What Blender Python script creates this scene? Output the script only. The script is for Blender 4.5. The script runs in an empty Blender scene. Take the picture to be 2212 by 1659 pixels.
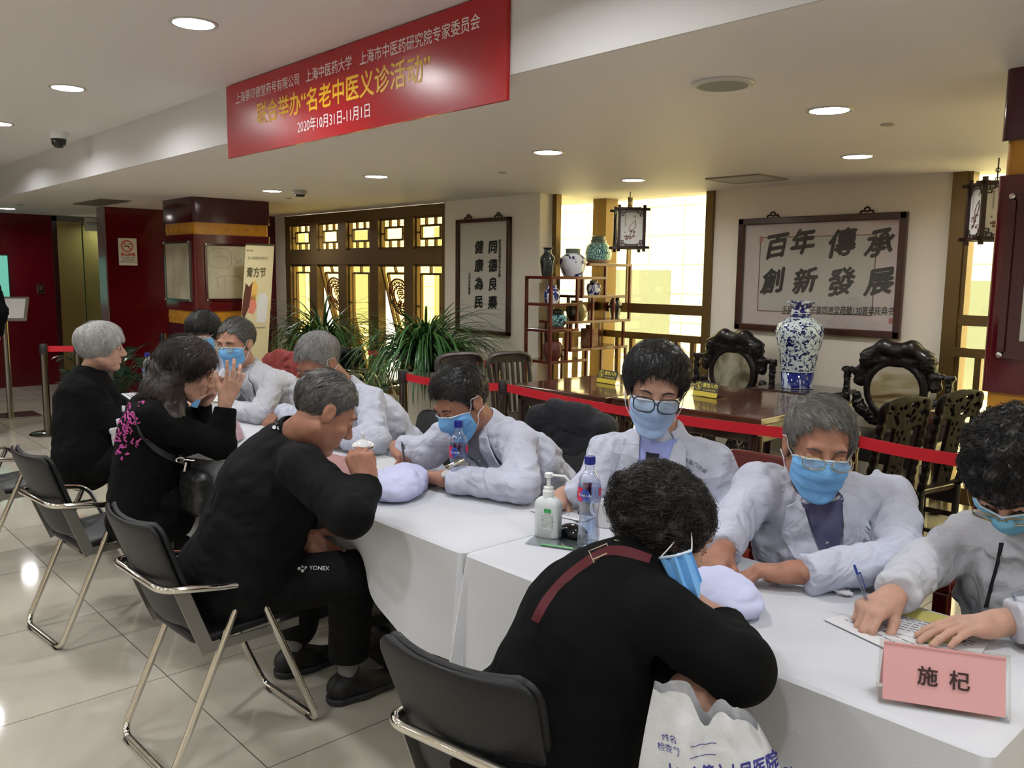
import bpy, bmesh, math, random
import numpy as np
import openvdb
from mathutils import Vector, Matrix
from mathutils.bvhtree import BVHTree

SC = bpy.context.scene
COL = SC.collection
rnd = random.Random(7)
R = math.radians

# ------------------------------------------------------------------ camera
cam = bpy.data.cameras.new('camera')
camo = bpy.data.objects.new('camera', cam)
COL.objects.link(camo)
cam.sensor_width = 36.0
cam.lens = 36.0 * 1840.0 / 2212.0
cam.clip_start = 0.05
camo.matrix_world = Matrix.LocRotScale(Vector((0, 0, 1.5)), Matrix(((0.677423, -0.100991, 0.728628), (0.735502, 0.077365, -0.673091), (0.011605, 0.991875, 0.126688))), None)
SC.camera = camo

# ------------------------------------------------------------------ view, world, sun
SC.view_settings.view_transform = 'Standard'
SC.view_settings.look = 'None'
SC.view_settings.gamma = 1.0
SC.view_settings.exposure = 0.12
SC.view_settings.use_curve_mapping = False
SC.cycles.use_denoising = True
SC.cycles.max_bounces = 7
SC.cycles.diffuse_bounces = 4
SC.cycles.glossy_bounces = 4
SC.cycles.transmission_bounces = 6
SC.cycles.transparent_max_bounces = 8
SC.cycles.caustics_reflective = False
SC.cycles.caustics_refractive = False
SC.cycles.sample_clamp_indirect = 4.0

world = bpy.data.worlds.new('world')
SC.world = world
world.use_nodes = True
wn = world.node_tree
bg = wn.nodes['Background']
bg.inputs[0].default_value = (0.95, 0.97, 1.0, 1)
bg.inputs[1].default_value = 3.6

sun = bpy.data.lights.new('sun', 'SUN')
sun.energy = 11.0
sun.color = (1.0, 0.93, 0.78)
sun.angle = 0.01
suno = bpy.data.objects.new('sun', sun)
suno.rotation_euler = (R(48), 0, R(18))
COL.objects.link(suno)


def lamp(loc, power, size=0.13, color=(0.955, 0.975, 1.0), spread=160, parent=None):
    l = bpy.data.lights.new('downlight_lamp', 'AREA')
    l.shape = 'DISK'
    l.size = size
    l.energy = power
    l.color = color
    l.spread = R(spread)
    o = bpy.data.objects.new('downlight_lamp', l)
    COL.objects.link(o)
    o.location = loc
    if parent:
        o.parent = parent
        o.location = Vector(loc) - parent.location
    return o


LAMP_HI, LAMP_LO = 9.4, 6.3
# fixtures of the same rows that hang outside the picture, behind and beside the camera
for lx in (-8.4, -1.87, -0.2, 1.45):
    lamp((lx, 1.48, 2.485), LAMP_HI)
for ly in (-0.2, -1.9, -3.4):
    for lx in (-8.4, -6.8, -5.2, -3.5, -1.87, -0.2, 1.45):
        lamp((lx, ly, 2.485), LAMP_HI)
for lx in (-0.1, 1.6):
    lamp((lx, 3.53, 2.19), LAMP_LO)
    lamp((lx, 4.9, 2.19), LAMP_LO)
lamp((-8.9, 4.7, 2.19), LAMP_LO)

# ------------------------------------------------------------------ materials
MATS = {}


def nodes_of(name):
    m = bpy.data.materials.new(name)
    m.use_nodes = True
    nt = m.node_tree
    return m, nt, nt.nodes['Principled BSDF']


def lin(c):
    return tuple(((v / 255.0) / 12.92 if v <= 10.3 else ((v / 255.0 + 0.055) / 1.055) ** 2.4) for v in c)


def mat(name, rgb, rough=0.5, metal=0.0, spec=0.5, noise=None, bump=None, emit=None, sheen=0.0, coat=0.0):
    """rgb in 0..255 sRGB. noise=(scale, amount) mottles the colour, bump=(scale, strength[, detail])."""
    if name in MATS:
        return MATS[name]
    m, nt, p = nodes_of(name)
    col = lin(rgb)
    p.inputs['Base Color'].default_value = (*col, 1)
    p.inputs['Roughness'].default_value = rough
    p.inputs['Metallic'].default_value = metal
    p.inputs['Specular IOR Level'].default_value = spec
    if sheen:
        p.inputs['Sheen Weight'].default_value = sheen
    if coat:
        p.inputs['Coat Weight'].default_value = coat
        p.inputs['Coat Roughness'].default_value = 0.08
    if noise or bump:
        tc = nt.nodes.new('ShaderNodeTexCoord')
    if noise:
        n = nt.nodes.new('ShaderNodeTexNoise')
        n.inputs['Scale'].default_value = noise[0]
        n.inputs['Detail'].default_value = 4
        nt.links.new(tc.outputs['Object'], n.inputs['Vector'])
        r = nt.nodes.new('ShaderNodeMapRange')
        r.inputs['From Min'].default_value = 0.3
        r.inputs['From Max'].default_value = 0.7
        r.inputs['To Min'].default_value = 1 - noise[1]
        r.inputs['To Max'].default_value = 1 + noise[1]
        nt.links.new(n.outputs['Fac'], r.inputs['Value'])
        mx = nt.nodes.new('ShaderNodeVectorMath')
        mx.operation = 'SCALE'
        mx.inputs[0].default_value = col
        nt.links.new(r.outputs[0], mx.inputs['Scale'])
        nt.links.new(mx.outputs[0], p.inputs['Base Color'])
    if bump:
        n = nt.nodes.new('ShaderNodeTexNoise')
        n.inputs['Scale'].default_value = bump[0]
        n.inputs['Detail'].default_value = bump[2] if len(bump) > 2 else 3
        nt.links.new(tc.outputs['Object'], n.inputs['Vector'])
        b = nt.nodes.new('ShaderNodeBump')
        b.inputs['Strength'].default_value = bump[1]
        b.inputs['Distance'].default_value = 0.01
        nt.links.new(n.outputs['Fac'], b.inputs['Height'])
        nt.links.new(b.outputs[0], p.inputs['Normal'])
    if emit:
        p.inputs['Emission Color'].default_value = (*lin(emit[0]), 1)
        p.inputs['Emission Strength'].default_value = emit[1]
    MATS[name] = m
    return m


def glass(name, tint, gloss=0.1, rough=0.02, absorb=1.0):
    """thin clear sheet: tinted transparency with a faint mirror."""
    if name in MATS:
        return MATS[name]
    m = bpy.data.materials.new(name)
    m.use_nodes = True
    nt = m.node_tree
    for n in list(nt.nodes):
        nt.nodes.remove(n)
    out = nt.nodes.new('ShaderNodeOutputMaterial')
    tr = nt.nodes.new('ShaderNodeBsdfTransparent')
    tr.inputs[0].default_value = (*lin(tint), 1)
    gl = nt.nodes.new('ShaderNodeBsdfGlossy')
    gl.inputs['Roughness'].default_value = rough
    gl.inputs[0].default_value = (1, 1, 1, 1)
    lw = nt.nodes.new('ShaderNodeLayerWeight')
    lw.inputs[0].default_value = 0.25
    mr = nt.nodes.new('ShaderNodeMapRange')
    mr.inputs['To Min'].default_value = gloss * 0.5
    mr.inputs['To Max'].default_value = min(1, gloss * 5)
    nt.links.new(lw.outputs['Facing'], mr.inputs['Value'])
    mx = nt.nodes.new('ShaderNodeMixShader')
    nt.links.new(mr.outputs[0], mx.inputs[0])
    nt.links.new(tr.outputs[0], mx.inputs[1])
    nt.links.new(gl.outputs[0], mx.inputs[2])
    nt.links.new(mx.outputs[0], out.inputs[0])
    MATS[name] = m
    return m


def ramp_mat(name, scale, stops, rough=0.4, kind='noise', stretch=(1, 1, 1), detail=5, spec=0.5, bump=0.0, coat=0.0, distort=0.0):
    """a procedural texture through a colour ramp; stops = [(pos, rgb), ...]."""
    if name in MATS:
        return MATS[name]
    m, nt, p = nodes_of(name)
    tc = nt.nodes.new('ShaderNodeTexCoord')
    mp = nt.nodes.new('ShaderNodeMapping')
    mp.inputs['Scale'].default_value = stretch
    nt.links.new(tc.outputs['Object'], mp.inputs[0])
    if kind == 'noise':
        t = nt.nodes.new('ShaderNodeTexNoise')
        t.inputs['Detail'].default_value = detail
        t.inputs['Distortion'].default_value = distort
        o = t.outputs['Fac']
    elif kind == 'voronoi':
        t = nt.nodes.new('ShaderNodeTexVoronoi')
        t.feature = 'DISTANCE_TO_EDGE'
        o = t.outputs['Distance']
    else:
        t = nt.nodes.new('ShaderNodeTexWave')
        t.inputs['Distortion'].default_value = 6
        t.inputs['Detail'].default_value = detail
        o = t.outputs['Fac']
    t.inputs['Scale'].default_value = scale
    nt.links.new(mp.outputs[0], t.inputs['Vector'])
    cr = nt.nodes.new('ShaderNodeValToRGB')
    el = cr.color_ramp.elements
    while len(el) < len(stops):
        el.new(0.5)
    for e, (pos, rgb) in zip(el, stops):
        e.position = pos
        e.color = (*lin(rgb), 1)
    nt.links.new(o, cr.inputs[0])
    nt.links.new(cr.outputs[0], p.inputs['Base Color'])
    p.inputs['Roughness'].default_value = rough
    p.inputs['Specular IOR Level'].default_value = spec
    if coat:
        p.inputs['Coat Weight'].default_value = coat
    if bump:
        b = nt.nodes.new('ShaderNodeBump')
        b.inputs['Strength'].default_value = bump
        b.inputs['Distance'].default_value = 0.01
        nt.links.new(o, b.inputs['Height'])
        nt.links.new(b.outputs[0], p.inputs['Normal'])
    MATS[name] = m
    return m


# ------------------------------------------------------------------ object helpers
def tag(o, label=None, cat=None, group=None, kind=None):
    if label:
        o['label'] = label
    if cat:
        o['category'] = cat
    if group:
        o['group'] = group
    if kind:
        o['kind'] = kind
    return o


def thing(name, label, cat, loc=(0, 0, 0), rz=0.0, group=None):
    o = bpy.data.objects.new(name, None)
    o.empty_display_size = 0.1
    COL.objects.link(o)
    o.location = loc
    o.rotation_euler = (0, 0, rz)
    return tag(o, label, cat, group)


def copy_tree(o, parent=None):
    c = o.copy()
    COL.objects.link(c)
    if parent:
        c.parent = parent
    for ch in list(o.children):
        copy_tree(ch, c)
    return c


class MB:
    """collects shapes and links them as ONE mesh object."""

    def __init__(s):
        s.v = []
        s.f = []

    def add(s, vs, fs):
        b = len(s.v)
        s.v += [tuple(map(float, p)) for p in vs]
        s.f += [tuple(int(i) + b for i in f) for f in fs]
        return s

    def box(s, c, d, rot=None):
        c = Vector(c)
        vs = []
        for sx in (-.5, .5):
            for sy in (-.5, .5):
                for sz in (-.5, .5):
                    p = Vector((sx * d[0], sy * d[1], sz * d[2]))
                    if rot is not None:
                        p = rot @ p
                    vs.append(c + p)
        return s.add(vs, [(0, 1, 3, 2), (4, 6, 7, 5), (0, 4, 5, 1), (2, 3, 7, 6), (0, 2, 6, 4), (1, 5, 7, 3)])

    def bb(s, a, b):
        """box between two corners."""
        return s.box([(a[i] + b[i]) / 2 for i in range(3)], [abs(b[i] - a[i]) for i in range(3)])

    def bar(s, a, b, w, h=None, up=(0, 0, 1)):
        a, b = Vector(a), Vector(b)
        d = b - a
        z = d.normalized()
        x = Vector(up).cross(z)
        if x.length < 1e-4:
            x = Vector((1, 0, 0)).cross(z)
        x.normalize()
        y = z.cross(x)
        return s.box((a + b) / 2, (w, h or w, d.length), Matrix((x, y, z)).transposed())

    def tube(s, pts, r, n=10, caps=True, closed=False):
        pts = [Vector(p) for p in pts]
        N = len(pts)
        rs = r if isinstance(r, (list, tuple)) else [r] * N
        tg = []
        for i in range(N):
            a = pts[i - 1] if (i > 0 or closed) else pts[i]
            b = pts[(i + 1) % N] if (i < N - 1 or closed) else pts[i]
            tg.append((b - a).normalized())
        u = tg[0].orthogonal().normalized()
        vs = []
        for i in range(N):
            t = tg[i]
            u = (u - t * u.dot(t))
            if u.length < 1e-6:
                u = t.orthogonal()
            u.normalize()
            w = t.cross(u)
            for k in range(n):
                a = 2 * math.pi * k / n
                vs.append(pts[i] + (u * math.cos(a) + w * math.sin(a)) * rs[i])
        fs = []
        for i in range(N if closed else N - 1):
            j = (i + 1) % N
            for k in range(n):
                k2 = (k + 1) % n
                fs.append((i * n + k, i * n + k2, j * n + k2, j * n + k))
        if caps and not closed:
            fs.append(tuple(range(n))[::-1])
            fs.append(tuple(range((N - 1) * n, N * n)))
        return s.add(vs, fs)

    def lathe(s, prof, c=(0, 0, 0), n=32, axis=None):
        """prof = [(r, z), ...] spun round z (or round `axis`)."""
        c = Vector(c)
        q = Vector((0, 0, 1)).rotation_difference(Vector(axis)) if axis is not None else None
        vs = []
        for r, z in prof:
            for k in range(n):
                a = 2 * math.pi * k / n
                p = Vector((r * math.cos(a), r * math.sin(a), z))
                if q:
                    p = q @ p
                vs.append(c + p)
        fs = []
        for i in range(len(prof) - 1):
            for k in range(n):
                k2 = (k + 1) % n
                fs.append((i * n + k, i * n + k2, (i + 1) * n + k2, (i + 1) * n + k))
        if prof[0][0] > 1e-6:
            fs.append(tuple(range(n))[::-1])
        if prof[-1][0] > 1e-6:
            fs.append(tuple(range((len(prof) - 1) * n, len(prof) * n)))
        return s.add(vs, fs)

    def prism(s, poly, frame, depth):
        """2-D polygon in frame (origin, ux, uy), pushed along ux x uy by depth."""
        o, ux, uy = [Vector(v) for v in frame]
        n = ux.cross(uy).normalized()
        a = [o + ux * p[0] + uy * p[1] for p in poly]
        b = [p + n * depth for p in a]
        N = len(poly)
        fs = [tuple(range(N))[::-1], tuple(range(N, 2 * N))]
        for i in range(N):
            j = (i + 1) % N
            fs.append((i, j, N + j, N + i))
        return s.add(a + b, fs)

    def grid(s, P, closed_u=False):
        """P[i][j] -> quads."""
        n, m = len(P), len(P[0])
        vs = [p for row in P for p in row]
        fs = []
        for i in range(n if closed_u else n - 1):
            i2 = (i + 1) % n
            for j in range(m - 1):
                fs.append((i * m + j, i2 * m + j, i2 * m + j + 1, i * m + j + 1))
        return s.add(vs, fs)

    def mesh(s, name):
        me = bpy.data.meshes.new(name)
        me.from_pydata(s.v, [], s.f)
        me.validate(verbose=False)
        return me

    def obj(s, name, m, parent=None, smooth=False, bevel=0.0, world=True, fix=True):
        me = s.mesh(name)
        if fix:
            bm = bmesh.new()
            bm.from_mesh(me)
            bmesh.ops.recalc_face_normals(bm, faces=bm.faces)
            bm.to_mesh(me)
            bm.free()
        return link(me, name, m, parent, smooth, bevel, world)


def link(me, name, m, parent=None, smooth=False, bevel=0.0, world=True):
    if m is not None and not me.materials:
        me.materials.append(m)
    if smooth:
        me.polygons.foreach_set('use_smooth', [True] * len(me.polygons))
        if smooth == 'auto':
            me.set_sharp_from_angle(angle=R(38))
    o = bpy.data.objects.new(name, me)
    COL.objects.link(o)
    if parent is not None:
        o.parent = parent
        if world and parent.parent is None:
            o.location = -Vector(parent.location)
    if bevel:
        b = o.modifiers.new('bevel', 'BEVEL')
        b.width = bevel
        b.segments = 2
        b.limit_method = 'ANGLE'
        b.angle_limit = R(40)
    return o


def bez(pts, n=12):
    """smooth polyline through points (Catmull-Rom)."""
    P = [Vector(p) for p in pts]
    P = [P[0] * 2 - P[1]] + P + [P[-1] * 2 - P[-2]]
    out = []
    for i in range(1, len(P) - 2):
        a, b, c, d = P[i - 1:i + 3]
        for k in range(n):
            t = k / n
            out.append(0.5 * ((2 * b) + (c - a) * t + (2 * a - 5 * b + 4 * c - d) * t * t + (-a + 3 * b - 3 * c + d) * t ** 3))
    out.append(P[-2])
    return out


def round_pts(pts, rad, n=6):
    """polyline with rounded corners."""
    P = [Vector(p) for p in pts]
    out = [P[0]]
    for i in range(1, len(P) - 1):
        a, b, c = P[i - 1], P[i], P[i + 1]
        r = min(rad, (a - b).length * .45, (c - b).length * .45)
        s, e = b + (a - b).normalized() * r, b + (c - b).normalized() * r
        for k in range(n + 1):
            t = k / n
            out.append(s * (1 - t) ** 2 + b * 2 * t * (1 - t) + e * t * t)
    out.append(P[-1])
    return out


def text_mesh(body, size=1.0, sx=1.0, spacing=1.0, align='CENTER', shear=0.0):
    cu = bpy.data.curves.new('lettering', 'FONT')
    cu.body = body
    cu.size = size
    cu.align_x = align
    cu.align_y = 'CENTER'
    cu.space_character = spacing
    cu.shear = shear
    cu.resolution_u = 3
    o = bpy.data.objects.new('lettering', cu)
    COL.objects.link(o)
    dg = bpy.context.evaluated_depsgraph_get()
    me = bpy.data.meshes.new_from_object(o.evaluated_get(dg))
    n = len(me.vertices)
    co = np.empty(n * 3)
    me.vertices.foreach_get('co', co)
    co = co.reshape(-1, 3)
    fs = [tuple(p.vertices) for p in me.polygons]
    bpy.data.objects.remove(o)
    bpy.data.curves.remove(cu)
    bpy.data.meshes.remove(me)
    co[:, 0] *= sx
    return co[:, :2], fs


def put_text(mb, body, size, o, ux, uy, lift=0.001, fit=None, wob=0.0, bvh=None, bold=0.0, **kw):
    """lettering laid on the plane (o, ux, uy); fit = total width; bvh drapes it on a surface; bold thickens strokes."""
    co, fs = text_mesh(body, size, **kw)
    if not len(co):
        return
    if fit:
        w = co[:, 0].max() - co[:, 0].min()
        co[:, 0] *= fit / w
    if wob:
        x, y = co[:, 0] / size, co[:, 1] / size
        co[:, 0] += wob * size * (np.sin(y * 6 + 1.3) + .5 * np.sin(x * 5 + y * 3))
        co[:, 1] += wob * size * (np.sin(x * 5 + .4) + .5 * np.sin(y * 7 - x * 2))
    o, ux, uy = Vector(o), Vector(ux), Vector(uy)
    n = ux.cross(uy).normalized()
    shifts = [(0, 0)] + ([(bold, 0), (-bold, 0), (0, bold), (0, -bold)] if bold else [])
    for i, (dx, dy) in enumerate(shifts):
        vs = []
        for x, y in co:
            p = o + ux * (x + dx) + uy * (y + dy)
            if bvh:
                h, nn, _, _ = bvh.ray_cast(p + n * 0.25, -n, 0.6)
                if h:
                    p = h
            vs.append(p + n * (lift + .00008 * i))
        mb.add(vs, fs)


# ------------------------------------------------------------------ signed-distance modelling
_NZ = np.random.RandomState(5).rand(32, 32, 32).astype(np.float32)


def vnoise(p):
    """value noise in -1..1 for an (n, 3) array."""
    i = np.floor(p).astype(np.int32)
    f = (p - i).astype(np.float32)
    f = f * f * (3 - 2 * f)
    i &= 31
    j = (i + 1) & 31
    x0, y0, z0 = i.T
    x1, y1, z1 = j.T
    fx, fy, fz = f.T
    a = _NZ[x0, y0, z0] * (1 - fx) + _NZ[x1, y0, z0] * fx
    b = _NZ[x0, y1, z0] * (1 - fx) + _NZ[x1, y1, z0] * fx
    c = _NZ[x0, y0, z1] * (1 - fx) + _NZ[x1, y0, z1] * fx
    d = _NZ[x0, y1, z1] * (1 - fx) + _NZ[x1, y1, z1] * fx
    return ((a * (1 - fy) + b * fy) * (1 - fz) + (c * (1 - fy) + d * fy) * fz) * 2 - 1


def npv(p):
    return np.array(p, dtype=np.float64)


def cap(a, b, r1, r2=None):
    a, b = npv(a), npv(b)
    r2 = r1 if r2 is None else r2
    ba = b - a
    L = float(ba @ ba) + 1e-12
    m = max(r1, r2)

    def f(x, y, z):
        px, py, pz = x - a[0], y - a[1], z - a[2]
        t = np.clip((px * ba[0] + py * ba[1] + pz * ba[2]) / L, 0, 1)
        return np.sqrt((px - t * ba[0]) ** 2 + (py - t * ba[1]) ** 2 + (pz - t * ba[2]) ** 2) - (r1 + (r2 - r1) * t)
    return np.minimum(a, b) - m, np.maximum(a, b) + m, f


def ell(c, r, M=None):
    """ellipsoid; M columns are its axes."""
    c, r = npv(c), npv(r)
    M = np.eye(3) if M is None else np.array(M)
    e = np.sqrt((M ** 2) @ (r ** 2))

    def f(x, y, z):
        px, py, pz = x - c[0], y - c[1], z - c[2]
        q = [(px * M[0, i] + py * M[1, i] + pz * M[2, i]) for i in range(3)]
        k0 = np.sqrt(sum((q[i] / r[i]) ** 2 for i in range(3)))
        k1 = np.sqrt(sum((q[i] / r[i] ** 2) ** 2 for i in range(3))) + 1e-9
        return k0 * (k0 - 1) / k1
    return c - e, c + e, f


def ecap(a, b, s1, s2, side):
    """capsule of elliptic section: s = (half width along side, half depth)."""
    a, b = npv(a), npv(b)
    w = b - a
    L = np.linalg.norm(w)
    w = w / L
    side = npv(side)
    side = side - w * (side @ w)
    side /= np.linalg.norm(side)
    fr = np.cross(w, side)
    m = max(max(s1), max(s2))

    def f(x, y, z):
        px, py, pz = x - a[0], y - a[1], z - a[2]
        t = px * w[0] + py * w[1] + pz * w[2]
        u = px * side[0] + py * side[1] + pz * side[2]
        v = px * fr[0] + py * fr[1] + pz * fr[2]
        k = np.clip(t / L, 0, 1)
        A = s1[0] + (s2[0] - s1[0]) * k
        B = s1[1] + (s2[1] - s1[1]) * k
        over = t - k * L
        mn = np.minimum(A, B)
        return (np.sqrt((u / A) ** 2 + (v / B) ** 2 + (over / mn) ** 2) - 1) * mn
    return np.minimum(a, b) - m, np.maximum(a, b) + m, f


def rbox(c, h, rad, M=None):
    c, h = npv(c), npv(h)
    M = np.eye(3) if M is None else np.array(M)
    e = np.abs(M) @ h + rad

    def f(x, y, z):
        px, py, pz = x - c[0], y - c[1], z - c[2]
        q = [np.abs(px * M[0, i] + py * M[1, i] + pz * M[2, i]) - h[i] + rad for i in range(3)]
        o = np.sqrt(sum(np.maximum(v, 0) ** 2 for v in q))
        return o + np.minimum(np.maximum(np.maximum(q[0], q[1]), q[2]), 0) - rad
    return c - e, c + e, f


def half(p, n):
    """half space on the side n points to."""
    p, n = npv(p), npv(n)
    n = n / np.linalg.norm(n)

    def f(x, y, z):
        return -((x - p[0]) * n[0] + (y - p[1]) * n[1] + (z - p[2]) * n[2])
    return None, None, f


class SDF:
    def __init__(s, lo, hi, vox):
        s.vox = vox
        s.lo = npv(lo)
        n = np.ceil((npv(hi) - s.lo) / vox).astype(int) + 1
        s.ax = [(s.lo[i] + vox * np.arange(n[i])).astype(np.float32) for i in range(3)]
        s.D = np.full(n, 0.5, np.float32)

    def _blk(s, pr, mg):
        lo, hi, f = pr
        if lo is None:
            sl = (slice(None),) * 3
        else:
            i0 = np.maximum(np.floor((lo - mg - s.lo) / s.vox).astype(int), 0)
            i1 = np.minimum(np.ceil((hi + mg - s.lo) / s.vox).astype(int) + 1, s.D.shape)
            if (i1 <= i0).any():
                return None, None
            sl = tuple(slice(a, b) for a, b in zip(i0, i1))
        x, y, z = (s.ax[i][sl[i]] for i in range(3))
        return sl, f(x[:, None, None], y[None, :, None], z[None, None, :]).astype(np.float32)

    def add(s, pr, k=0.0):
        sl, d = s._blk(pr, k + 4 * s.vox)
        if sl is None:
            return s
        o = s.D[sl]
        if k > 0:
            h = np.maximum(k - np.abs(o - d), 0) / k
            s.D[sl] = np.minimum(o, d) - h * h * k * .25
        else:
            s.D[sl] = np.minimum(o, d)
        return s

    def sub(s, pr, k=0.0):
        sl, d = s._blk(pr, k + 2 * s.vox)
        if sl is None:
            return s
        o = s.D[sl]
        d = -d
        if k > 0:
            h = np.maximum(k - np.abs(o - d), 0) / k
            s.D[sl] = np.maximum(o, d) + h * h * k * .25
        else:
            s.D[sl] = np.maximum(o, d)
        return s

    def isect(s, pr, k=0.0):
        lo, hi, f = pr
        return s.sub((None, None, lambda x, y, z: -f(x, y, z)), k)

    def disp(s, fn, band=0.03):
        idx = np.nonzero(np.abs(s.D) < band)
        P = np.stack([s.ax[i][idx[i]] for i in range(3)], 1)
        s.D[idx] += fn(P).astype(np.float32)
        return s

    def arrays(s):
        g = openvdb.FloatGrid(3.0)
        g.copyFromArray(np.clip(s.D / s.vox, -3, 3).astype(np.float32))
        pts, quads = g.convertToQuads(0.0)
        return (pts * s.vox + s.lo), quads[:, ::-1]

    def mesh(s, name, extra=()):
        return arr_mesh(name, [s.arrays()] + list(extra))


def arr_mesh(name, parts):
    V, Q, b = [], [], 0
    for v, q in parts:
        V.append(v)
        Q.append(np.asarray(q) + b)
        b += len(v)
    V = np.concatenate(V).astype(np.float32)
    me = bpy.data.meshes.new(name)
    me.vertices.add(len(V))
    me.vertices.foreach_set('co', V.ravel())
    nq = sum(len(q) for q in Q)
    k = 4
    F = np.concatenate([q.reshape(-1, 4) for q in Q]).astype(np.int32)
    me.loops.add(nq * k)
    me.loops.foreach_set('vertex_index', F.ravel())
    me.polygons.add(nq)
    me.polygons.foreach_set('loop_start', np.arange(0, nq * k, k, dtype=np.int32))
    me.update(calc_edges=True)
    me.polygons.foreach_set('use_smooth', np.ones(nq, dtype=bool))
    return me


def bvh_of(me):
    n = len(me.vertices)
    co = np.empty(n * 3, np.float32)
    me.vertices.foreach_get('co', co)
    fs = np.empty(len(me.loops), np.int32)
    me.loops.foreach_get('vertex_index', fs)
    return BVHTree.FromPolygons(co.reshape(-1, 3).tolist(), fs.reshape(-1, 4).tolist())


def drape(bvh, A, B, n, m, nrm, off=0.004, th=0.003):
    """a strip of cloth between two guide lines, laid on a surface along -nrm; returns a closed shell in an MB."""
    A, B = [Vector(p) for p in A], [Vector(p) for p in B]
    nrm = Vector(nrm).normalized()

    def at(P, t):
        x = t * (len(P) - 1)
        i = min(int(x), len(P) - 2)
        return P[i].lerp(P[i + 1], x - i)
    G = []
    for i in range(n + 1):
        a, b = at(A, i / n), at(B, i / n)
        row = []
        for j in range(m + 1):
            p = a.lerp(b, j / m)
            h, nn, _, _ = bvh.ray_cast(p + nrm * 0.3, -nrm, 0.8)
            row.append(Vector(h) if h else None)
        G.append(row)
    for i in range(n + 1):
        for j in range(m + 1):
            if G[i][j] is None:
                near = [G[a][b] for a in range(n + 1) for b in range(m + 1) if G[a][b] is not None]
                p = at(A, i / n).lerp(at(B, i / n), j / m)
                if near:
                    q = min(near, key=lambda v: (v - p).length)
                    p = p - nrm * (p - q).dot(nrm)
                G[i][j] = p
    mb = MB()
    mb.grid([[p + nrm * (off + th) for p in r] for r in G])
    k = len(mb.v)
    W = m + 1
    mb.v += [tuple(p + nrm * off) for r in G for p in r]
    mb.f += [tuple(x + k for x in f)[::-1] for f in list(mb.f)]
    for i in range(n):
        for j in (0, m):
            mb.f.append((i * W + j, (i + 1) * W + j, k + (i + 1) * W + j, k + i * W + j))
    for j in range(m):
        for i in (0, n):
            mb.f.append((i * W + j, i * W + j + 1, k + i * W + j + 1, k + i * W + j))
    return mb

# ------------------------------------------------------------------ the setting
M_WALL = mat('wall_paint', (238, 230, 214), 0.75, bump=(180, 0.04))
M_WALLB = mat('wall_paint_bay', (232, 226, 208), 0.7)
M_CEIL = mat('ceiling_paint', (236, 231, 229), 0.6, bump=(3, 0.03))
M_FASCIA = mat('fascia_paint', (214, 212, 212), 0.55)
M_BRONZE = mat('bronze_frame', (112, 90, 52), 0.38, 0.55)
M_BRONZE_D = mat('dark_bronze_frame', (116, 96, 64), 0.42, 0.25)
M_MAROON = mat('maroon_lacquer', (88, 12, 22), 0.12, spec=0.6, noise=(2, .08))
M_MAROON_D = mat('maroon_lacquer_dark', (66, 12, 24), 0.12, spec=0.6)
M_GOLD = mat('ochre_stone', (196, 138, 40), 0.3, noise=(14, .1))
M_DARKWOOD = mat('dark_wood', (48, 26, 20), 0.25, noise=(20, .2), coat=0.3)
M_BLACK = mat('black_plastic', (18, 18, 20), 0.4)
M_WHITEPL = mat('white_plastic', (228, 230, 230), 0.3)
M_CHROME = mat('chrome', (225, 222, 215), 0.09, 1.0)
M_STEEL = mat('brushed_steel', (150, 146, 140), 0.22, 1.0)


def floor_mat():
    m, nt, p = nodes_of('polished_tiles')
    g = nt.nodes.new('ShaderNodeNewGeometry')
    sx = nt.nodes.new('ShaderNodeSeparateXYZ')
    nt.links.new(g.outputs['Position'], sx.inputs[0])
    N = lambda op, a, b=None: _math(nt, op, a, b)
    masks = []
    for ax, off in (('X', 2.28), ('Y', -1.11)):
        v = N('ADD', sx.outputs[ax], off + 40)
        v = N('DIVIDE', v, 0.8)
        v = N('FRACT', v)
        v = N('SUBTRACT', v, 0.5)
        v = N('ABSOLUTE', v)
        masks.append(N('GREATER_THAN', v, 0.4975))
    line = N('MAXIMUM', masks[0], masks[1])
    n = nt.nodes.new('ShaderNodeTexNoise')
    n.inputs['Scale'].default_value = 1.6
    n.inputs['Detail'].default_value = 7
    n.inputs['Distortion'].default_value = 1.2
    nt.links.new(g.outputs['Position'], n.inputs['Vector'])
    cr = nt.nodes.new('ShaderNodeValToRGB')
    e = cr.color_ramp.elements
    e[0].position, e[0].color = .35, (*lin((172, 166, 152)), 1)
    e[1].position, e[1].color = .65, (*lin((188, 182, 167)), 1)
    nt.links.new(n.outputs['Fac'], cr.inputs[0])
    mx = nt.nodes.new('ShaderNodeMix')
    mx.data_type = 'RGBA'
    nt.links.new(line, mx.inputs['Factor'])
    nt.links.new(cr.outputs[0], mx.inputs['A'])
    mx.inputs['B'].default_value = (*lin((96, 86, 72)), 1)
    nt.links.new(mx.outputs['Result'], p.inputs['Base Color'])
    p.inputs['Roughness'].default_value = 0.07
    p.inputs['Specular IOR Level'].default_value = 0.45
    return m


def _math(nt, op, a, b=None):
    n = nt.nodes.new('ShaderNodeMath')
    n.operation = op
    for i, v in enumerate((a, b)):
        if v is None:
            continue
        if isinstance(v, (int, float)):
            n.inputs[i].default_value = v
        else:
            nt.links.new(v, n.inputs[i])
    return n.outputs[0]


def struct(name, mb, m, parent=None, **k):
    o = mb.obj(name, m, parent, **k)
    if parent is None:
        o['kind'] = 'structure'
    return o


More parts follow.
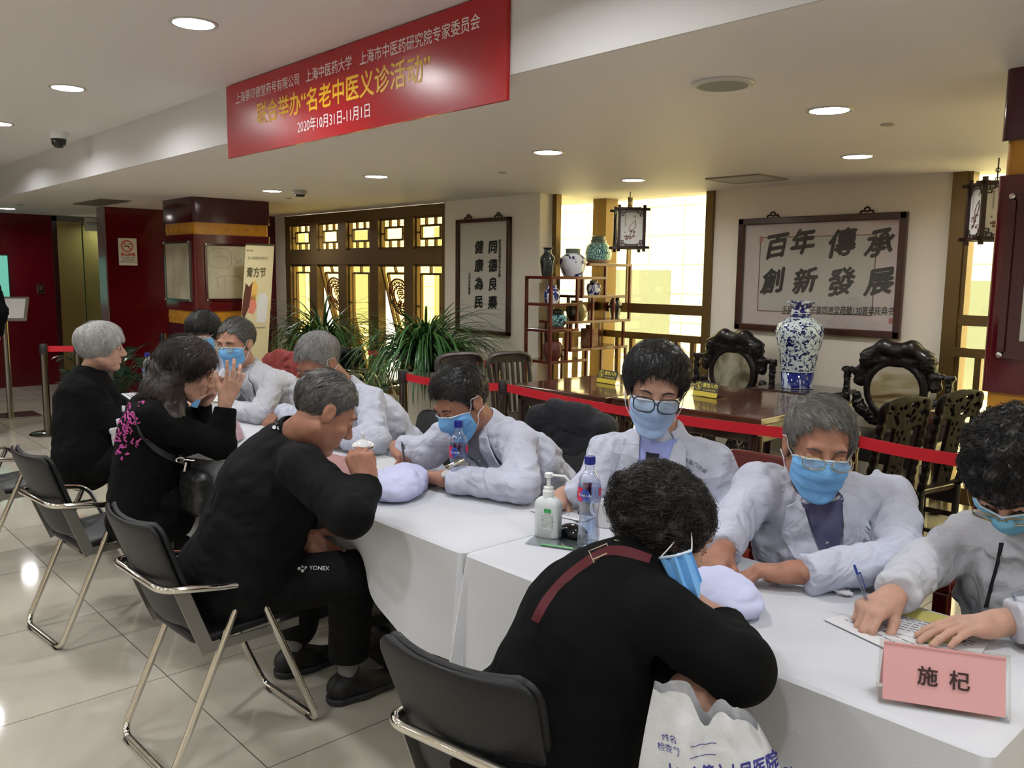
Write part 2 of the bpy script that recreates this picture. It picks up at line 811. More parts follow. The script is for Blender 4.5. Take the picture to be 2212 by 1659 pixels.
struct('floor', MB().bb((-13.2, -5, -0.1), (3, 6.25, 0)), floor_mat())
struct('ceiling', MB().bb((-13.2, -5, 2.493), (3, 2.1, 2.6)), M_CEIL)
struct('ceiling', MB().bb((-13.2, 2.112, 2.2), (3, 6.25, 2.6)), M_CEIL)
struct('trim_1', MB().bb((-13.2, 2.1, 2.2), (3, 2.112, 2.493)), M_FASCIA)
struct('wall_front', MB().bb((-13.2, -5.12, 0), (3, -5, 2.6)), M_WALL)
struct('wall_right', MB().bb((3, -5, 0), (3.12, 6.25, 2.6)), M_WALL)
# lattice-window wall, its return, the wall with the big picture
struct('wall_left', MB().bb((-13.0, 5.21, 0), (-9.82, 5.38, 2.2)).bb((-6.65, 5.21, 0), (-5.31, 5.38, 2.2)).bb((-9.82, 5.21, 0), (-6.65, 5.38, 0.22)), M_WALL)
struct('wall_back', MB().bb((-4.08, 6.0, 0), (-2.24, 6.15, 2.2)), M_WALL)
struct('baseboard_left', MB().bb((-9.8, 5.195, 0), (-5.3, 5.21, 0.09)), M_DARKWOOD)
struct('baseboard_back', MB().bb((-4.08, 5.985, 0), (-2.24, 6.0, 0.09)), M_DARKWOOD)
# far left: lacquered wall, lacquered block, pale wall behind the glass door
wl = struct('wall_far_left', MB().bb((-12.45, -5, 0), (-12.3, 3.2, 2.2)).bb((-12.45, -5, 2.2), (-12.3, 2.1, 2.493)), M_MAROON)
struct('wall_far_block', MB().bb((-10.32, 3.17, 0), (-10.1, 5.21, 2.2)), M_MAROON)
struct('trim_2', MB().bb((-10.33, 3.155, 0), (-10.09, 3.17, 2.2)), mat('pale_lacquer', (120, 104, 106), 0.2))
struct('wall_far_recess', MB().bb((-13.2, 3.2, 0), (-13.0, 6.25, 2.2)), mat('khaki_wall', (176, 166, 124), 0.7))
lamp((-12.75, 4.0, 2.18), 3, color=(1, .95, .75))  # added lamp without a fixture, brightens the khaki wall behind the glass
d1 = thing('door_1', 'glass sliding door with greenish edges between the maroon walls', 'door', (-12.33, 3.5, 0))
d1['kind'] = 'structure'
MB().bb((-12.37, 3.2, 0), (-12.29, 3.26, 2.2)).bb((-12.37, 3.2, 2.13), (-12.29, 4.4, 2.2)).obj('door_frame', M_STEEL, d1)
for ya, yb, xx in ((3.26, 3.58, -12.33), (3.56, 3.86, -12.30), (3.86, 4.35, -12.32)):
    MB().bb((xx - .006, ya, 0.01), (xx + .006, yb, 2.13)).obj('door_panel', glass('door_glass', (228, 232, 214), 0.12), d1)
    MB().bb((xx - .01, yb - .012, 0.01), (xx + .01, yb, 2.13)).obj('door_edge', mat('green_glass_edge', (70, 110, 84), 0.1), d1)
nt_ = MB().bb((-12.29, 3.60, 2.02), (-12.285, 3.84, 2.19)).obj('door_notice', mat('notice_white', (206, 206, 196), .5), d1)
lt = MB()
put_text(lt, '欢迎光临', 0.05, (-12.284, 3.72, 2.12), (0, 1, 0), (0, 0, 1), 0.001)
lt.obj('lettering', M_BLACK, nt_)
sw = thing('light_switch', 'small square steel switch plate on the maroon wall', 'switch', (-12.297, 3.03, 1.25))
MB().box((-12.292, 3.03, 1.25), (.015, .085, .12)).obj('plate', M_STEEL, sw, bevel=.003)
MB().box((-12.283, 3.03, 1.26), (.012, .025, .03)).obj('rocker', M_CHROME, sw, bevel=.002)

# ------------------------------------------------------------------ outside: bright tiled facade over the lane
M_FACADE = None


def facade_mat():
    m, nt, p = nodes_of('cream_tiles')
    tc = nt.nodes.new('ShaderNodeNewGeometry')
    mp = nt.nodes.new('ShaderNodeMapping')
    mp.inputs['Rotation'].default_value = (R(90), 0, 0)
    nt.links.new(tc.outputs['Position'], mp.inputs[0])
    b = nt.nodes.new('ShaderNodeTexBrick')
    b.offset = 0.0
    b.inputs['Color1'].default_value = (*lin((244, 236, 212)), 1)
    b.inputs['Color2'].default_value = (*lin((238, 228, 198)), 1)
    b.inputs['Mortar'].default_value = (*lin((150, 136, 110)), 1)
    b.inputs['Scale'].default_value = 1.0
    b.inputs['Brick Width'].default_value = 0.62
    b.inputs['Row Height'].default_value = 0.42
    b.inputs['Mortar Size'].default_value = 0.008
    nt.links.new(mp.outputs[0], b.inputs['Vector'])
    nt.links.new(b.outputs[0], p.inputs['Base Color'])
    p.inputs['Roughness'].default_value = 0.5
    return m


bld = thing('building', 'cream tiled building across the lane seen through the windows', 'building', (-6, 10.2, -3))
M_FACADE = facade_mat()
MB().bb((-30, 10.2, -3), (8, 12, 9)).obj('wall', M_FACADE, bld)
MB().bb((-30, 9.75, -0.35), (8, 10.2, 0.05)).obj('cornice', M_FACADE, bld)
M_PANE = mat('facade_pane', (118, 124, 110), 0.1)
for x0, x1, z0, z1 in ((-6.6, -5.2, .35, 1.35), (-8.9, -7.6, .35, 1.6), (-3.6, -2.8, .3, 1.5), (-13.2, -11.6, .4, 2.4), (-16.6, -15.0, .4, 2.4), (-19.8, -18.2, .4, 2.4), (-10.9, -10.0, .4, 2.2)):
    w = MB().bb((x0 - .06, 10.14, z0 - .06), (x1 + .06, 10.2, z1 + .06)).obj('window', M_FACADE, bld)
    MB().bb((x0, 10.12, z0), (x1, 10.14, z1)).obj('pane', M_PANE, w)
struct('ground_outside', MB().bb((-30, 6.4, -3.1), (8, 13, -3)), mat('lane_paving', (170, 165, 150), .8))

# ------------------------------------------------------------------ windows
G_WARM = glass('warm_glass', (255, 244, 196), 0.05)
G_PALE = glass('pale_glass', (255, 253, 232), 0.05)


def win_thing(name, loc, label):
    t = thing(name, label, 'window', loc)
    t['kind'] = 'structure'
    return t


# window_1: five bronze bays, lattice top lights, two of the tall sashes pushed open at the foot
w1 = win_thing('window_1', (-8.2, 5.25, .22), 'bronze lattice window of five bays behind the two grassy pot plants')
COLS = [(-9.70, -9.22), (-9.06, -8.58), (-8.41, -7.935), (-7.77, -7.295), (-7.135, -6.66)]
fr = MB()
ya, yb = 5.195, 5.30
fr.bb((-9.82, ya, 2.085), (-6.65, yb, 2.185)).bb((-9.82, ya, 1.60), (-6.65, yb, 1.755)).bb((-9.82, ya, .22), (-6.65, yb, .30))
edges = [-9.82] + [c for ab in COLS for c in ab] + [-6.63]
for i in range(0, 12, 2):
    fr.bb((edges[i], ya + .004, .225), (edges[i + 1], yb - .004, 2.18))
fr.obj('window_frame', M_BRONZE_D, w1)


def lattice(x0, x1, z0, z1, tall, sash, tilt=0.0):
    """thin bars in one light, in the sash's own plane; tilt swings it about its top edge."""
    y0 = 5.25
    rot = Matrix.Rotation(R(tilt), 3, 'X')
    piv = Vector((0, y0, z1))

    def T(p):
        return piv + rot @ (Vector(p) - piv)
    mb = MB()
    xc, hw = (x0 + x1) / 2, (x1 - x0) / 2

    def B(a, b, w=.018):
        mb.bar(T((a[0], y0, a[1])), T((b[0], y0, b[1])), w, .03, up=rot @ Vector((0, 1, 0)))
    for a, b in (((x0, z0), (x0, z1)), ((x1, z0), (x1, z1)), ((x0, z0), (x1, z0)), ((x0, z1), (x1, z1))):
        B(a, b, .03)
    if not tall:
        bx, za, zb = hw * .68, z0 + .09, z1 - .09
        for s in (-1, 1):
            B((xc + s * bx, za), (xc + s * bx, zb), .022)
            B((xc + s * hw * .32, zb), (xc + s * hw * .32, z1))
            B((xc + s * hw * .32, za), (xc + s * hw * .32, z0))
            B((xc + s * bx, (za + zb) / 2), (xc + s * hw, (za + zb) / 2))
        B((xc - bx, za), (xc + bx, za), .022)
        B((xc - bx, zb), (xc + bx, zb), .022)
    else:
        bx, za, zb = hw * .68, z0 + .09, z1 - .09
        for s in (-1, 1):
            B((xc + s * bx, za), (xc + s * bx, zb), .022)
            for zz in (z1 - .42, z1 - .80):
                B((xc + s * bx, zz), (xc + s * hw, zz))
        B((xc - bx, za), (xc + bx, za), .022)
        B((xc - bx, zb), (xc + bx, zb), .022)
        B((xc, zb), (xc, z1))
    mb.obj('lattice', M_BRONZE_D, sash)
    q = [T((x0, y0 + .012, z0)), T((x1, y0 + .012, z0)), T((x1, y0 + .012, z1)), T((x0, y0 + .012, z1))]
    q2 = [p + rot @ Vector((0, .005, 0)) for p in q]
    MB().add(q + q2, [(0, 1, 2, 3), (7, 6, 5, 4), (0, 4, 5, 1), (1, 5, 6, 2), (2, 6, 7, 3), (3, 7, 4, 0)]).obj('pane', G_WARM, sash)
    return T, rot


M_EMB = mat('emblem_brown', (96, 40, 26), 0.5)
for i, (a, b) in enumerate(COLS):
    s = bpy.data.objects.new('top_light', None)
    COL.objects.link(s)
    s.parent = w1
    s.location = -w1.location
    lattice(a, b, 1.765, 2.075, False, s)
    s = bpy.data.objects.new('sash', None)
    COL.objects.link(s)
    s.parent = w1
    s.location = -w1.location
    open_ = i in (1, 3)
    T, rot = lattice(a, b, .31, 1.592, True, s, 15 if open_ else 0)
    if open_:
        xc, zc, y0 = (a + b) / 2 + .01, 1.24, 5.235
        e = MB()

        def ring(cx, cz, r, w):
            e.tube([T((cx + r * math.cos(t), y0, cz + r * math.sin(t))) for t in np.linspace(0, 2 * math.pi, 28)[:-1]], w, 6, closed=True)
        for r, w in ((.205, .010), (.165, .006), (.125, .008)):
            ring(xc, zc, r, w)
        for k in range(22):
            t = 2 * math.pi * k / 22
            ring(xc + .185 * math.cos(t), zc + .185 * math.sin(t), .016, .005)
        for k in range(14):
            t = 2 * math.pi * k / 14 + .2
            ring(xc + .145 * math.cos(t), zc - .0 + .145 * math.sin(t), .014, .005)
        for k in range(11):
            ring(xc + rnd.uniform(-.09, .09), zc - .06 + rnd.uniform(-.045, .03), .018, .006)
        u2 = rot @ Vector((0, 0, 1))
        put_text(e, '德', .14, T((xc, y0, zc + .04)), (1, 0, 0), u2, 0.004, bold=.004)
        e.obj('emblem', M_EMB, s)

# window_2 and window_3: the corner bay
w2 = win_thing('window_2', (-5.31, 5.66, 0), 'narrow bay window on the return beside the curio shelf')
f2 = MB()
f2.bb((-5.36, 5.36, 0), (-5.26, 5.42, 2.2)).bb((-5.34, 5.42, 0), (-5.28, 5.94, .1))
f2.bb((-5.34, 5.42, 1.185), (-5.28, 5.94, 1.265)).bb((-5.33, 5.42, .95), (-5.27, 5.94, 1.0))
for k in range(3):
    y = 5.55 + .13 * k
    f2.bb((-5.325, y - .02, .1), (-5.285, y + .02, .95))
f2.obj('window_frame', M_BRONZE, w2)
MB().bb((-5.315, 5.42, .1), (-5.31, 5.94, 2.2)).obj('pane', G_PALE, w2)
w3 = win_thing('window_3', (-4.7, 6.0, 0), 'tall bay window with a low baluster rail behind the hanging lantern')
f3 = MB()
f3.bb((-5.36, 5.94, 0), (-5.2, 6.1, 2.2)).bb((-4.15, 5.97, 0), (-4.08, 6.1, 2.2)).bb((-5.2, 6.0, 0), (-4.15, 6.08, .1))
f3.bb((-5.2, 5.98, 1.18), (-4.15, 6.06, 1.265)).bb((-5.2, 5.96, .95), (-4.15, 6.02, 1.01))
for k in range(6):
    x = -5.06 + .165 * k
    f3.bb((x - .02, 5.97, .1), (x + .02, 6.01, .95))
f3.obj('window_frame', M_BRONZE, w3)
MB().bb((-5.2, 6.04, .1), (-4.15, 6.045, 2.2)).obj('pane', G_PALE, w3)
MB().bb((-5.0, 6.0, 1.265), (-4.985, 6.05, 2.2)).obj('mullion', M_BRONZE_D, w3)
w4 = win_thing('window_4', (-1.0, 6.0, 0), 'tall bronze framed window behind the right pillar')
f4 = MB()
f4.bb((-2.24, 5.97, 0), (-2.15, 6.1, 2.2)).bb((-2.15, 6.0, 0), (1.5, 6.08, .12)).bb((-2.15, 5.98, 1.205), (1.5, 6.06, 1.275)).bb((-2.15, 5.96, 1.0), (1.5, 6.02, 1.06))
f4.bb((-2.15, 5.99, .1), (-2.12, 6.09, 2.2))
for k in range(14):
    x = -2.0 + .25 * k
    f4.bb((x - .02, 5.97, .12), (x + .02, 6.01, 1.0))
f4.bb((-.9, 5.97, 0), (-.8, 6.1, 2.2)).bb((.4, 5.97, 0), (.5, 6.1, 2.2))
f4.obj('window_frame', M_BRONZE, w4)
MB().bb((-2.12, 6.04, .12), (1.5, 6.045, 2.2)).obj('pane', G_PALE, w4)
struct('wall_back', MB().bb((1.5, 6.0, 0), (3.0, 6.15, 2.2)), M_WALL)
# daylight comes in over the lane: nothing stands above the roof line
struct('wall_outer', MB().bb((-13.2, 6.26, -3), (3.1, 6.3, -0.1)), M_WALL)

# ------------------------------------------------------------------ ceiling fixtures
M_DIFF = mat('lamp_diffuser', (255, 253, 250), 0.5, emit=((255, 252, 252), 9.0))
M_RING = mat('lamp_ring', (206, 202, 196), 0.4)


def downlight(loc, label, power, group):
    t = thing('ceiling_light', label, 'ceiling light', loc, group=group)
    MB().lathe([(.078, -.002), (.086, -.006), (.094, -.004), (.096, 0)], n=40).obj('trim_ring', M_RING, t, smooth=True, world=False)
    MB().lathe([(.0, -.004), (.078, -.004)], n=40).obj('diffuser', M_DIFF, t, world=False)
    lamp((loc[0], loc[1], loc[2] - .012), power, parent=t)
    return t


for (x, y), lab in (((-3.52, 1.48), 'large round downlight in the upper ceiling, nearest the top of the red banner'),
                    ((-5.23, 1.48), 'round downlight in the upper ceiling above the security camera'),
                    ((-6.83, 1.48), 'round downlight in the upper ceiling at the left edge of the picture')):
    downlight((x, y, 2.493), lab, LAMP_HI, 'upper ceiling downlights')
for (x, y), lab in (((-5.32, 3.55), 'round downlight in the low ceiling above the lattice window wall'),
                    ((-3.54, 3.53), 'round downlight in the low ceiling just right of the red banner'),
                    ((-4.08, 4.95), 'round downlight in the low ceiling in front of the hanging lantern'),
                    ((-1.81, 3.46), 'bright large round downlight in the low ceiling beside the speaker grille'),
                    ((-2.35, 4.85), 'round downlight in the low ceiling above the big framed calligraphy'),
                    ((-6.94, 3.56), 'round downlight in the low ceiling next to the smoke detector'),
                    ((-11.36, 2.5), 'round downlight in the low ceiling over the maroon wall at far left')):
    downlight((x, y, 2.2), lab, LAMP_LO, 'low ceiling downlights')
dc = thing('dome_camera', 'white dome security camera with dark bubble under the upper ceiling', 'camera', (-6.92, 1.88, 2.493))
MB().lathe([(.0, -.05), (.055, -.05), (.07, -.02), (.07, 0)], n=32).obj('housing', M_WHITEPL, dc, smooth='auto', world=False)
MB().lathe([(.0, -.115), (.025, -.11), (.045, -.09), (.054, -.05)], n=32).obj('dome', mat('smoked_dome', (22, 22, 24), .06), dc, smooth=True, world=False)
sd = thing('smoke_detector', 'small white smoke detector on the low ceiling', 'smoke detector', (-6.71, 3.70, 2.2))
MB().lathe([(.0, -.055), (.03, -.055), (.045, -.035), (.062, -.03), (.062, 0)], n=32).obj('body', mat('detector_grey', (176, 174, 168), .5), sd, smooth='auto', world=False)
MB().lathe([(.03, -.036), (.043, -.036), (.043, -.048), (.03, -.056)], n=32).obj('vent_ring', M_BLACK, sd, world=False)
sp = thing('ceiling_speaker', 'round recessed speaker grille with white rim in the low ceiling', 'speaker', (-1.845, 2.73, 2.2))
MB().lathe([(.088, -.004), (.092, -.012), (.108, -.008), (.112, 0)], n=48).obj('rim', mat('speaker_rim', (205, 204, 198), .4), sp, smooth=True, world=False)
MB().prism([(.09 * math.cos(q), .09 * math.sin(q)) for q in np.linspace(0, 6.2832, 49)[:-1]], ((0, 0, -.0105), (1, 0, 0), (0, 1, 0)), .004).obj('grille', mat('speaker_mesh', (150, 150, 142), .7), sp, world=False)
ap = thing('access_panel', 'square access panel in the low ceiling by the big framed calligraphy', 'panel', (-3.42, 5.4, 2.2))
MB().box((0, 0, -.004), (.40, .36, .008)).obj('panel', mat('panel_white', (196, 192, 180), .6), ap, world=False)
for a, b in (((-.21, -.19), (.21, -.19)), ((.21, -.19), (.21, .19)), ((.21, .19), (-.21, .19)), ((-.21, .19), (-.21, -.19))):
    MB().bar((*a, -.004), (*b, -.004), .012, .012).obj('edge_strip', mat('panel_edge', (150, 142, 122), .5), ap, world=False)
av = thing('air_vent', 'grey slatted air vent in the low ceiling before the maroon walls', 'vent', (-9.5, 2.95, 2.2))
vm = MB()
for k in range(7):
    vm.box((0, -.12 + .04 * k, -.006), (.9, .022, .012))
vm.bb((-.48, -.15, -.004), (.48, .15, 0))
vm.obj('slats', mat('vent_grey', (120, 114, 104), .5), av, world=False)
for p, lab in (((-1.780,3.947,2.200), 'flat round sprinkler cover in the low ceiling beside a downlight'), ((-4.449,3.996,2.200), 'flat round sprinkler cover in the low ceiling before the scroll'), ((-7.493,4.015,2.200), 'flat round sprinkler cover in the low ceiling below the smoke detector'), ((-10.573,2.459,2.200), 'flat round sprinkler cover in the low ceiling at far left')):
    o = MB().lathe([(.0, -.006), (.03, -.006), (.032, 0)], n=24).obj('sprinkler_cover', mat('cover_grey', (168, 162, 150), .5), None, world=False)
    o.location = p
    tag(o, lab, 'sprinkler', 'sprinkler covers')

# ------------------------------------------------------------------ lacquered pillars
def pillar(x0, x1, y0, y1, label):
    t = thing('column', label, 'pillar', ((x0 + x1) / 2, (y0 + y1) / 2, 0))
    t['kind'] = 'structure'

    def ringbox(z0, z1, ins, name, m, rad=.03):
        a, b, c, d = x0 + ins, x1 - ins, y0 + ins, y1 - ins
        P = []
        for cx, cy, s in ((b - rad, c + rad, -90), (b - rad, d - rad, 0), (a + rad, d - rad, 90), (a + rad, c + rad, 180)):
            for k in range(6):
                t_ = R(s + 90 * k / 5)
                P.append((cx + rad * math.cos(t_), cy + rad * math.sin(t_)))
        mb = MB().prism(P, ((0, 0, z0), (1, 0, 0), (0, 1, 0)), z1 - z0)
        return mb.obj(name, m, t, smooth='auto')
    ringbox(1.965, 2.2, 0, 'lacquer_panel', M_MAROON_D)
    ringbox(1.852, 1.965, .015, 'ochre_band', M_GOLD)
    ringbox(1.119, 1.852, 0, 'lacquer_panel', M_MAROON)
    ringbox(.988, 1.119, .015, 'ochre_band', M_GOLD)
    ringbox(0, .988, 0, 'lacquer_panel', M_MAROON_D)
    return t


def spirals(mb, n, o, ux, w, h):
    """row of carved curls in relief."""
    ux = Vector(ux)
    for k in range(n):
        c = Vector(o) + ux * (w * (k + .5) / n)
        pts = []
        for q in range(22):
            t = q / 21
            a = t * 4.2 * math.pi
            r = h * .36 * (1 - .8 * t)
            pts.append(c + ux * (r * math.cos(a)) + Vector((0, 0, r * math.sin(a))))
        mb.tube(pts, .006, 6)


def wall_picture(t, o, ux, w, h, name, mframe, mart, strokes):
    """framed sheet on a pillar face; o = lower left corner, ux along the face."""
    o, ux = Vector(o), Vector(ux)
    uz = Vector((0, 0, 1))
    n = ux.cross(uz)
    f = MB()
    e = .022
    for a, b in (((0, 0), (w, 0)), ((w, 0), (w, h)), ((w, h), (0, h)), ((0, h), (0, 0))):
        f.bar(o + ux * a[0] + uz * a[1] + n * .008, o + ux * b[0] + uz * b[1] + n * .008, e, .016, up=n)
    fr = f.obj(name, mframe, t)
    MB().add([o + n * .006, o + ux * w + n * .006, o + ux * w + uz * h + n * .006, o + uz * h + n * .006, o + n * .001, o + ux * w + n * .001, o + ux * w + uz * h + n * .001, o + uz * h + n * .001],
             [(0, 1, 2, 3), (7, 6, 5, 4), (0, 4, 5, 1), (1, 5, 6, 2), (2, 6, 7, 3), (3, 7, 4, 0)]).obj('picture_sheet', mart, fr)
    s = MB()
    for st in strokes:
        s.tube([o + ux * (p[0] * w) + uz * (p[1] * h) + n * .0065 for p in bez(st, 6)], .0018, 5)
    if strokes:
        s.obj('ink_drawing', mat('pale_ink', (150, 142, 122), .8), fr)
    sc = MB()
    for a in (.0, w):
        for b in (.0, h):
            sc.lathe([(.0, .012), (.009, .011), (.012, 0)], o + ux * a + uz * b + n * .014, 12, n)
    sc.obj('stand_off_screw', M_CHROME, fr, smooth=True)
    return fr


pl = pillar(-8.80, -8.04, 3.31, 4.10, 'maroon lacquered pillar with ochre bands behind the masked doctors')
for zz in (1.9085, 1.0535):
    sm = MB()
    spirals(sm, 6, (-8.78, 3.322, zz), (1, 0, 0), .72, .085)
    sm.obj('carved_curls', M_GOLD, pl, smooth=True)
    sm = MB()
    spirals(sm, 5, (-8.058, 3.5, zz), (0, 1, 0), .5, .07)
    sm.obj('carved_curls', M_GOLD, pl, smooth=True)
M_ART = ramp_mat('old_print', 3, [(.3, (150, 140, 118)), (.7, (196, 186, 160))], .6)
M_ART2 = ramp_mat('old_line_print', 3, [(.3, (172, 166, 138)), (.7, (204, 198, 170))], .6)
wall_picture(pl, (-8.74, 3.31, 1.22), (1, 0, 0), .62, .56, 'picture_frame', M_STEEL, M_ART,
             [[(.2, .1), (.35, .5), (.3, .9)], [(.5, .05), (.6, .5), (.8, .75), (.85, .95)], [(.1, .3), (.3, .2), (.7, .3), (.9, .1)]])
wall_picture(pl, (-8.04, 3.42, 1.23), (0, 1, 0), .52, .53, 'picture_frame', M_MAROON_D, M_ART2,
             [[(.1, .75), (.3, .8), (.45, .72)], [(.08, .6), (.08, .9), (.45, .9), (.45, .6), (.08, .6)], [(.15, .4), (.4, .44), (.7, .4)], [(.2, .4), (.22, .2)], [(.35, .42), (.35, .15)],
              [(.55, .78), (.62, .7), (.7, .74), (.6, .66), (.58, .75)], [(.6, .5), (.7, .3), (.65, .1)], [(.8, .6), (.82, .3), (.9, .1)]])
pr = pillar(-1.06, -.30, 3.20, 3.96, 'maroon lacquered pillar with ochre bands at the right edge of the picture')
key = MB()
for k in range(5):
    x = -.98 + .13 * k
    for a, b in (((0, -.04), (.09, -.04)), ((.09, -.04), (.09, .04)), ((.09, .04), (.025, .04)), ((.025, .04), (.025, -.005)), ((.025, -.005), (.06, -.005))):
        key.bar((x + a[0], 3.213, 1.053 + a[1]), (x + b[0], 3.213, 1.053 + b[1]), .008, .01)
key.obj('carved_fret', mat('ochre_groove', (150, 100, 30), .4), pr)
fp = wall_picture(pr, (-1.0, 3.2, 1.25), (1, 0, 0), .62, .53, 'display_panel', M_MAROON_D, M_MAROON_D, [])
MB().bb((-.945, 3.188, 1.30), (-.44, 3.192, 1.73)).obj('picture_sheet', mat('display_paper', (196, 194, 184), .5), fp)

# ------------------------------------------------------------------ tables and cloths
M_CLOTH = mat('white_tablecloth', (200, 202, 208), 0.85, bump=(260, 0.05), sheen=0.1)
M_LEGS = mat('black_table_metal', (26, 26, 28), 0.4, 0.3)
TY0, TY1, TZ = 1.425, 1.985, 0.75
TABLES = [(-5.45, -4.675), (-4.655, -3.215), (-3.205, -1.738), (-1.728, -0.41)]
LEGX = [(-5.3, -4.85), (-4.31, -3.5), (-3.05, -1.9), (-1.55, -.55)]
TNAME = ['at the far left end of the row', 'second from the left end of the row', 'in front of the man in the sports sweatshirt', 'at the near right end of the row']


def cloth(x0, x1, seed, hem):
    r = random.Random(seed)
    ph = [r.uniform(0, 6.28) for _ in range(6)]
    rad = .02
    per = []
    NX, NY, NC = 70, 30, 5
    cs = [((x0 + rad, TY0 + rad), 180), ((x1 - rad, TY0 + rad), 270), ((x1 - rad, TY1 - rad), 0), ((x0 + rad, TY1 - rad), 90)]
    side = [NX, NY, NX, NY]
    for i, ((cx, cy), a0) in enumerate(cs):
        for k in range(NC + 1):
            a = R(a0 + 90 * k / NC)
            per.append((cx + rad * math.cos(a), cy + rad * math.sin(a), math.cos(a), math.sin(a)))
        nx = cs[(i + 1) % 4]
        a = R(a0 + 90)
        p = (cx + rad * math.cos(a), cy + rad * math.sin(a))
        b = R(nx[1])
        q = (nx[0][0] + rad * math.cos(b), nx[0][1] + rad * math.sin(b))
        for k in range(1, side[i]):
            t = k / side[i]
            per.append((p[0] + (q[0] - p[0]) * t, p[1] + (q[1] - p[1]) * t, math.cos(a), math.sin(a)))
    cx, cy = (x0 + x1) / 2, (TY0 + TY1) / 2
    rows = []
    for s in (0.0, .35, .7, .93):
        rows.append([(cx + (p[0] - cx) * s, cy + (p[1] - cy) * s, TZ + .0012 * math.sin(7 * p[0] * s + ph[0]) * math.sin(9 * p[1] * s + ph[1])) for p in per])
    L = 0
    arc = []
    for i, p in enumerate(per):
        q = per[i - 1]
        L += math.hypot(p[0] - q[0], p[1] - q[1])
        arc.append(L)
    rows.append([(p[0] - p[2] * .008, p[1] - p[3] * .008, TZ) for p in per])
    ND = 14
    for k in range(ND + 1):
        row = []
        for p, s in zip(per, arc):
            h = hem(p[0], p[1])
            t = k / ND
            z = TZ - .006 - (TZ - .006 - h) * t
            w = (.018 * math.sin(s * 9 + ph[2]) + .012 * math.sin(s * 21 + ph[3]) + .01 * math.sin(s * 4 + ph[4])) * t ** 1.3
            w += .012 * t + .004 * math.exp(-((s * 1.7 + ph[5]) % 1 - .5) ** 2 * 60) * t
            if p[3] < -.7 and knees:
                for kx, amp in knees:
                    w += -amp * math.exp(-((p[0] - kx) / .16) ** 2) * t
            corner = abs(p[2] * p[3]) > .05
            if corner:
                w += .05 * t
            if abs(p[2]) > .9:      # sides that meet the neighbour table hang flat
                w = .002 + .004 * t
            row.append((p[0] + p[2] * w, p[1] + p[3] * w, z))
        rows.append(row)
    mb = MB()
    mb.grid([list(c) for c in zip(*rows)], closed_u=True)
    return mb


knees = []
for i, (x0, x1) in enumerate(TABLES):
    t = thing('folding_table', 'folding table under a white cloth ' + TNAME[i], 'table', ((x0 + x1) / 2, 1.7, 0), group='tables under white cloths')
    MB().bb((x0 + .012, TY0 + .012, .715), (x1 - .012, TY1 - .012, .742)).obj('tabletop', mat('table_board', (150, 130, 104), .5), t)
    for xx in LEGX[i]:
        for yy in (TY0 + .2, TY1 - .06):
            MB().bb((xx - .016, yy - .016, .03), (xx + .016, yy + .016, .715)).bb((xx - .013, yy - .013, 0), (xx + .013, yy + .013, .03)).obj('leg', M_LEGS, t)
    knees = [(-2.28, .05), (-2.52, .07)] if i == 2 else []
    hem = (lambda x, y: .40 + .05 * math.sin(x * 3 + y * 2)) if i != 2 else (lambda x, y: .415 + (.14 * math.exp(-((x + 2.42) / .28) ** 2) if y < 1.6 else 0))
    c = cloth(x0, x1, 11 + i, hem)
    o = c.obj('tablecloth', M_CLOTH, None, smooth='auto')
    tag(o, 'white cloth on the table ' + TNAME[i], 'tablecloth', 'white tablecloths')

# ------------------------------------------------------------------ chrome folding chairs
M_VINYL = mat('black_vinyl', (19, 19, 22), 0.45, spec=.35, bump=(150, .08))
M_PLATE = mat('grey_plate', (150, 148, 142), 0.35, 0.7)


def rounded_pad(name, m, w0, w1, h, th, frame, parent, curve=0.0, rad=.09):
    """padded panel: w0 wide at the foot, w1 at the top, softly curved and piped at the rim."""
    o, ux, uy = [Vector(v) for v in frame]
    n = ux.cross(uy).normalized()
    NU, NV = 18, 18
    def outline(v):
        w = (w0 + (w1 - w0) * v) / 2
        y = v * h
        c = rad
        if y > h - c:
            w -= c - math.sqrt(max(0, c * c - (y - (h - c)) ** 2))
        if y < c * .6:
            w -= c * .6 - math.sqrt(max(0, (c * .6) ** 2 - (c * .6 - y) ** 2))
        return max(w, .01)
    mb = MB()
    for s in (1, -1):
        G = []
        for i in range(NU + 1):
            u = math.sin((i / NU - .5) * math.pi)
            row = []
            for j in range(NV + 1):
                v = .5 + .5 * math.sin((j / NV - .5) * math.pi)
                x = u * outline(v)
                e = (1 - abs(u) ** 6) * (1 - abs(2 * v - 1) ** 8)
                row.append(o + ux * x + uy * (v * h) + n * (s * th / 2 * (.25 + .75 * max(e, 0) ** .5) + curve * u * u))
            G.append(row)
        mb.grid(G)
    me = mb.mesh(name)
    bm = bmesh.new()
    bm.from_mesh(me)
    bmesh.ops.remove_doubles(bm, verts=bm.verts, dist=1e-5)
    # close the rim between the two skins
    be = [e for e in bm.edges if e.is_boundary]
    try:
        bmesh.ops.bridge_loops(bm, edges=be)
    except Exception:
        pass
    bmesh.ops.recalc_face_normals(bm, faces=bm.faces)
    bm.to_mesh(me)
    bm.free()
    return link(me, name, m, parent, 'auto', world=False)


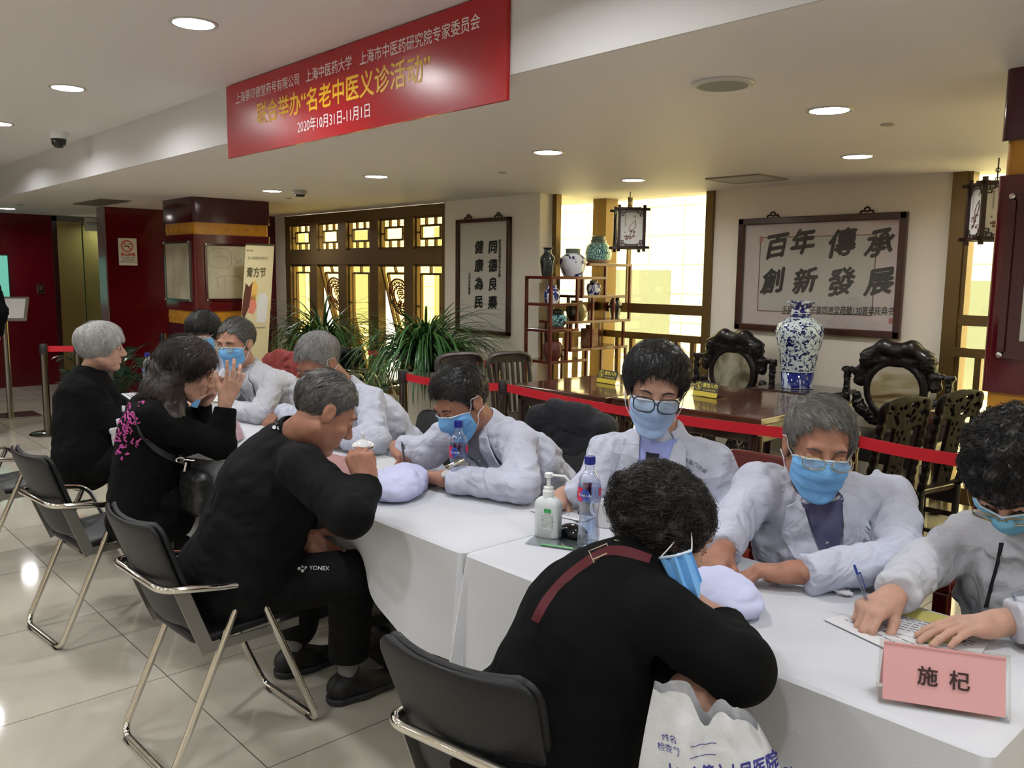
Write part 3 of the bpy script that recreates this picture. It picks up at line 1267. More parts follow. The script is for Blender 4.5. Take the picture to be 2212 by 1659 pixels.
def make_folding_chair(label):
    t = thing('folding_chair', label, 'chair', group='chrome folding chairs')
    bf = ((0, -.165, .47), (1, 0, 0), Vector((0, -.34, .94)).normalized())
    rounded_pad('backrest', M_VINYL, .37, .435, .40, .032, bf, t, curve=-.03, rad=.055)
    bf2 = ((0, -.188, .475), (1, 0, 0), Vector((0, -.34, .94)).normalized())
    rounded_pad('back_panel', M_VINYL, .37, .435, .395, .022, bf2, t, curve=-.03, rad=.055)
    rounded_pad('seat', M_VINYL, .37, .41, .42, .05, ((0, -.165, .435), (1, 0, 0), Vector((0, .995, .07)).normalized()), t)
    arm = round_pts([(-.185, .27, .016), (-.215, .03, .60), (-.22, -.12, .625), (-.21, -.235, .645), (.21, -.235, .645), (.22, -.12, .625), (.215, .03, .60), (.185, .27, .016)], .07)
    mb = MB().tube(round_pts([(-.10, .272, .016), (-.2, .272, .016), (-.215, .03, .60), (-.225, -.12, .625), (-.20, -.275, .645), (.20, -.275, .645), (.225, -.12, .625), (.215, .03, .60), (.2, .272, .016), (-.105, .272, .016)], .055), .0125, 12)
    mb.obj('arm_frame', M_CHROME, t, smooth='auto', world=False)
    rl = round_pts([(-.2, .0, .595), (-.2, -.27, .016), (.2, -.27, .016), (.2, .0, .595)], .055)
    MB().tube(rl, .0125, 12).obj('rear_leg', M_CHROME, t, smooth='auto', world=False)
    for s in (-1, 1):
        MB().bar((s * .203, -.215, .632), (s * .2, -.13, .40), .006, .045, up=(0, 1, 0)).obj('bracket', M_PLATE, t, world=False)
        MB().bb((s * .198 - .004, -.14, .40), (s * .198 + .004, .2, .43)).obj('seat_rail', M_PLATE, t, world=False)
        MB().tube([(s * .2, -.045, .54), (s * .205, .045, .535)], .007, 8).obj('link_bar', M_CHROME, t, smooth='auto', world=False)
        for yy in (-.27, .272):
            MB().tube([(s * .13, yy, .012), (s * .16, yy, .012)], .0145, 10).obj('foot_cap', M_BLACK, t, smooth='auto', world=False)
    return t


ch = make_folding_chair('chrome folding chair the man in the dark sports sweatshirt sits on')
ch.location = (-2.58, 1.10, 0)
ch.rotation_euler = (0, 0, R(2))
ch.scale = (.92, .92, .92)


def chair_copy(x, y, rz, label):
    c = copy_tree(ch)
    c.location = (x, y, 0)
    c.rotation_euler = (0, 0, R(rz))
    c['label'] = label
    return c


chair_copy(-3.76, 1.105, 5, 'chrome folding chair under the woman in the printed black hoodie')
chair_copy(-4.90, 1.05, 3, 'chrome folding chair under the silver haired woman, cut off by the left picture edge')
chair_copy(-1.24, 1.215, 10, 'chrome folding chair under the curly haired woman in black, nearest the camera')
chair_copy(-3.40, 2.45, 186, 'chrome folding chair left of the black haired doctor writing with a black pen')
chair_copy(-2.62, 2.50, 183, 'chrome folding chair hung with a navy jacket behind the hand sanitizer bottle')
chair_copy(-5.50, 2.62, 186, 'chrome folding chair hung with a rust red coat')
for k in range(3):
    chair_copy(-7.02 - .05 * k, 4.36 + .17 * k, -4, ('front' if k == 0 else 'middle' if k == 1 else 'rear') + ' chair of the nested chrome folding chairs between the two grassy plants')


# ------------------------------------------------------------------ dark wood furniture behind the rope
M_ROSE = mat('polished_rosewood', (44, 22, 16), 0.16, noise=(9, .25), coat=0.6)
M_ROSE_T = ramp_mat('rosewood_top', 5, [(.3, (58, 32, 24)), (.7, (84, 50, 36))], .13, stretch=(1, 9, 1), coat=.4)
M_EBON = mat('black_carved_wood', (16, 11, 10), 0.34, noise=(9, .3), spec=.4, coat=0.12)


def wood_table(x0, x1, y0, y1, z, label):
    t = thing('carved_table', label, 'table', ((x0 + x1) / 2, (y0 + y1) / 2, 0), group='rosewood tables behind the belt barrier')
    MB().bb((x0, y0, z - .04), (x1, y1, z)).obj('tabletop', M_ROSE_T, t, bevel=.008)
    MB().bb((x0 + .03, y0 + .03, z - .14), (x1 - .03, y0 + .06, z - .04)).bb((x0 + .03, y1 - .06, z - .14), (x1 - .03, y1 - .03, z - .04)).bb((x0 + .03, y0 + .03, z - .14), (x0 + .06, y1 - .03, z - .04)).bb((x1 - .06, y0 + .03, z - .14), (x1 - .03, y1 - .03, z - .04)).obj('apron', M_ROSE, t, bevel=.006)
    for a in (x0 + .06, x1 - .06):
        for b in (y0 + .06, y1 - .06):
            MB().tube([(a, b, 0), (a, b, .05), (a, b, z - .1)], [.035, .05, .04], 10).obj('leg', M_ROSE, t, smooth='auto')
    fr = MB()
    r = random.Random(int(x0 * 100))
    for k in range(46):
        c = Vector((r.uniform(x0 + .1, x1 - .1), y0 + .045, z - .14 - r.uniform(0, .16)))
        rr = r.uniform(.018, .035)
        a0 = r.uniform(0, 6)
        fr.tube([c + Vector((rr * math.cos(a0 + q * .5) * (1 - q * .03), 0, rr * math.sin(a0 + q * .5))) for q in range(11)], .007, 6)
    fr.bb((x0 + .08, y0 + .035, z - .32), (x1 - .08, y0 + .055, z - .30))
    fr.obj('pierced_fretwork', M_EBON, t, smooth='auto')
    return t


wood_table(-4.16, -3.335, 3.84, 4.86, .78, 'polished rosewood table with pierced apron, its sign half hidden by the young doctor')
wood_table(-3.325, -2.31, 3.88, 4.90, .78, 'polished rosewood table holding the no entry sign nearest the big blue vase')


def admit_sign(p, label):
    t = thing('table_sign', label, 'sign', p, R(-8), group='no entry table signs')
    uy = Vector((0, .26, .96)).normalized()
    MB().prism([(-.095, 0), (.095, 0), (.095, .028), (-.095, .028)], ((0, -.02, .003), (1, 0, 0), uy), .004).obj('yellow_strip', mat('sign_yellow', (214, 196, 62), .25), t, world=False)
    MB().prism([(-.095, .028), (.095, .028), (.1, .088), (-.09, .088)], ((0, -.02, .003), (1, 0, 0), uy), .004).obj('black_panel', mat('sign_black', (62, 64, 58), .3), t, world=False)
    MB().bb((-.1, -.03, 0), (.11, .05, .004)).obj('foot_plate', glass('acrylic', (236, 238, 236), .2), t, world=False)
    l = MB()
    o = Vector((0, -.02, .003)) + uy * .062 + Vector((1, 0, 0)).cross(uy) * .004
    l2 = MB()
    put_text(l, '请勿入内', .030, o + Vector((.03, 0, 0)) + uy * .004, (1, 0, 0), uy, .0012, bold=.0012)
    put_text(l, 'NO ADMITTANCE', .0125, o + Vector((.03, 0, 0)) - uy * .022, (1, 0, 0), uy, .0012, bold=.0003)
    c = o + Vector((-.06, 0, 0)) - uy * .004 + Vector((1, 0, 0)).cross(uy) * .001
    ux = Vector((1, 0, 0))
    P = lambda a, b: c + ux * a + uy * b
    l.tube([P(.023 * math.cos(q * .314), .023 * math.sin(q * .314)) for q in range(20)], .002, 5, closed=True)
    l.tube([P(-.016, .016), P(.016, -.016)], .0018, 5)
    l.tube([P(0, .009), P(0, -.002), P(-.007, -.015)], .0025, 5)
    l.tube([P(0, -.002), P(.007, -.015)], .0025, 5)
    l.tube([P(-.009, -.002), P(0, .006), P(.009, .0)], .002, 5)
    l.lathe([(0, .002), (.004, .001), (.0045, 0)], P(0, .0145), 10, ux.cross(uy))
    l.obj('lettering', mat('sign_yellow_print', (222, 206, 84), .4), t, world=False)
    return t


admit_sign((-3.77, 4.37, .78), 'black and yellow no entry sign on the rosewood table left of the young doctor')
admit_sign((-2.97, 4.36, .78), 'black and yellow no entry sign standing free on the right rosewood table')


def slat_chair(x, y, rz, label):
    t = thing('slat_back_chair', label, 'chair', (x, y, 0), R(rz), group='dark slat back chairs')
    M = mat('worn_dark_wood', (52, 44, 38), .4, noise=(12, .3))
    MB().bb((-.2, -.2, .42), (.2, .2, .46)).obj('seat', M, t, bevel=.01, world=False)
    for a in (-.18, .18):
        MB().bar((a, .18, 0), (a, .18, .42), .04).obj('leg', M, t, world=False)
        MB().bar((a, -.19, 0), (a, -.19, .42), .04).obj('leg', M, t, world=False)
        MB().tube(bez([(a, -.19, .42), (a * 1.02, -.21, .65), (a * 1.08, -.25, .83)], 5), .018, 8).obj('back_post', M, t, smooth='auto', world=False)
    tr = MB()
    tr.tube(bez([(-.205, -.25, .80), (-.19, -.255, .87), (-.12, -.262, .895), (0, -.265, .90), (.12, -.262, .895), (.19, -.255, .87), (.205, -.25, .80)], 6), .022, 8)
    tr.box((0, -.262, .865), (.34, .03, .06))
    tr.obj('top_rail', M, t, smooth='auto', world=False)
    for k in range(6):
        a = -.125 + .05 * k
        MB().bar((a, -.2, .46), (a * 1.05, -.25, .85), .022, .012, up=(0, 1, 0)).obj('slat', M, t, world=False)
    return t


slat_chair(-4.55, 4.38, -95, 'dark slat back chair at the table end, next to the curio shelf')
slat_chair(-4.72, 4.03, -95, 'pale worn slat back chair half hidden by the head of the black haired doctor')


def throne(cx, y, label, marble):
    t = thing('throne_armchair', label, 'chair', (cx, y, 0), group='carved thrones with marble discs')
    S = SDF((cx - .42, y - .62, 0), (cx + .42, y + .12, 1.14), .006)
    P = lambda x, z, dy=0: (cx + x, y + dy, z)
    for a, b, r in ((P(-.19, .985), P(-.09, 1.055), .05), (P(-.09, 1.055), P(0, 1.03), .05), (P(0, 1.03), P(.09, 1.055), .05), (P(.09, 1.055), P(.19, .985), .05), (P(-.19, .985), P(-.2, .95), .052), (P(.19, .985), P(.2, .95), .052)):
        S.add(cap(a, b, r), .03)
    for x, z, rx, rz in ((0, .97, .17, .05), (-.14, .965, .08, .045), (.14, .965, .08, .045)):
        S.add(ell(P(x, z), (rx, .035, rz)), .02)
    zc, rr = .775, .185
    for k in range(24):      # the round frame
        a, b = 2 * math.pi * k / 24, 2 * math.pi * (k + 1) / 24
        S.add(cap(P(rr * math.cos(a), zc + rr * math.sin(a)), P(rr * math.cos(b), zc + rr * math.sin(b)), .03), 0)
    for s in (-1, 1):
        for x, z, r in ((.24, .87, .05), (.25, .82, .04), (.21, .91, .04), (.25, .66, .045), (.22, .62, .045), (.15, .585, .05), (.26, .71, .03)):
            S.add(ell(P(s * x, z), (r, .03, r)), .015)
        S.add(rbox(P(s * .335, .68), (.022, .02, .22), .012), 0)
        S.add(rbox(P(s * .32, .885), (.05, .02, .018), .01), .01)
        S.add(rbox(P(s * .30, .56), (.05, .02, .018), .01), .01)
        S.add(rbox((cx + s * .335, y - .23, .70), (.022, .24, .018), .012), .01)
        S.add(rbox((cx + s * .335, y - .45, .58), (.022, .02, .13), .012), .01)
        S.add(cap((cx + s * .335, y - .46, .70), (cx + s * .335, y - .49, .66), .026), .02)
        for yy in (y - .46, y + .0):
            S.add(cap((cx + s * .31, yy, .45), (cx + s * .315, yy, .03), .034, .03), .02)
            S.add(ell((cx + s * .315, yy - .015, .035), (.045, .05, .032)), .02)
    S.add(ell(P(0, .56), (.2, .03, .05)), .02)
    S.add(rbox((cx, y - .22, .465), (.35, .28, .03), .015), .02)
    S.add(rbox((cx, y - .22, .40), (.33, .26, .035), .01), .02)
    S.sub(half((cx, y, 0), (0, 0, -1)), 0)

    def carve(p):
        m = (p[:, 2] > .5) & (p[:, 1] > y - .1)
        rad = np.hypot(p[:, 0] - cx, p[:, 2] - zc)
        m &= (rad > .218) & (p[:, 2] < 1.02)
        n = vnoise(p * 42) + .5 * vnoise(p * 80 + 7)
        return np.where(m, -.010 * np.abs(n) + .004, 0)
    S.disp(carve, .02)
    link(S.mesh('carved_frame'), 'carved_frame', M_EBON, t)
    MB().lathe([(0, -.02), (.165, -.02), (.17, 0), (.165, .01), (0, .01)], (cx, y, zc), 40, (0, 1, 0)).obj('marble_disc', marble, t, smooth='auto')
    return t


MARB1 = ramp_mat('grey_green_marble', 4, [(.35, (84, 80, 62)), (.5, (142, 138, 116)), (.65, (170, 166, 146))], .2, detail=8, distort=1.5)
MARB2 = ramp_mat('landscape_marble', 3, [(.32, (92, 72, 44)), (.45, (150, 138, 104)), (.62, (178, 172, 150))], .2, stretch=(1, 1, 3.2), detail=7, distort=1.0)
throne(-3.64, 5.68, 'carved black throne with grey marble disc to the left of the tall blue vase', MARB1)
throne(-2.385, 5.66, 'carved black throne with brown landscape marble disc to the right of the tall blue vase', MARB2)
tt = thing('tea_table', 'small dark tea table carrying the tall blue and white vase', 'table', (-3.02, 5.62, 0))
MB().bb((-3.29, 5.36, .69), (-2.745, 5.88, .725)).obj('tabletop', M_ROSE, tt, bevel=.01)
MB().bb((-3.24, 5.41, .62), (-2.80, 5.83, .69)).obj('apron', M_ROSE, tt, bevel=.006)
for a in (-3.22, -2.82):
    for b in (5.43, 5.81):
        MB().bar((a, b, 0), (a, b, .62), .045).obj('leg', M_ROSE, tt)


def lattice_chair(x, y, rz, label):
    """tall carved side chair with a pierced back."""
    t = thing('carved_side_chair', label, 'chair', (x, y, 0), R(rz), group='black carved side chairs')
    S = SDF((-.25, -.30, .44), (.25, -.08, 1.06), .005)
    S.add(rbox((0, -.2, .74), (.185, .012, .27), .008), 0)
    S.add(ell((0, -.2, .985), (.20, .016, .05)), .02)
    for s in (-1, 1):
        for k in range(9):
            z = .49 + .055 * k
            S.add(ell((s * .19, -.2, z), (.024, .022, .034)), .006)
        S.add(ell((s * .18, -.2, .97), (.045, .02, .04)), .01)
    for s in (-1, 1):      # tall gaps between the splat and the posts
        S.sub(rbox((s * .115, -.2, .68), (.042, .06, .19), .02), 0)
    r = random.Random(3)
    for k in range(34):
        xx, zz = r.uniform(-.17, .17), r.uniform(.89, 1.0)
        S.sub(ell((xx, -.2, zz), (r.uniform(.008, .016), .08, r.uniform(.006, .012))), 0)
    for k in range(26):
        xx, zz = r.uniform(-.05, .05), r.uniform(.5, .86)
        S.sub(ell((xx, -.2, zz), (r.uniform(.005, .009), .08, r.uniform(.007, .014))), 0)

    def bendy(p):
        return .0012 * vnoise(p * 30)
    S.disp(bendy, .02)
    me = S.mesh('pierced_back')
    n = len(me.vertices)
    co = np.empty(n * 3, np.float32)
    me.vertices.foreach_get('co', co)
    co = co.reshape(-1, 3)
    co[:, 1] -= (co[:, 2] - .45) * .16
    me.vertices.foreach_set('co', co.ravel())
    link(me, 'pierced_back', mat('dull_black_wood', (20, 15, 13), .5, spec=.08), t, world=False)
    MB().bb((-.21, -.2, .43), (.21, .2, .47)).obj('seat', M_ROSE, t, bevel=.01, world=False)
    MB().bb((-.19, .16, .34), (.19, .19, .43)).bb((-.19, -.19, .34), (-.17, .17, .43)).bb((.17, -.19, .34), (.19, .17, .43)).obj('apron', M_EBON, t, world=False)
    t.scale = (.92, .92, .92)
    for a in (-.18, .18):
        MB().tube(bez([(a, -.2, .46), (a, -.2, .2), (a, -.23, 0)], 5), .02, 8).obj('leg', M_EBON, t, smooth='auto', world=False)
        MB().tube(bez([(a, .18, .45), (a, .19, .2), (a, .17, 0)], 5), [.026] * 8 + [.02] * 3, 8).obj('leg', M_EBON, t, smooth='auto', world=False)
    MB().bar((-.18, 0, .14), (.18, 0, .14), .02).bar((-.18, -.2, .14), (-.18, .18, .14), .02).bar((.18, -.2, .14), (.18, .18, .14), .02).obj('stretcher', M_EBON, t, world=False)
    return t


lattice_chair(-1.93, 4.15, 80, 'tall black carved chair with pierced back, the left one beside the belt post')
lattice_chair(-1.86, 4.64, 80, 'tall black carved chair with pierced back, the right one next to the window')
st_ = thing('side_table', 'small dark table behind the two carved chairs at the window', 'table', (-1.75, 5.1, 0))
MB().bb((-1.98, 4.88, .70), (-1.5, 5.14, .74)).obj('tabletop', M_ROSE_T, st_, bevel=.008)
MB().bb((-1.95, 4.91, .62), (-1.53, 5.11, .70)).obj('apron', M_ROSE, st_)
MB().bb((-1.95, 4.91, .2), (-1.53, 5.11, .23)).obj('lower_shelf', M_ROSE, st_)
for a in (-1.94, -1.54):
    for b in (4.92, 5.10):
        MB().bar((a, b, 0), (a, b, .62), .04).obj('leg', M_ROSE, st_)


def armchair(x, y, rz, label):
    t = thing('wooden_armchair', label, 'chair', (x, y, 0), R(rz), group='red wood armchairs')
    M = mat('red_lacquered_wood', (96, 28, 20), .18, noise=(7, .2), coat=.5)
    MB().bb((-.25, -.24, .42), (.25, .24, .46)).obj('seat', M, t, bevel=.01, world=False)
    b = MB().grid([[(-.27 + .54 * i / 12, -.25 - .05 * j - .03 * (1 - (2 * i / 12 - 1) ** 2), .5 + .32 * j) for j in range(2)] for i in range(13)])
    k = len(b.v)
    b.grid([[(-.27 + .54 * i / 12, -.28 - .05 * j - .03 * (1 - (2 * i / 12 - 1) ** 2), .5 + .32 * j) for j in range(2)] for i in range(13)])
    for i in range(12):
        for j in (0, 1):
            b.f.append((2 * i + j, 2 * i + 2 + j, k + 2 * i + 2 + j, k + 2 * i + j))
    for i in (0, 12):
        b.f.append((2 * i, 2 * i + 1, k + 2 * i + 1, k + 2 * i))
    b.obj('backrest', M, t, bevel=.008, world=False)
    for a in (-.24, .24):
        MB().bar((a, .22, 0), (a, .22, .64), .04).obj('leg', M, t, bevel=.005, world=False)
        MB().bar((a, -.24, 0), (a * 1.05, -.27, .6), .04).obj('leg', M, t, bevel=.005, world=False)
        MB().bar((a, .24, .655), (a * 1.05, -.28, .67), .05, .03).obj('armrest', M, t, bevel=.006, world=False)
    return t


armchair(-1.62, 2.60, 176, 'red lacquered wooden armchair between the young doctor and the grey haired doctor')
armchair(-.62, 2.66, 180, 'red lacquered wooden armchair under the doctor with dark curly hair')

# ------------------------------------------------------------------ belt barrier
M_BELT = mat('red_belt', (206, 22, 40), .5, bump=(300, .1))
M_POSTM = mat('post_steel', (120, 112, 104), .16, 1.0)


def stanchion(x, y, label, group='belt barrier posts'):
    t = thing('barrier_post', label, 'barrier post', (x, y, 0), group=group)
    MB().lathe([(.15, 0), (.155, .008), (.14, .02), (.05, .035), (0, .035)], n=40).obj('base', M_POSTM, t, smooth='auto', world=False)
    MB().lathe([(.031, .03), (.031, .74), (0, .74)], n=28).obj('pole', M_POSTM, t, smooth='auto', world=False)
    MB().lathe([(.034, .74), (.034, .825), (.03, .832), (0, .832)], n=28).obj('belt_head', mat('belt_cassette', (44, 40, 42), .3, .3), t, smooth='auto', world=False)
    return t


def belt(a, b, label, sag=.015):
    a, b = Vector(a), Vector(b)
    d = (b - a).normalized()
    n = d.cross(Vector((0, 0, 1))).normalized()
    G = []
    for i in range(17):
        s = i / 16
        c = a.lerp(b, s) - Vector((0, 0, sag * 4 * s * (1 - s)))
        G.append([c + Vector((0, 0, z)) + n * e for z, e in ((-.026, -.0015), (.026, -.0015), (.026, .0015), (-.026, .0015), (-.026, -.0015))])
    o = MB().grid(G).obj('barrier_belt', M_BELT, None)
    return tag(o, label, 'belt', 'red barrier belts')


PA = {'L': (-8.55, 2.10), 'L2': (-8.45, 2.36), 'M': (-9.35, 3.47), 'C': (-4.88, 3.47), 'D': (-4.02, 3.64), 'E': (-5.1, 4.54), 'F': (-1.72, 3.66)}
for k, lab in (('L', 'steel belt barrier post left of the silver haired woman, base in full view'), ('L2', 'steel belt barrier post just behind the one with its base in view'), ('M', 'steel belt barrier post by the leafy plant at the maroon wall'),
               ('C', 'steel belt barrier post in front of the large grassy plant'), ('D', 'steel belt barrier post at the left corner of the rosewood tables'), ('E', 'steel belt barrier post between the slat back chairs'), ('F', 'dark belt barrier post behind the shoulder of the grey haired doctor')):
    stanchion(*PA[k], lab)


def pb(k, dx=0, dy=0, z=.785):
    return (PA[k][0] + dx, PA[k][1] + dy, z)


belt(pb('C', .034), pb('D', -.034), 'red barrier belt running from the plant to the rosewood tables', .02)
belt(pb('D', .034), pb('F', -.034), 'long red barrier belt along the front of the rosewood tables', .03)
belt(pb('F', .034), (-1.07, 3.55, .80), 'red barrier belt from the dark post to the right pillar', .01)
belt(pb('E', -.034), (-6.6, 4.3, .785), 'red barrier belt behind the slat back chair')
belt(pb('L', 0, .034), pb('L2', 0, -.034), 'short red barrier belt between the two posts on the left', 0)
belt(pb('L2', -.03, 0), (-9.6, 2.7, .80), 'red barrier belt leading away from the left posts to the maroon wall')

# ------------------------------------------------------------------ red banner on the fascia
M_BAN = mat('red_banner', (170, 22, 30), .26, spec=.5, noise=(1.2, .1))
M_BTXT = mat('banner_white', (232, 214, 214), .4)
bn = thing('banner', 'long red event banner with yellow and white lettering on the ceiling step', 'banner', (-3.43, 2.09, 2.115))
a, b = -4.555, -2.30
MB().bb((a, 2.082, 2.113), (b, 2.097, 2.488)).obj('banner_sheet', M_BAN, bn)
for body, at_, n in (('上海蔡同德堂药号有限公司', 6, 12), ('上海中医药大学', 16.5, 7), ('上海市中医药研究院专家委员会', 28, 14)):
    mb = MB()
    put_text(mb, body, .06, (-4.44 + at_ * .0571, 2.082, 2.405), (1, 0, 0), (0, 0, 1), .0012, fit=n * .0565, bold=.0006)
    mb.obj('lettering', M_BTXT, bn)
mb = MB()
put_text(mb, '联合举办“名老中医义诊活动”', .115, (-3.47, 2.082, 2.292), (1, 0, 0), (0, 0, 1), .0012, fit=1.46, bold=.002)
mb.obj('lettering', mat('banner_yellow', (236, 186, 40), .4), bn)
mb = MB()
put_text(mb, '2020年10月31日-11月1日', .066, (-3.47, 2.082, 2.185), (1, 0, 0), (0, 0, 1), .0012, fit=.62, bold=.0004)
mb.obj('lettering', mat('banner_white_date', (240, 226, 226), .4), bn)

# ------------------------------------------------------------------ framed calligraphy
M_INK = mat('brush_ink', (24, 24, 26), .7)
M_FRAME = mat('frame_wood', (62, 30, 20), .28, noise=(18, .2), coat=.3)
M_RICE = mat('rice_paper', (206, 204, 194), .8, noise=(5, .03))


def framed(name, label, x0, x1, z0, z1, y, fw, texts, matw=None):
    t = thing(name, label, 'framed calligraphy', ((x0 + x1) / 2, y - .03, z0))
    f = MB()
    for A, B in (((x0, z0), (x1, z0)), ((x1, z0), (x1, z1)), ((x1, z1), (x0, z1)), ((x0, z1), (x0, z0))):
        dx, dz = (1 if B[0] > A[0] else -1 if B[0] < A[0] else 0), (1 if B[1] > A[1] else -1 if B[1] < A[1] else 0)
        f.bar((A[0] - dx * 0 + (fw / 2) * (1 if A[0] == x0 else -1) - dx * fw / 2, y - .022, A[1] + (fw / 2) * (1 if A[1] == z0 else -1) - dz * fw / 2),
              (B[0] + (fw / 2) * (1 if B[0] == x0 else -1) + dx * fw / 2, y - .022, B[1] + (fw / 2) * (1 if B[1] == z0 else -1) + dz * fw / 2), fw, .04, up=(0, 1, 0))
    f.obj('frame', M_FRAME, t, bevel=.006)
    MB().bb((x0 + .01, y - .012, z0 + .01), (x1 - .01, y - .006, z1 - .01)).obj('mount', mat('mount_board', (218, 206, 200), .7) if matw else M_RICE, t)
    if matw:
        a, b, c, d = x0 + matw[0], x1 - matw[1], z0 + matw[2], z1 - matw[3]
        p = MB().bb((a, y - .014, c), (b, y - .0122, d)).obj('paper_sheet', M_RICE, t)
        g = MB()
        for A, B in (((a, c), (b, c)), ((b, c), (b, d)), ((b, d), (a, d)), ((a, d), (a, c))):
            g.bar((A[0], y - .0145, A[1]), (B[0], y - .0145, B[1]), .006, .002, up=(0, 1, 0))
        g.obj('mount_line', mat('mount_line', (110, 70, 40), .5), p)
    ink = MB()
    for body, size, x, z, kw in texts:
        put_text(ink, body, size, (x, y - .0152, z), (1, 0, kw.pop('tilt', 0)), (kw.pop('lean', 0), 0, 1), .0006, **kw)
    ink.obj('brush_lettering', M_INK, t)
    for x in (x0 + (x1 - x0) * .22, x1 - (x1 - x0) * .22):
        h = MB()
        c = Vector((x, y - .02, z1))
        h.tube([c + Vector((-.05, 0, 0)), c + Vector((-.042, 0, .018)), c + Vector((-.02, 0, .02)), c + Vector((-.016, 0, .036)), c + Vector((0, 0, .044)), c + Vector((.016, 0, .036)), c + Vector((.02, 0, .02)), c + Vector((.042, 0, .018)), c + Vector((.05, 0, 0))], .007, 6)
        h.tube([c + Vector((-.02, 0, .02)), c + Vector((0, 0, .012)), c + Vector((.02, 0, .02))], .006, 6)
        h.obj('hanger', mat('dark_bronze', (48, 34, 26), .4, .5), t, smooth='auto')
    if matw:
        MB().bb((x0 + fw, y - .034, z0 + fw), (x1 - fw, y - .031, z1 - fw)).obj('cover_glass', glass('frame_glass', (252, 252, 252), .06), t)
    return t


w = dict(wob=.022, shear=.1)
big = []
for ch_, px, pz, s in (('百', -3.505, 1.735, .20), ('年', -3.29, 1.76, .20), ('傳', -2.985, 1.745, .21), ('承', -2.71, 1.74, .205),
                       ('創', -3.52, 1.465, .20), ('新', -3.255, 1.47, .195), ('發', -2.975, 1.465, .205), ('展', -2.69, 1.475, .20)):
    big.append((ch_, s, px, pz, dict(bold=.0075, tilt=.09, lean=.05, **w)))
big.append(('壬辰春月馨于蔡同德堂药號130周年庆典书', .068, -3.0, 1.265, dict(bold=.0006, fit=.86, tilt=.03, lean=.06, **w)))
fb = framed('calligraphy_picture', 'large framed horizontal calligraphy of eight bold characters above the tall blue vase', -3.83, -2.515, 1.092, 1.962, 6.0, .05, big, (.19, .21, .155, .15))
s = MB()
for x, z, ww, hh in ((-3.635, 1.80, .028, .045), (-2.585, 1.215, .035, .04)):
    s.bb((x - ww / 2, 5.984, z - hh / 2), (x + ww / 2, 5.9845, z + hh / 2))
s.obj('red_seal', mat('seal_red', (196, 120, 112), .7), fb)
sc = []
for i, c in enumerate('同德良藥'):
    sc.append((c, .125, -5.905, 1.745 - .168 * i, dict(bold=.004, lean=.0, **w)))
for i, c in enumerate('健康為民'):
    sc.append((c, .125, -6.10, 1.745 - .168 * i, dict(bold=.004, lean=.0, **w)))
for i, c in enumerate('蔡同德堂藥號百年志慶'):
    sc.append((c, .036, -5.81, 1.80 - .034 * i, dict(bold=.0004, **w)))
for i, c in enumerate('壬辰年秋書賀'):
    sc.append((c, .036, -6.235, 1.50 - .034 * i, dict(bold=.0004, **w)))
framed('calligraphy_scroll', 'tall framed calligraphy in two columns between the lattice window and the bay', -6.415, -5.66, .955, 2.015, 5.21, .035, sc)

# ------------------------------------------------------------------ wooden lanterns
M_LAN = mat('lantern_wood', (46, 26, 18), .4, noise=(20, .2))
M_SILK = mat('lantern_silk', (226, 226, 220), .8)


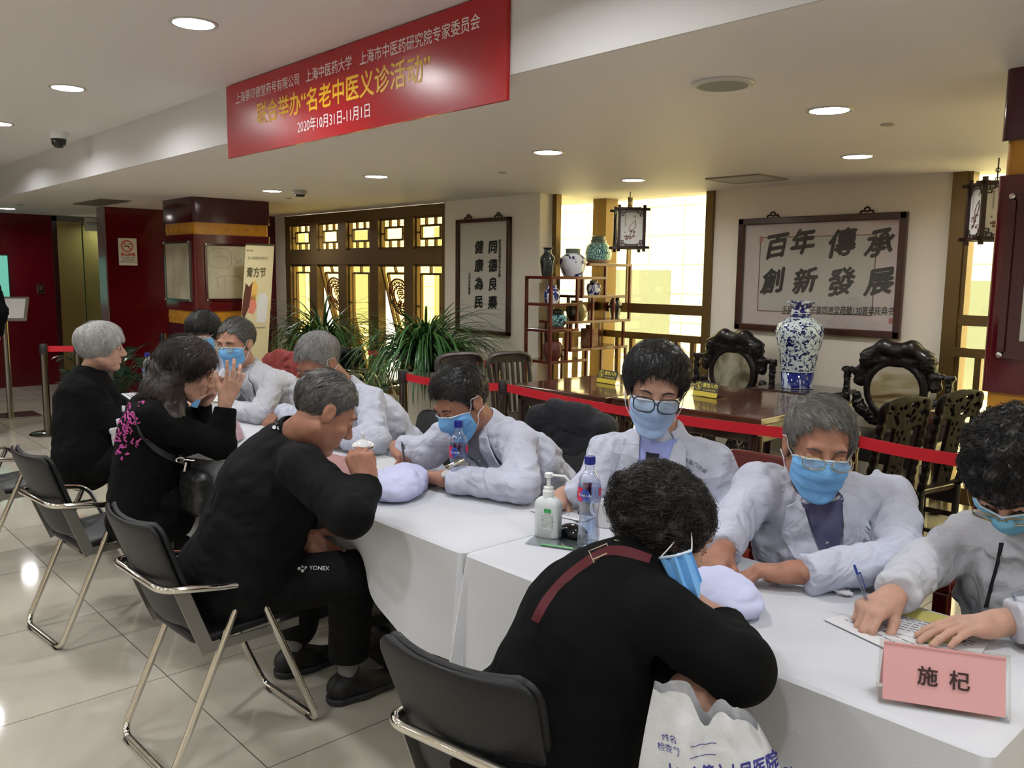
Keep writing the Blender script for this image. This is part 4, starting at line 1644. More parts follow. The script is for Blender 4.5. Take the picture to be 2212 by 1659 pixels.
def lantern(p, rz, label, cord):
    t = thing('hanging_lantern', label, 'lantern', p, R(rz), group='hanging wooden lanterns')
    w, h = .105, .155
    f = MB()
    for a in (-w, w):
        for b in (-w, w):
            f.bb((a - .012, b - .012, -h - .035), (a + .012, b + .012, h + .035))
    for z in (-h, h):
        for a in (-w, w):
            f.bb((a - .009, -w - .045, z - .011), (a + .009, w + .045, z + .011))
            f.bb((-w - .045, a - .009, z - .011), (w + .045, a + .009, z + .011))
    f.obj('frame', M_LAN, t, world=False)
    for k in range(4):
        rot = Matrix.Rotation(k * math.pi / 2, 3, 'Z')
        for sx in (-1, 1):
            for sz in (-1, 1):
                fret = MB()
                q = lambda x, z: rot @ Vector((sx * x, -w - .004, sz * z))
                for A, B in (((.09, .10), (.068, .10)), ((.068, .10), (.068, .125)), ((.068, .125), (.05, .125)), ((.05, .125), (.05, .145)), ((.09, .118), (.078, .118)), ((.078, .118), (.078, .14)), ((.05, .133), (.0, .133))):
                    fret.bar(q(*A), q(*B), .006, .006)
                fret.obj('corner_fret', M_LAN, t, world=False)
    MB().bb((-w + .006, -w + .006, -h), (w - .006, w - .006, h)).obj('silk_panel', M_SILK, t, world=False)
    ink = MB()
    r = random.Random(4)
    for k in range(2):
        rot = Matrix.Rotation(-k * math.pi / 2, 3, 'Z')
        q = lambda x, z: rot @ Vector((x, -w + .0035, z))
        ink.tube([q(a, b) for a, b in bez([(-.05, .0 - .09), (-.02, -.07), (.0, -.03), (.035, .02), (.03, .06)], 5)], .0024, 5)
        ink.tube([q(a, b) for a, b in bez([(.0, -.03), (-.02, .0), (.0, .035), (.035, .065)], 5)], .0018, 5)
        for n in range(26):
            x = r.uniform(-.06, .03)
            ink.lathe([(0, .0015), (r.uniform(.004, .008), 0)], q(x, -.055 + r.uniform(-.035, .04)), 6, rot @ Vector((0, -1, 0)))
        put_text(ink, '梅', .022, q(.025, .095), rot @ Vector((1, 0, 0)), (0, 0, 1), .0005)
        for n in range(7):
            put_text(ink, '梅花雪香春來早'[n], .014, q(-.052, .105 - .015 * n), rot @ Vector((1, 0, 0)), (0, 0, 1), .0005)
    ink.obj('ink_painting', mat('painting_ink', (110, 70, 66), .7), t, world=False)
    c = MB()
    c.tube([(0, 0, h + .02), (0, 0, h + cord)], .004, 6)
    for z in (h + .03, h + cord * .55):
        c.tube([(.012 * math.cos(q), 0, z + .012 * math.sin(q)) for q in np.linspace(0, 6.28, 12)[:-1]], .003, 5, closed=True)
    c.bar((-.09, 0, h + .02), (.09, 0, h + .02), .01)
    c.obj('hanging_cord', M_BLACK, t, world=False)
    return t


lantern((-4.66, 5.62, 1.895), 50, 'square wooden lantern with blossom painting hanging in the corner bay window', .15)
lantern((-1.80, 5.45, 1.895), 40, 'square wooden lantern partly hidden by the right pillar', .15)

# ------------------------------------------------------------------ curio shelf, stepping up to the right, with its jars
M_SHELF = mat('red_shelf_wood', (92, 34, 24), .25, noise=(16, .25), coat=.4)
cs = thing('curio_shelf', 'stepped open red wood curio shelf holding jars in the bay window corner', 'shelf', (-5.06, 5.45, 0))
XF, XR = -4.90, -5.21
TH = .024


def shelf_board(y0, y1, z):
    MB().bb((XR, y0, z - TH), (XF, y1, z)).obj('board', M_SHELF, cs, bevel=.003)


def shelf_post(y, z0, z1):
    for x in (XF - .012, XR + .012):
        MB().bb((x - .012, y - .012, z0), (x + .012, y + .012, z1)).obj('post', M_SHELF, cs, bevel=.003)


for y0, y1, z in ((4.945, 5.635, 1.496), (5.40, 5.965, 1.61), (4.955, 5.285, 1.275), (5.12, 5.965, 1.125), (5.33, 5.89, 1.338), (4.955, 5.29, 1.06), (5.19, 5.93, .89), (4.955, 5.41, .80), (4.955, 5.93, .25)):
    shelf_board(y0, y1, z)
for y, z0, z1 in ((4.957, 0, 1.49), (5.27, 1.05, 1.48), (5.335, 1.32, 1.48), (5.623, 1.32, 1.60), (5.953, 1.12, 1.60), (5.465, .88, 1.33), (5.74, 1.12, 1.33), (5.15, .79, 1.05), (5.20, .88, 1.12), (5.88, .88, 1.12), (5.40, .02, .88), (5.918, 0, .88)):
    shelf_post(y, z0, z1)


def blue_white(name, scale, lo=.47, hi=.53, blue=(24, 34, 110), white=(226, 232, 236), detail=3):
    return ramp_mat(name, scale, [(lo, blue), (hi, white)], .1, detail=detail, coat=.5, distort=.8)


M_BW = blue_white('blue_white_glaze', 13)
M_BW2 = blue_white('blue_white_fine', 34)
M_BW3 = blue_white('blue_blossom', 9, .42, .46, (16, 20, 100), (222, 228, 236), 2)
M_TURQ = ramp_mat('turquoise_glaze', 42, [(.05, (22, 62, 80)), (.14, (150, 206, 200))], .12, kind='voronoi', coat=.5)
M_DKGL = mat('dark_glaze', (34, 42, 36), .16, coat=.6)


def jar(p, prof, m, label, extra=(), group='jars on the curio shelf', name='jar', cat='jar'):
    if extra:
        t = thing(name, label, cat, p, group=group)
        MB().lathe(prof, n=36).obj('body', m, t, smooth='auto', world=False)
        for nm, pr, mm in extra:
            if isinstance(pr, MB):
                pr.obj(nm, mm, t, smooth='auto', world=False)
            else:
                MB().lathe(pr, n=32).obj(nm, mm, t, smooth='auto', world=False)
        return t
    o = MB().lathe(prof, n=36).obj(name, m, None, smooth='auto')
    o.location = p
    return tag(o, label, cat, group)


XC = -5.05
jar((XC + .03, 5.02, 1.496), [(.0, 0), (.042, 0), (.05, .03), (.062, .12), (.06, .15), (.03, .19), (.028, .215), (.045, .232), (.04, .232), (.024, .21)], M_DKGL, 'slim black vase on the top left board of the curio shelf', name='vase', cat='vase')
jar((XC + .08, 5.27, 1.496), [(.0, 0), (.075, 0), (.09, .03), (.115, .10), (.11, .15), (.065, .185), (.06, .19)], M_BW3, 'round white jar with dark blue blossoms and green rim on the curio shelf top',
    [('rim', [(.061, .188), (.063, .23), (.055, .23), (.05, .20)], mat('green_grey_glaze', (92, 104, 92), .2))])
jar((XC + .05, 5.62, 1.61), [(.0, 0), (.085, 0), (.11, .04), (.118, .09), (.10, .15), (.065, .18)], M_TURQ, 'turquoise patterned lidded jar on the highest board of the curio shelf',
    [('lid', [(.068, .178), (.07, .20), (.06, .205), (.06, .23), (.045, .238), (0, .24)], mat('green_grey_glaze', (92, 104, 92), .2)), ('foot_band', [(.084, .0), (.096, .012), (.106, .03), (.104, .03)], mat('terracotta_band', (168, 140, 116), .5))])
jar((XC + .06, 5.56, 1.338), [(.0, 0), (.05, 0), (.068, .05), (.06, .09), (.035, .105), (.035, .125), (.04, .127)], M_BW, 'small blue and white jar on the middle short board of the curio shelf')
jar((XC + .05, 5.06, 1.275), [(.0, 0), (.055, 0), (.07, .05), (.066, .10), (.04, .12), (.035, .14), (.044, .15)], M_BW2, 'blue vase with fine white lines on the left board of the curio shelf')
pot = MB()
pot.tube(bez([(0, .075, .12), (0, .115, .11), (0, .12, .06), (0, .09, .03)], 6), .008, 8)
pot.tube(bez([(0, -.075, .12), (0, -.1, .11), (0, -.09, .08)], 6), .008, 8)
jar((XC + .08, 5.33, 1.125), [(.0, 0), (.06, 0), (.085, .04), (.092, .08), (.075, .13), (.05, .15), (.05, .165), (.055, .17)], ramp_mat('olive_brown_glaze', 3, [(.45, (126, 112, 68)), (.6, (48, 36, 24))], .15, coat=.4), 'olive brown pot with handles on the centre board of the curio shelf', [('handle', pot, M_DKGL)], name='pot', cat='pot')
jar((XC + .08, 5.83, 1.125), [(.0, 0), (.045, 0), (.04, .02), (.058, .09), (.062, .13), (.04, .17), (.03, .19), (.04, .205)], M_DKGL, 'dark green vase on the centre right board of the curio shelf', name='vase', cat='vase')
jar((XC + .06, 5.13, 1.075), [(.0, 0), (.045, 0), (.075, .04), (.078, .07), (.05, .10), (.045, .105)], M_TURQ, 'squat turquoise jar with dark lid on the low left shelf board', [('lid', [(.047, .10), (.05, .115), (.048, .14), (.03, .15), (0, .15)], M_DKGL), ('stand', [(.0, -.015), (.07, -.015), (.07, 0), (0, 0)], M_SHELF)])
sqv = MB().bb((-.055, -.055, 0), (.055, .055, .16)).lathe([(.035, .16), (.032, .18), (.042, .19), (.03, .19)], n=20)
o = sqv.obj('vase', ramp_mat('tan_clay', 30, [(.4, (132, 96, 66)), (.6, (158, 122, 86))], .6), None, bevel=.006)
o.location = (XC + .06, 5.52, .89)
tag(o, 'square tan clay vase on the lower right board of the curio shelf', 'vase', 'jars on the curio shelf')
jar((XC + .06, 5.07, .80), [(.0, 0), (.05, 0), (.08, .05), (.085, .10), (.07, .145), (.05, .155), (.055, .17), (.045, .17)], mat('red_brown_clay', (92, 44, 38), .4, noise=(20, .2)), 'red brown clay jar on the lowest left board of the curio shelf')

# the tall vase on the tea table
tv = thing('tall_vase', 'tall blue and white porcelain vase with scrolling vines on the tea table', 'vase', (-3.06, 5.60, .725))
M_VINE = blue_white('vine_glaze', 44, .44, .47, (20, 34, 96), (214, 230, 232), 2)
MB().lathe([(.115, .12), (.118, .14), (.13, .24), (.155, .34), (.165, .40), (.155, .455), (.10, .49), (.072, .505)], n=48).obj('body', M_VINE, tv, smooth=True, world=False)
MB().lathe([(.0, 0), (.112, 0), (.116, .01), (.108, .03), (.115, .12)], n=48).obj('foot_band', ramp_mat('blue_panel_glaze', 22, [(.42, (190, 206, 226)), (.5, (18, 34, 118))], .1, stretch=(1, 1, .25), coat=.5), tv, smooth=True, world=False)
MB().lathe([(.072, .505), (.066, .53), (.064, .56), (.075, .595), (.112, .615), (.108, .618), (.07, .60), (.058, .57)], n=48).obj('neck', blue_white('neck_glaze', 26), tv, smooth=True, world=False)
rings = MB()
for r_, z in ((.1165, .122), (.113, .006), (.09, .4975), (.067, .532)):
    rings.tube([(r_ * math.cos(q), r_ * math.sin(q), z) for q in np.linspace(0, 6.283, 49)[:-1]], .0025, 5, closed=True)
rings.obj('white_ring', mat('porcelain_white', (226, 232, 234), .12), tv, world=False)
vines = MB()
r = random.Random(9)
for k in range(9):
    a0 = k * 2 * math.pi / 9
    z0 = (.2, .3, .4)[k % 3]
    pts = []
    for q in range(20):
        t = q / 19
        ang = a0 + .42 * math.cos(t * 7) * (1 - t * .75)
        z = z0 + .06 * math.sin(t * 7) * (1 - t * .75)
        rr = np.interp(z, [.12, .14, .24, .34, .40, .455], [.115, .118, .13, .155, .165, .155]) + .0005
        pts.append((rr * math.cos(ang), rr * math.sin(ang), z))
    vines.tube(pts, .0022, 5)
vines.obj('vine_scroll', mat('cobalt', (16, 28, 84), .15), tv, world=False)

# ------------------------------------------------------------------ plants
M_BLADE = ramp_mat('blade_green', 2.5, [(.3, (22, 52, 26)), (.5, (48, 92, 44)), (.75, (92, 132, 66))], .35)
M_POT = mat('plant_pot', (196, 190, 176), .35)


def grass_plant(x, y, label, n, zc, spread, seed):
    t = thing('potted_grass_plant', label, 'plant', (x, y, 0), group='grassy pot plants')
    r = random.Random(seed)
    mb = MB()
    for k in range(n):
        a = r.uniform(0, 2 * math.pi)
        lean = r.uniform(.15, 1.0)
        L = r.uniform(.55, 1.05)
        h = zc + r.uniform(-.1, .08)
        d = Vector((math.cos(a), math.sin(a), 0))
        sd = Vector((-math.sin(a), math.cos(a), 0))
        base = d * r.uniform(0, .09) + Vector((0, 0, h))
        w = r.uniform(.007, .015)
        p, pts = base.copy(), []
        el = R(r.uniform(48, 88)) * (1.05 - .35 * lean)
        for q in range(9):
            pts.append(p.copy())
            p = p + (d * math.cos(el) + Vector((0, 0, math.sin(el)))) * (L / 8)
            el -= R(r.uniform(14, 24)) * (.55 + lean * .75)
        G = []
        for q, c in enumerate(pts):
            ww = w * (1 - (q / 8) ** 2.2) + .0008
            G.append([c - sd * ww, c + Vector((0, 0, -ww * .35)), c + sd * ww])
        mb.grid(G)
    mb.obj('foliage', M_BLADE, t, smooth=True, world=False, fix=False)
    MB().lathe([(.0, 0), (.13, 0), (.16, .1), (.18, zc - .12), (.19, zc - .06), (.17, zc - .06), (.16, zc - .1), (0, zc - .1)], n=32).obj('pot', M_POT, t, smooth='auto', world=False)
    return t


grass_plant(-7.95, 4.62, 'grassy pot plant with arching blades in front of the lattice window, left of the chairs', 330, .72, .5, 2)
grass_plant(-5.86, 4.40, 'large grassy pot plant with arching blades right of the nested chairs', 480, .74, .55, 3)
lp = thing('potted_leafy_plant', 'dark glossy broad leaved plant by the maroon wall behind the seated women', 'plant', (-8.75, 2.75, 0))
MB().lathe([(.0, 0), (.14, 0), (.18, .28), (.17, .28), (.14, .24), (0, .24)], n=28).obj('pot', mat('dark_pot', (60, 48, 44), .4), lp, smooth='auto', world=False)
mb, st = MB(), MB()
r = random.Random(12)
for k in range(42):
    a = r.uniform(0, 6.28)
    d = Vector((math.cos(a), math.sin(a), 0))
    sd = Vector((-math.sin(a), math.cos(a), 0))
    tip = d * r.uniform(.1, .5) + Vector((0, 0, r.uniform(.32, .68)))
    st.tube(bez([d * .04 + Vector((0, 0, .25)), tip * .6 + Vector((0, 0, .2)), tip], 4), .006, 5)
    L, w = r.uniform(.16, .26), r.uniform(.045, .065)
    el = R(r.uniform(-10, 75))
    p, G = tip.copy(), []
    for q in range(7):
        u = q / 6
        ww = w * math.sin(math.pi * min(1, u * .92 + .06)) ** .7
        G.append([p - sd * ww + Vector((0, 0, ww * .25)), p, p + sd * ww + Vector((0, 0, ww * .25))])
        p = p + (d * math.cos(el) + Vector((0, 0, math.sin(el)))) * (L / 6)
        el -= R(11)
    mb.grid(G)
mb.obj('foliage', mat('glossy_leaf', (24, 52, 32), .25, noise=(12, .3)), lp, smooth=True, world=False, fix=False)
st.obj('stem', mat('leaf_stem', (52, 70, 40), .5), lp, smooth=True, world=False)

# ------------------------------------------------------------------ roll-up banner, notices, kiosk at the left
M_RU = mat('rollup_cream', (216, 204, 160), .5, noise=(2, .04))
rb = thing('rollup_banner', 'narrow cream roll up banner leaning by the left pillar', 'banner', (-7.55, 3.62, 0))
A, B = Vector((-7.55, 3.40, .03)), Vector((-7.55, 3.98, .03))
T0 = Vector((-.12, .22, 1.73))


def RU(u, v):
    return A.lerp(B, u * .5 + .06) + T0 * v


MB().add([RU(0, 0), RU(1, 0), RU(1, 1), RU(0, 1)] + [p + Vector((-.004, 0, 0)) for p in (RU(0, 0), RU(1, 0), RU(1, 1), RU(0, 1))], [(0, 1, 2, 3), (7, 6, 5, 4), (0, 4, 5, 1), (1, 5, 6, 2), (2, 6, 7, 3), (3, 7, 4, 0)]).obj('banner_sheet', M_RU, rb)
MB().bar(RU(-.03, 0) - Vector((0, 0, .0)), RU(1.03, 0), .07, .06).obj('base', M_STEEL, rb, bevel=.006)
MB().tube([RU(-.02, 1), RU(1.02, 1)], .009).obj('top_rail', M_STEEL, rb, smooth='auto')
uu, vv = (RU(1, 0) - RU(0, 0)).normalized(), T0.normalized()
for body, sz, u_, v_, kw in (('膏方节', .1, .42, .845, dict(fit=.19, bold=.002)), ('冠心病调理 免费开方', .03, .45, .925, dict(fit=.2)), ('蔡同德', .022, .15, .965, {}), ('国医名家坐堂 严选道地药材', .02, .5, .545, dict(fit=.2))):
    l = MB()
    put_text(l, body, sz, RU(u_, v_), uu, vv, .002, **kw)
    l.obj('lettering', mat('olive_print', (94, 88, 56), .5), rb)
for nm, rgb, poly in (('brown_print', (92, 48, 36), [(0.0, .62), (.1, .6), (.24, .66), (.32, .80), (.2, .77), (.08, .79), (.02, .7)]), ('pink_print', (216, 130, 110), [(.22, .63), (.4, .62), (.5, .66), (.42, .73), (.28, .72)]), ('yellow_print', (226, 182, 92), [(.28, .70), (.45, .70), (.5, .77), (.4, .81), (.3, .78)]), ('white_bottle_print', (222, 222, 220), [(.52, .58), (.82, .57), (.88, .6), (.88, .71), (.8, .735), (.6, .735), (.52, .70)])):
    q = [RU(*p) + Vector((.002, 0, 0)) for p in poly]
    MB().add(q + [p - Vector((.001, 0, 0)) for p in q], [tuple(range(len(q))), tuple(range(len(q), 2 * len(q)))[::-1]] + [(i, (i + 1) % len(q), len(q) + (i + 1) % len(q), len(q) + i) for i in range(len(q))]).obj(nm, mat(nm, rgb, .5), rb)

ns = thing('no_smoking_sign', 'white no smoking notice with red circle on the maroon wall', 'sign', (-10.09, 3.39, 1.56))
X = -10.085
MB().bb((X - .004, 3.295, 1.56), (X, 3.495, 1.862)).obj('sign_sheet', mat('sign_white', (224, 222, 220), .5), ns)
l = MB()
rg = [Vector((X + .001, 3.39 + .06 * math.cos(q), 1.775 + .06 * math.sin(q))) for q in np.linspace(0, 6.283, 33)[:-1]]
l.tube(rg, .006, 6, closed=True)
l.tube([(X + .001, 3.39 - .042, 1.775 + .042), (X + .001, 3.39 + .042, 1.775 - .042)], .005, 6)
put_text(l, '禁止吸烟', .04, (X, 3.395, 1.68), (0, 1, 0), (0, 0, 1), .001, bold=.001)
l.obj('red_print', mat('sign_red', (206, 50, 44), .5), ns)
l = MB()
l.bb((X, 3.35, 1.768), (X + .001, 3.42, 1.776))
l.tube(bez([(X + .001, 3.42, 1.79), (X + .001, 3.43, 1.80), (X + .001, 3.415, 1.81), (X + .001, 3.40, 1.80)], 5), .0025, 5)
for k, tx in enumerate(('为了您和他人的健康', '请勿在此区域吸烟', '违者罚款 监督电话12345')):
    put_text(l, tx, .017, (X, 3.395, 1.645 - .024 * k), (0, 1, 0), (0, 0, 1), .001)
l.obj('black_print', M_BLACK, ns)

scn = thing('wall_screen', 'teal lit screen on the maroon wall at the left picture edge', 'screen', (-12.28, 2.3, 1.35))
MB().bb((-12.299, 1.9, 1.03), (-12.27, 2.68, 1.685)).obj('screen_case', M_BLACK, scn)
MB().bb((-12.269, 1.93, 1.05), (-12.266, 2.665, 1.67)).obj('screen_face', mat('teal_screen', (90, 170, 150), .3, emit=((120, 200, 176), .55)), scn)
ss = thing('sign_stand', 'grey floor stand with a tilted document holder at the left edge', 'stand', (-9.85, 2.13, 0))
MB().bb((-.2, -.2, 0), (.2, .2, .012)).obj('base_plate', M_STEEL, ss, bevel=.003, world=False)
MB().tube([(-.04, -.04, .01), (-.04, -.04, 1.0)], .03, 14).obj('pole', M_STEEL, ss, smooth='auto', world=False)
rt = Matrix.Rotation(R(62), 3, 'X')
rt = Matrix.Rotation(R(60), 3, 'Z') @ rt
MB().box((-.0, 0, 1.1), (.34, .27, .02), rt).obj('holder', M_STEEL, ss, bevel=.004, world=False)
MB().box(Vector((0, 0, 1.1)) + rt @ Vector((0, 0, .013)), (.29, .22, .004), rt).obj('document', mat('document_white', (206, 204, 200), .6), ss, world=False)

# ------------------------------------------------------------------ people: shared modelling
def frame(az, pitch=0.0, roll=0.0):
    """columns: person's right, forward, up."""
    a, p, r = R(az), R(pitch), R(roll)
    f0 = np.array([math.cos(a), math.sin(a), 0])
    z = np.array([0, 0, 1.0])
    f = f0 * math.cos(p) - z * math.sin(p)
    u = z * math.cos(p) + f0 * math.sin(p)
    x = np.cross(f, u)
    x, u = x * math.cos(r) - u * math.sin(r), u * math.cos(r) + x * math.sin(r)
    return np.stack([x, f, u], 1)


class Head:
    def __init__(s, c, az, pitch=0, roll=0, sc=1.0):
        s.c, s.M, s.s = npv(c), frame(az, pitch, roll), sc

    def p(s, x, y, z):
        return s.c + s.M @ (npv((x, y, z)) * s.s)

    def ell(s, c, r):
        return ell(s.p(*c), npv(r) * s.s, s.M)

    def cap(s, a, b, r1, r2=None):
        return cap(s.p(*a), s.p(*b), r1 * s.s, (r1 if r2 is None else r2) * s.s)

    def loc(s, P):
        return ((P - s.c) @ s.M) / s.s


def skin(name, rgb):
    if name in MATS:
        return MATS[name]
    m = mat(name, rgb, .55, spec=.35, noise=(38, .10), bump=(220, .06))
    p = m.node_tree.nodes['Principled BSDF']
    p.inputs['Subsurface Weight'].default_value = .12
    p.inputs['Subsurface Radius'].default_value = (.012, .005, .003)
    return m


def hair_mat(name, dark, light, amount=.5):
    if name in MATS:
        return MATS[name]
    m, nt, p = nodes_of(name)
    g = nt.nodes.new('ShaderNodeNewGeometry')
    tc = nt.nodes.new('ShaderNodeTexCoord')
    n = nt.nodes.new('ShaderNodeTexNoise')
    n.inputs['Scale'].default_value = 60
    n.inputs['Detail'].default_value = 3
    nt.links.new(tc.outputs['Object'], n.inputs['Vector'])
    a = _math(nt, 'ADD', g.outputs['Random Per Island'], n.outputs['Fac'])
    cr = nt.nodes.new('ShaderNodeValToRGB')
    e = cr.color_ramp.elements
    e[0].position, e[0].color = max(0, 1 - amount - .45), (*lin(dark), 1)
    e[1].position, e[1].color = min(1, 1 - amount + .45), (*lin(light), 1)
    nt.links.new(_math(nt, 'MULTIPLY', a, .6), cr.inputs[0])
    nt.links.new(cr.outputs[0], p.inputs['Base Color'])
    p.inputs['Roughness'].default_value = .42
    p.inputs['Specular IOR Level'].default_value = .4
    MATS[name] = m
    return m


def head_arrays(H, neck, male=True, old=False, jaw=1.0):
    """skull, face, ears and neck as one skin surface."""
    lo = np.minimum(H.c, npv(neck)) - .17 * H.s
    hi = np.maximum(H.c, npv(neck)) + .17 * H.s
    S = SDF(lo, hi, .0032)
    S.add(H.ell((0, -.012, .035), (.074, .092, .082)))
    S.add(H.ell((0, .022, -.028), (.061 * jaw, .070, .085)), .02)
    for s in (-1, 1):
        S.add(H.cap((s * .05 * jaw, -.005, -.055), (s * .018, .055, -.100), .020, .016), .03)
        S.add(H.ell((s * .038, .058, -.030), (.022, .022, .02)), .02)
        if old:
            S.add(H.ell((s * .034, .066, -.066), (.014, .014, .02)), .02)
    S.add(H.ell((0, .066, -.104), (.024, .020, .016)), .02)
    S.add(H.cap((-.036, .076, .024), (.036, .076, .024), .012), .012)
    for s in (-1, 1):
        S.sub(H.ell((s * .031, .103, .001), (.019, .016, .011)), .014)
        S.add(H.ell((s * .031, .0765, .001), (.0155, .0125, .0125)), .003)
        S.add(H.cap((s * .020, .090, .0055), (s * .043, .083, .004), .0032), .004)
        S.add(H.cap((s * .022, .089, -.0095), (s * .042, .083, -.008), .0028), .005)
    S.add(H.cap((0, .086, .010), (0, .109, -.030), .0075, .0115), .012)
    for s in (-1, 1):
        S.add(H.ell((s * .0125, .098, -.036), (.0085, .011, .0085)), .006)
        S.sub(H.ell((s * .006, .103, -.0445), (.004, .006, .003)), .002)
    S.add(H.ell((0, .084, -.0625), (.022, .0105, .0065)), .008)
    S.add(H.ell((0, .083, -.0745), (.020, .0105, .007)), .008)
    S.sub(H.ell((0, .096, -.0685), (.021, .006, .0016)), .003)
    for s in (-1, 1):
        S.add(H.ell((s * .076, -.006, -.006), (.009, .019, .031)), .006)
        S.add(H.ell((s * .081, -.012, .002), (.005, .017, .024)), .005)
        S.sub(H.ell((s * .088, -.004, -.002), (.005, .010, .016)), .004)
    n0 = H.p(0, -.022, -.06)
    S.add(cap(n0, neck, .050 * H.s, .056 * H.s), .025)
    return S.arrays()


def hand_arrays(w, d, n, thumb, curl=(.5, .6, .4), spread=.0, curls=None, thumb_dir=(.62, .62, .45), tcurl=.35, s=1.0, forearm=None):
    """hand at wrist w pointing along d, palm facing n; thumb = +1/-1 side. curl = joint bends (rad)."""
    w, d, n = npv(w), npv(d) / np.linalg.norm(d), npv(n)
    n = n - d * (n @ d)
    n /= np.linalg.norm(n)
    sd = np.cross(d, n) * thumb
    S = SDF(w - .21 * s, w + .21 * s, .0024)
    L = [(.041, .026, .020), (.046, .029, .021), (.042, .027, .020), (.033, .020, .018)]
    off = (.030, .010, -.010, -.028)
    fwd = (.088, .092, .088, .080)

    def rot(v, ax, a):
        return v * math.cos(a) + np.cross(ax, v) * math.sin(a) + ax * (ax @ v) * (1 - math.cos(a))
    ax = np.cross(d, n)
    S.add(cap(w - d * .01, w + d * .02, .024 * s, .024 * s), 0)
    chains = []
    for i in range(4):
        k = w + (d * fwd[i] + sd * off[i]) * s
        S.add(cap(w + (d * .012 + sd * off[i] * .55) * s, k, .0155 * s, .0115 * s), .014)
        S.add(cap(w + (d * .03 + sd * off[i] * .7 + n * .008) * s, k - d * .012 * s + n * .004 * s, .012 * s, .009 * s), .012)
    S.add(ell(w + (d * .035 + sd * .022 + n * .012) * s, np.array((.026, .017, .015)) * s, np.stack([d, sd, n], 1)), .012)
    S.add(ell(w + (d * .04 - sd * .022 + n * .010) * s, np.array((.030, .014, .013)) * s, np.stack([d, sd, n], 1)), .012)
    for i in range(4):
        c = curls[i] if curls else curl
        k = w + (d * fwd[i] + sd * off[i]) * s
        v = rot(d, n * thumb, -spread * (off[i] / .03)) if spread else d
        ang = 0
        r = (.0098, .0102, .0098, .0088)[i]
        for j in range(3):
            ang += c[j]
            dv = rot(v, ax, ang) if True else v
            e = k + dv * L[i][j] * s
            S.add(cap(k, e, r * s, (r - .0009) * s), .0045 if j else .006)
            k = e
            r -= .0009
    k = w + (d * .022 + sd * .022 + n * .006) * s
    td = d * thumb_dir[0] + sd * thumb_dir[1] + n * thumb_dir[2]
    td /= np.linalg.norm(td)
    tx = np.cross(td, -sd + n * .3)
    tx /= np.linalg.norm(tx)
    ang = 0
    r = .0135
    for j, ln in enumerate((.042, .032, .026)):
        dv = rot(td, tx, ang)
        e = k + dv * ln * s
        S.add(cap(k, e, r * s, (r - .0014) * s), .008 if j == 0 else .005)
        k = e
        r -= .0014
        ang += tcurl
    if forearm is not None:
        f = npv(forearm)
        S.add(cap(w, w + (f - w) / np.linalg.norm(f - w) * min(.19, np.linalg.norm(f - w)), .0245 * s, .034 * s), .02)
    return S.arrays()


def hair_zb(tab):
    xs = [t[0] for t in tab]
    zs = [t[1] for t in tab]
    return lambda ph: np.interp(ph, xs, zs)


SHORT = [(0, .070), (.55, .064), (.9, .044), (1.2, .010), (1.36, -.020), (1.5, -.018), (1.7, .012), (1.95, -.03), (2.3, -.055), (3.15, -.065)]


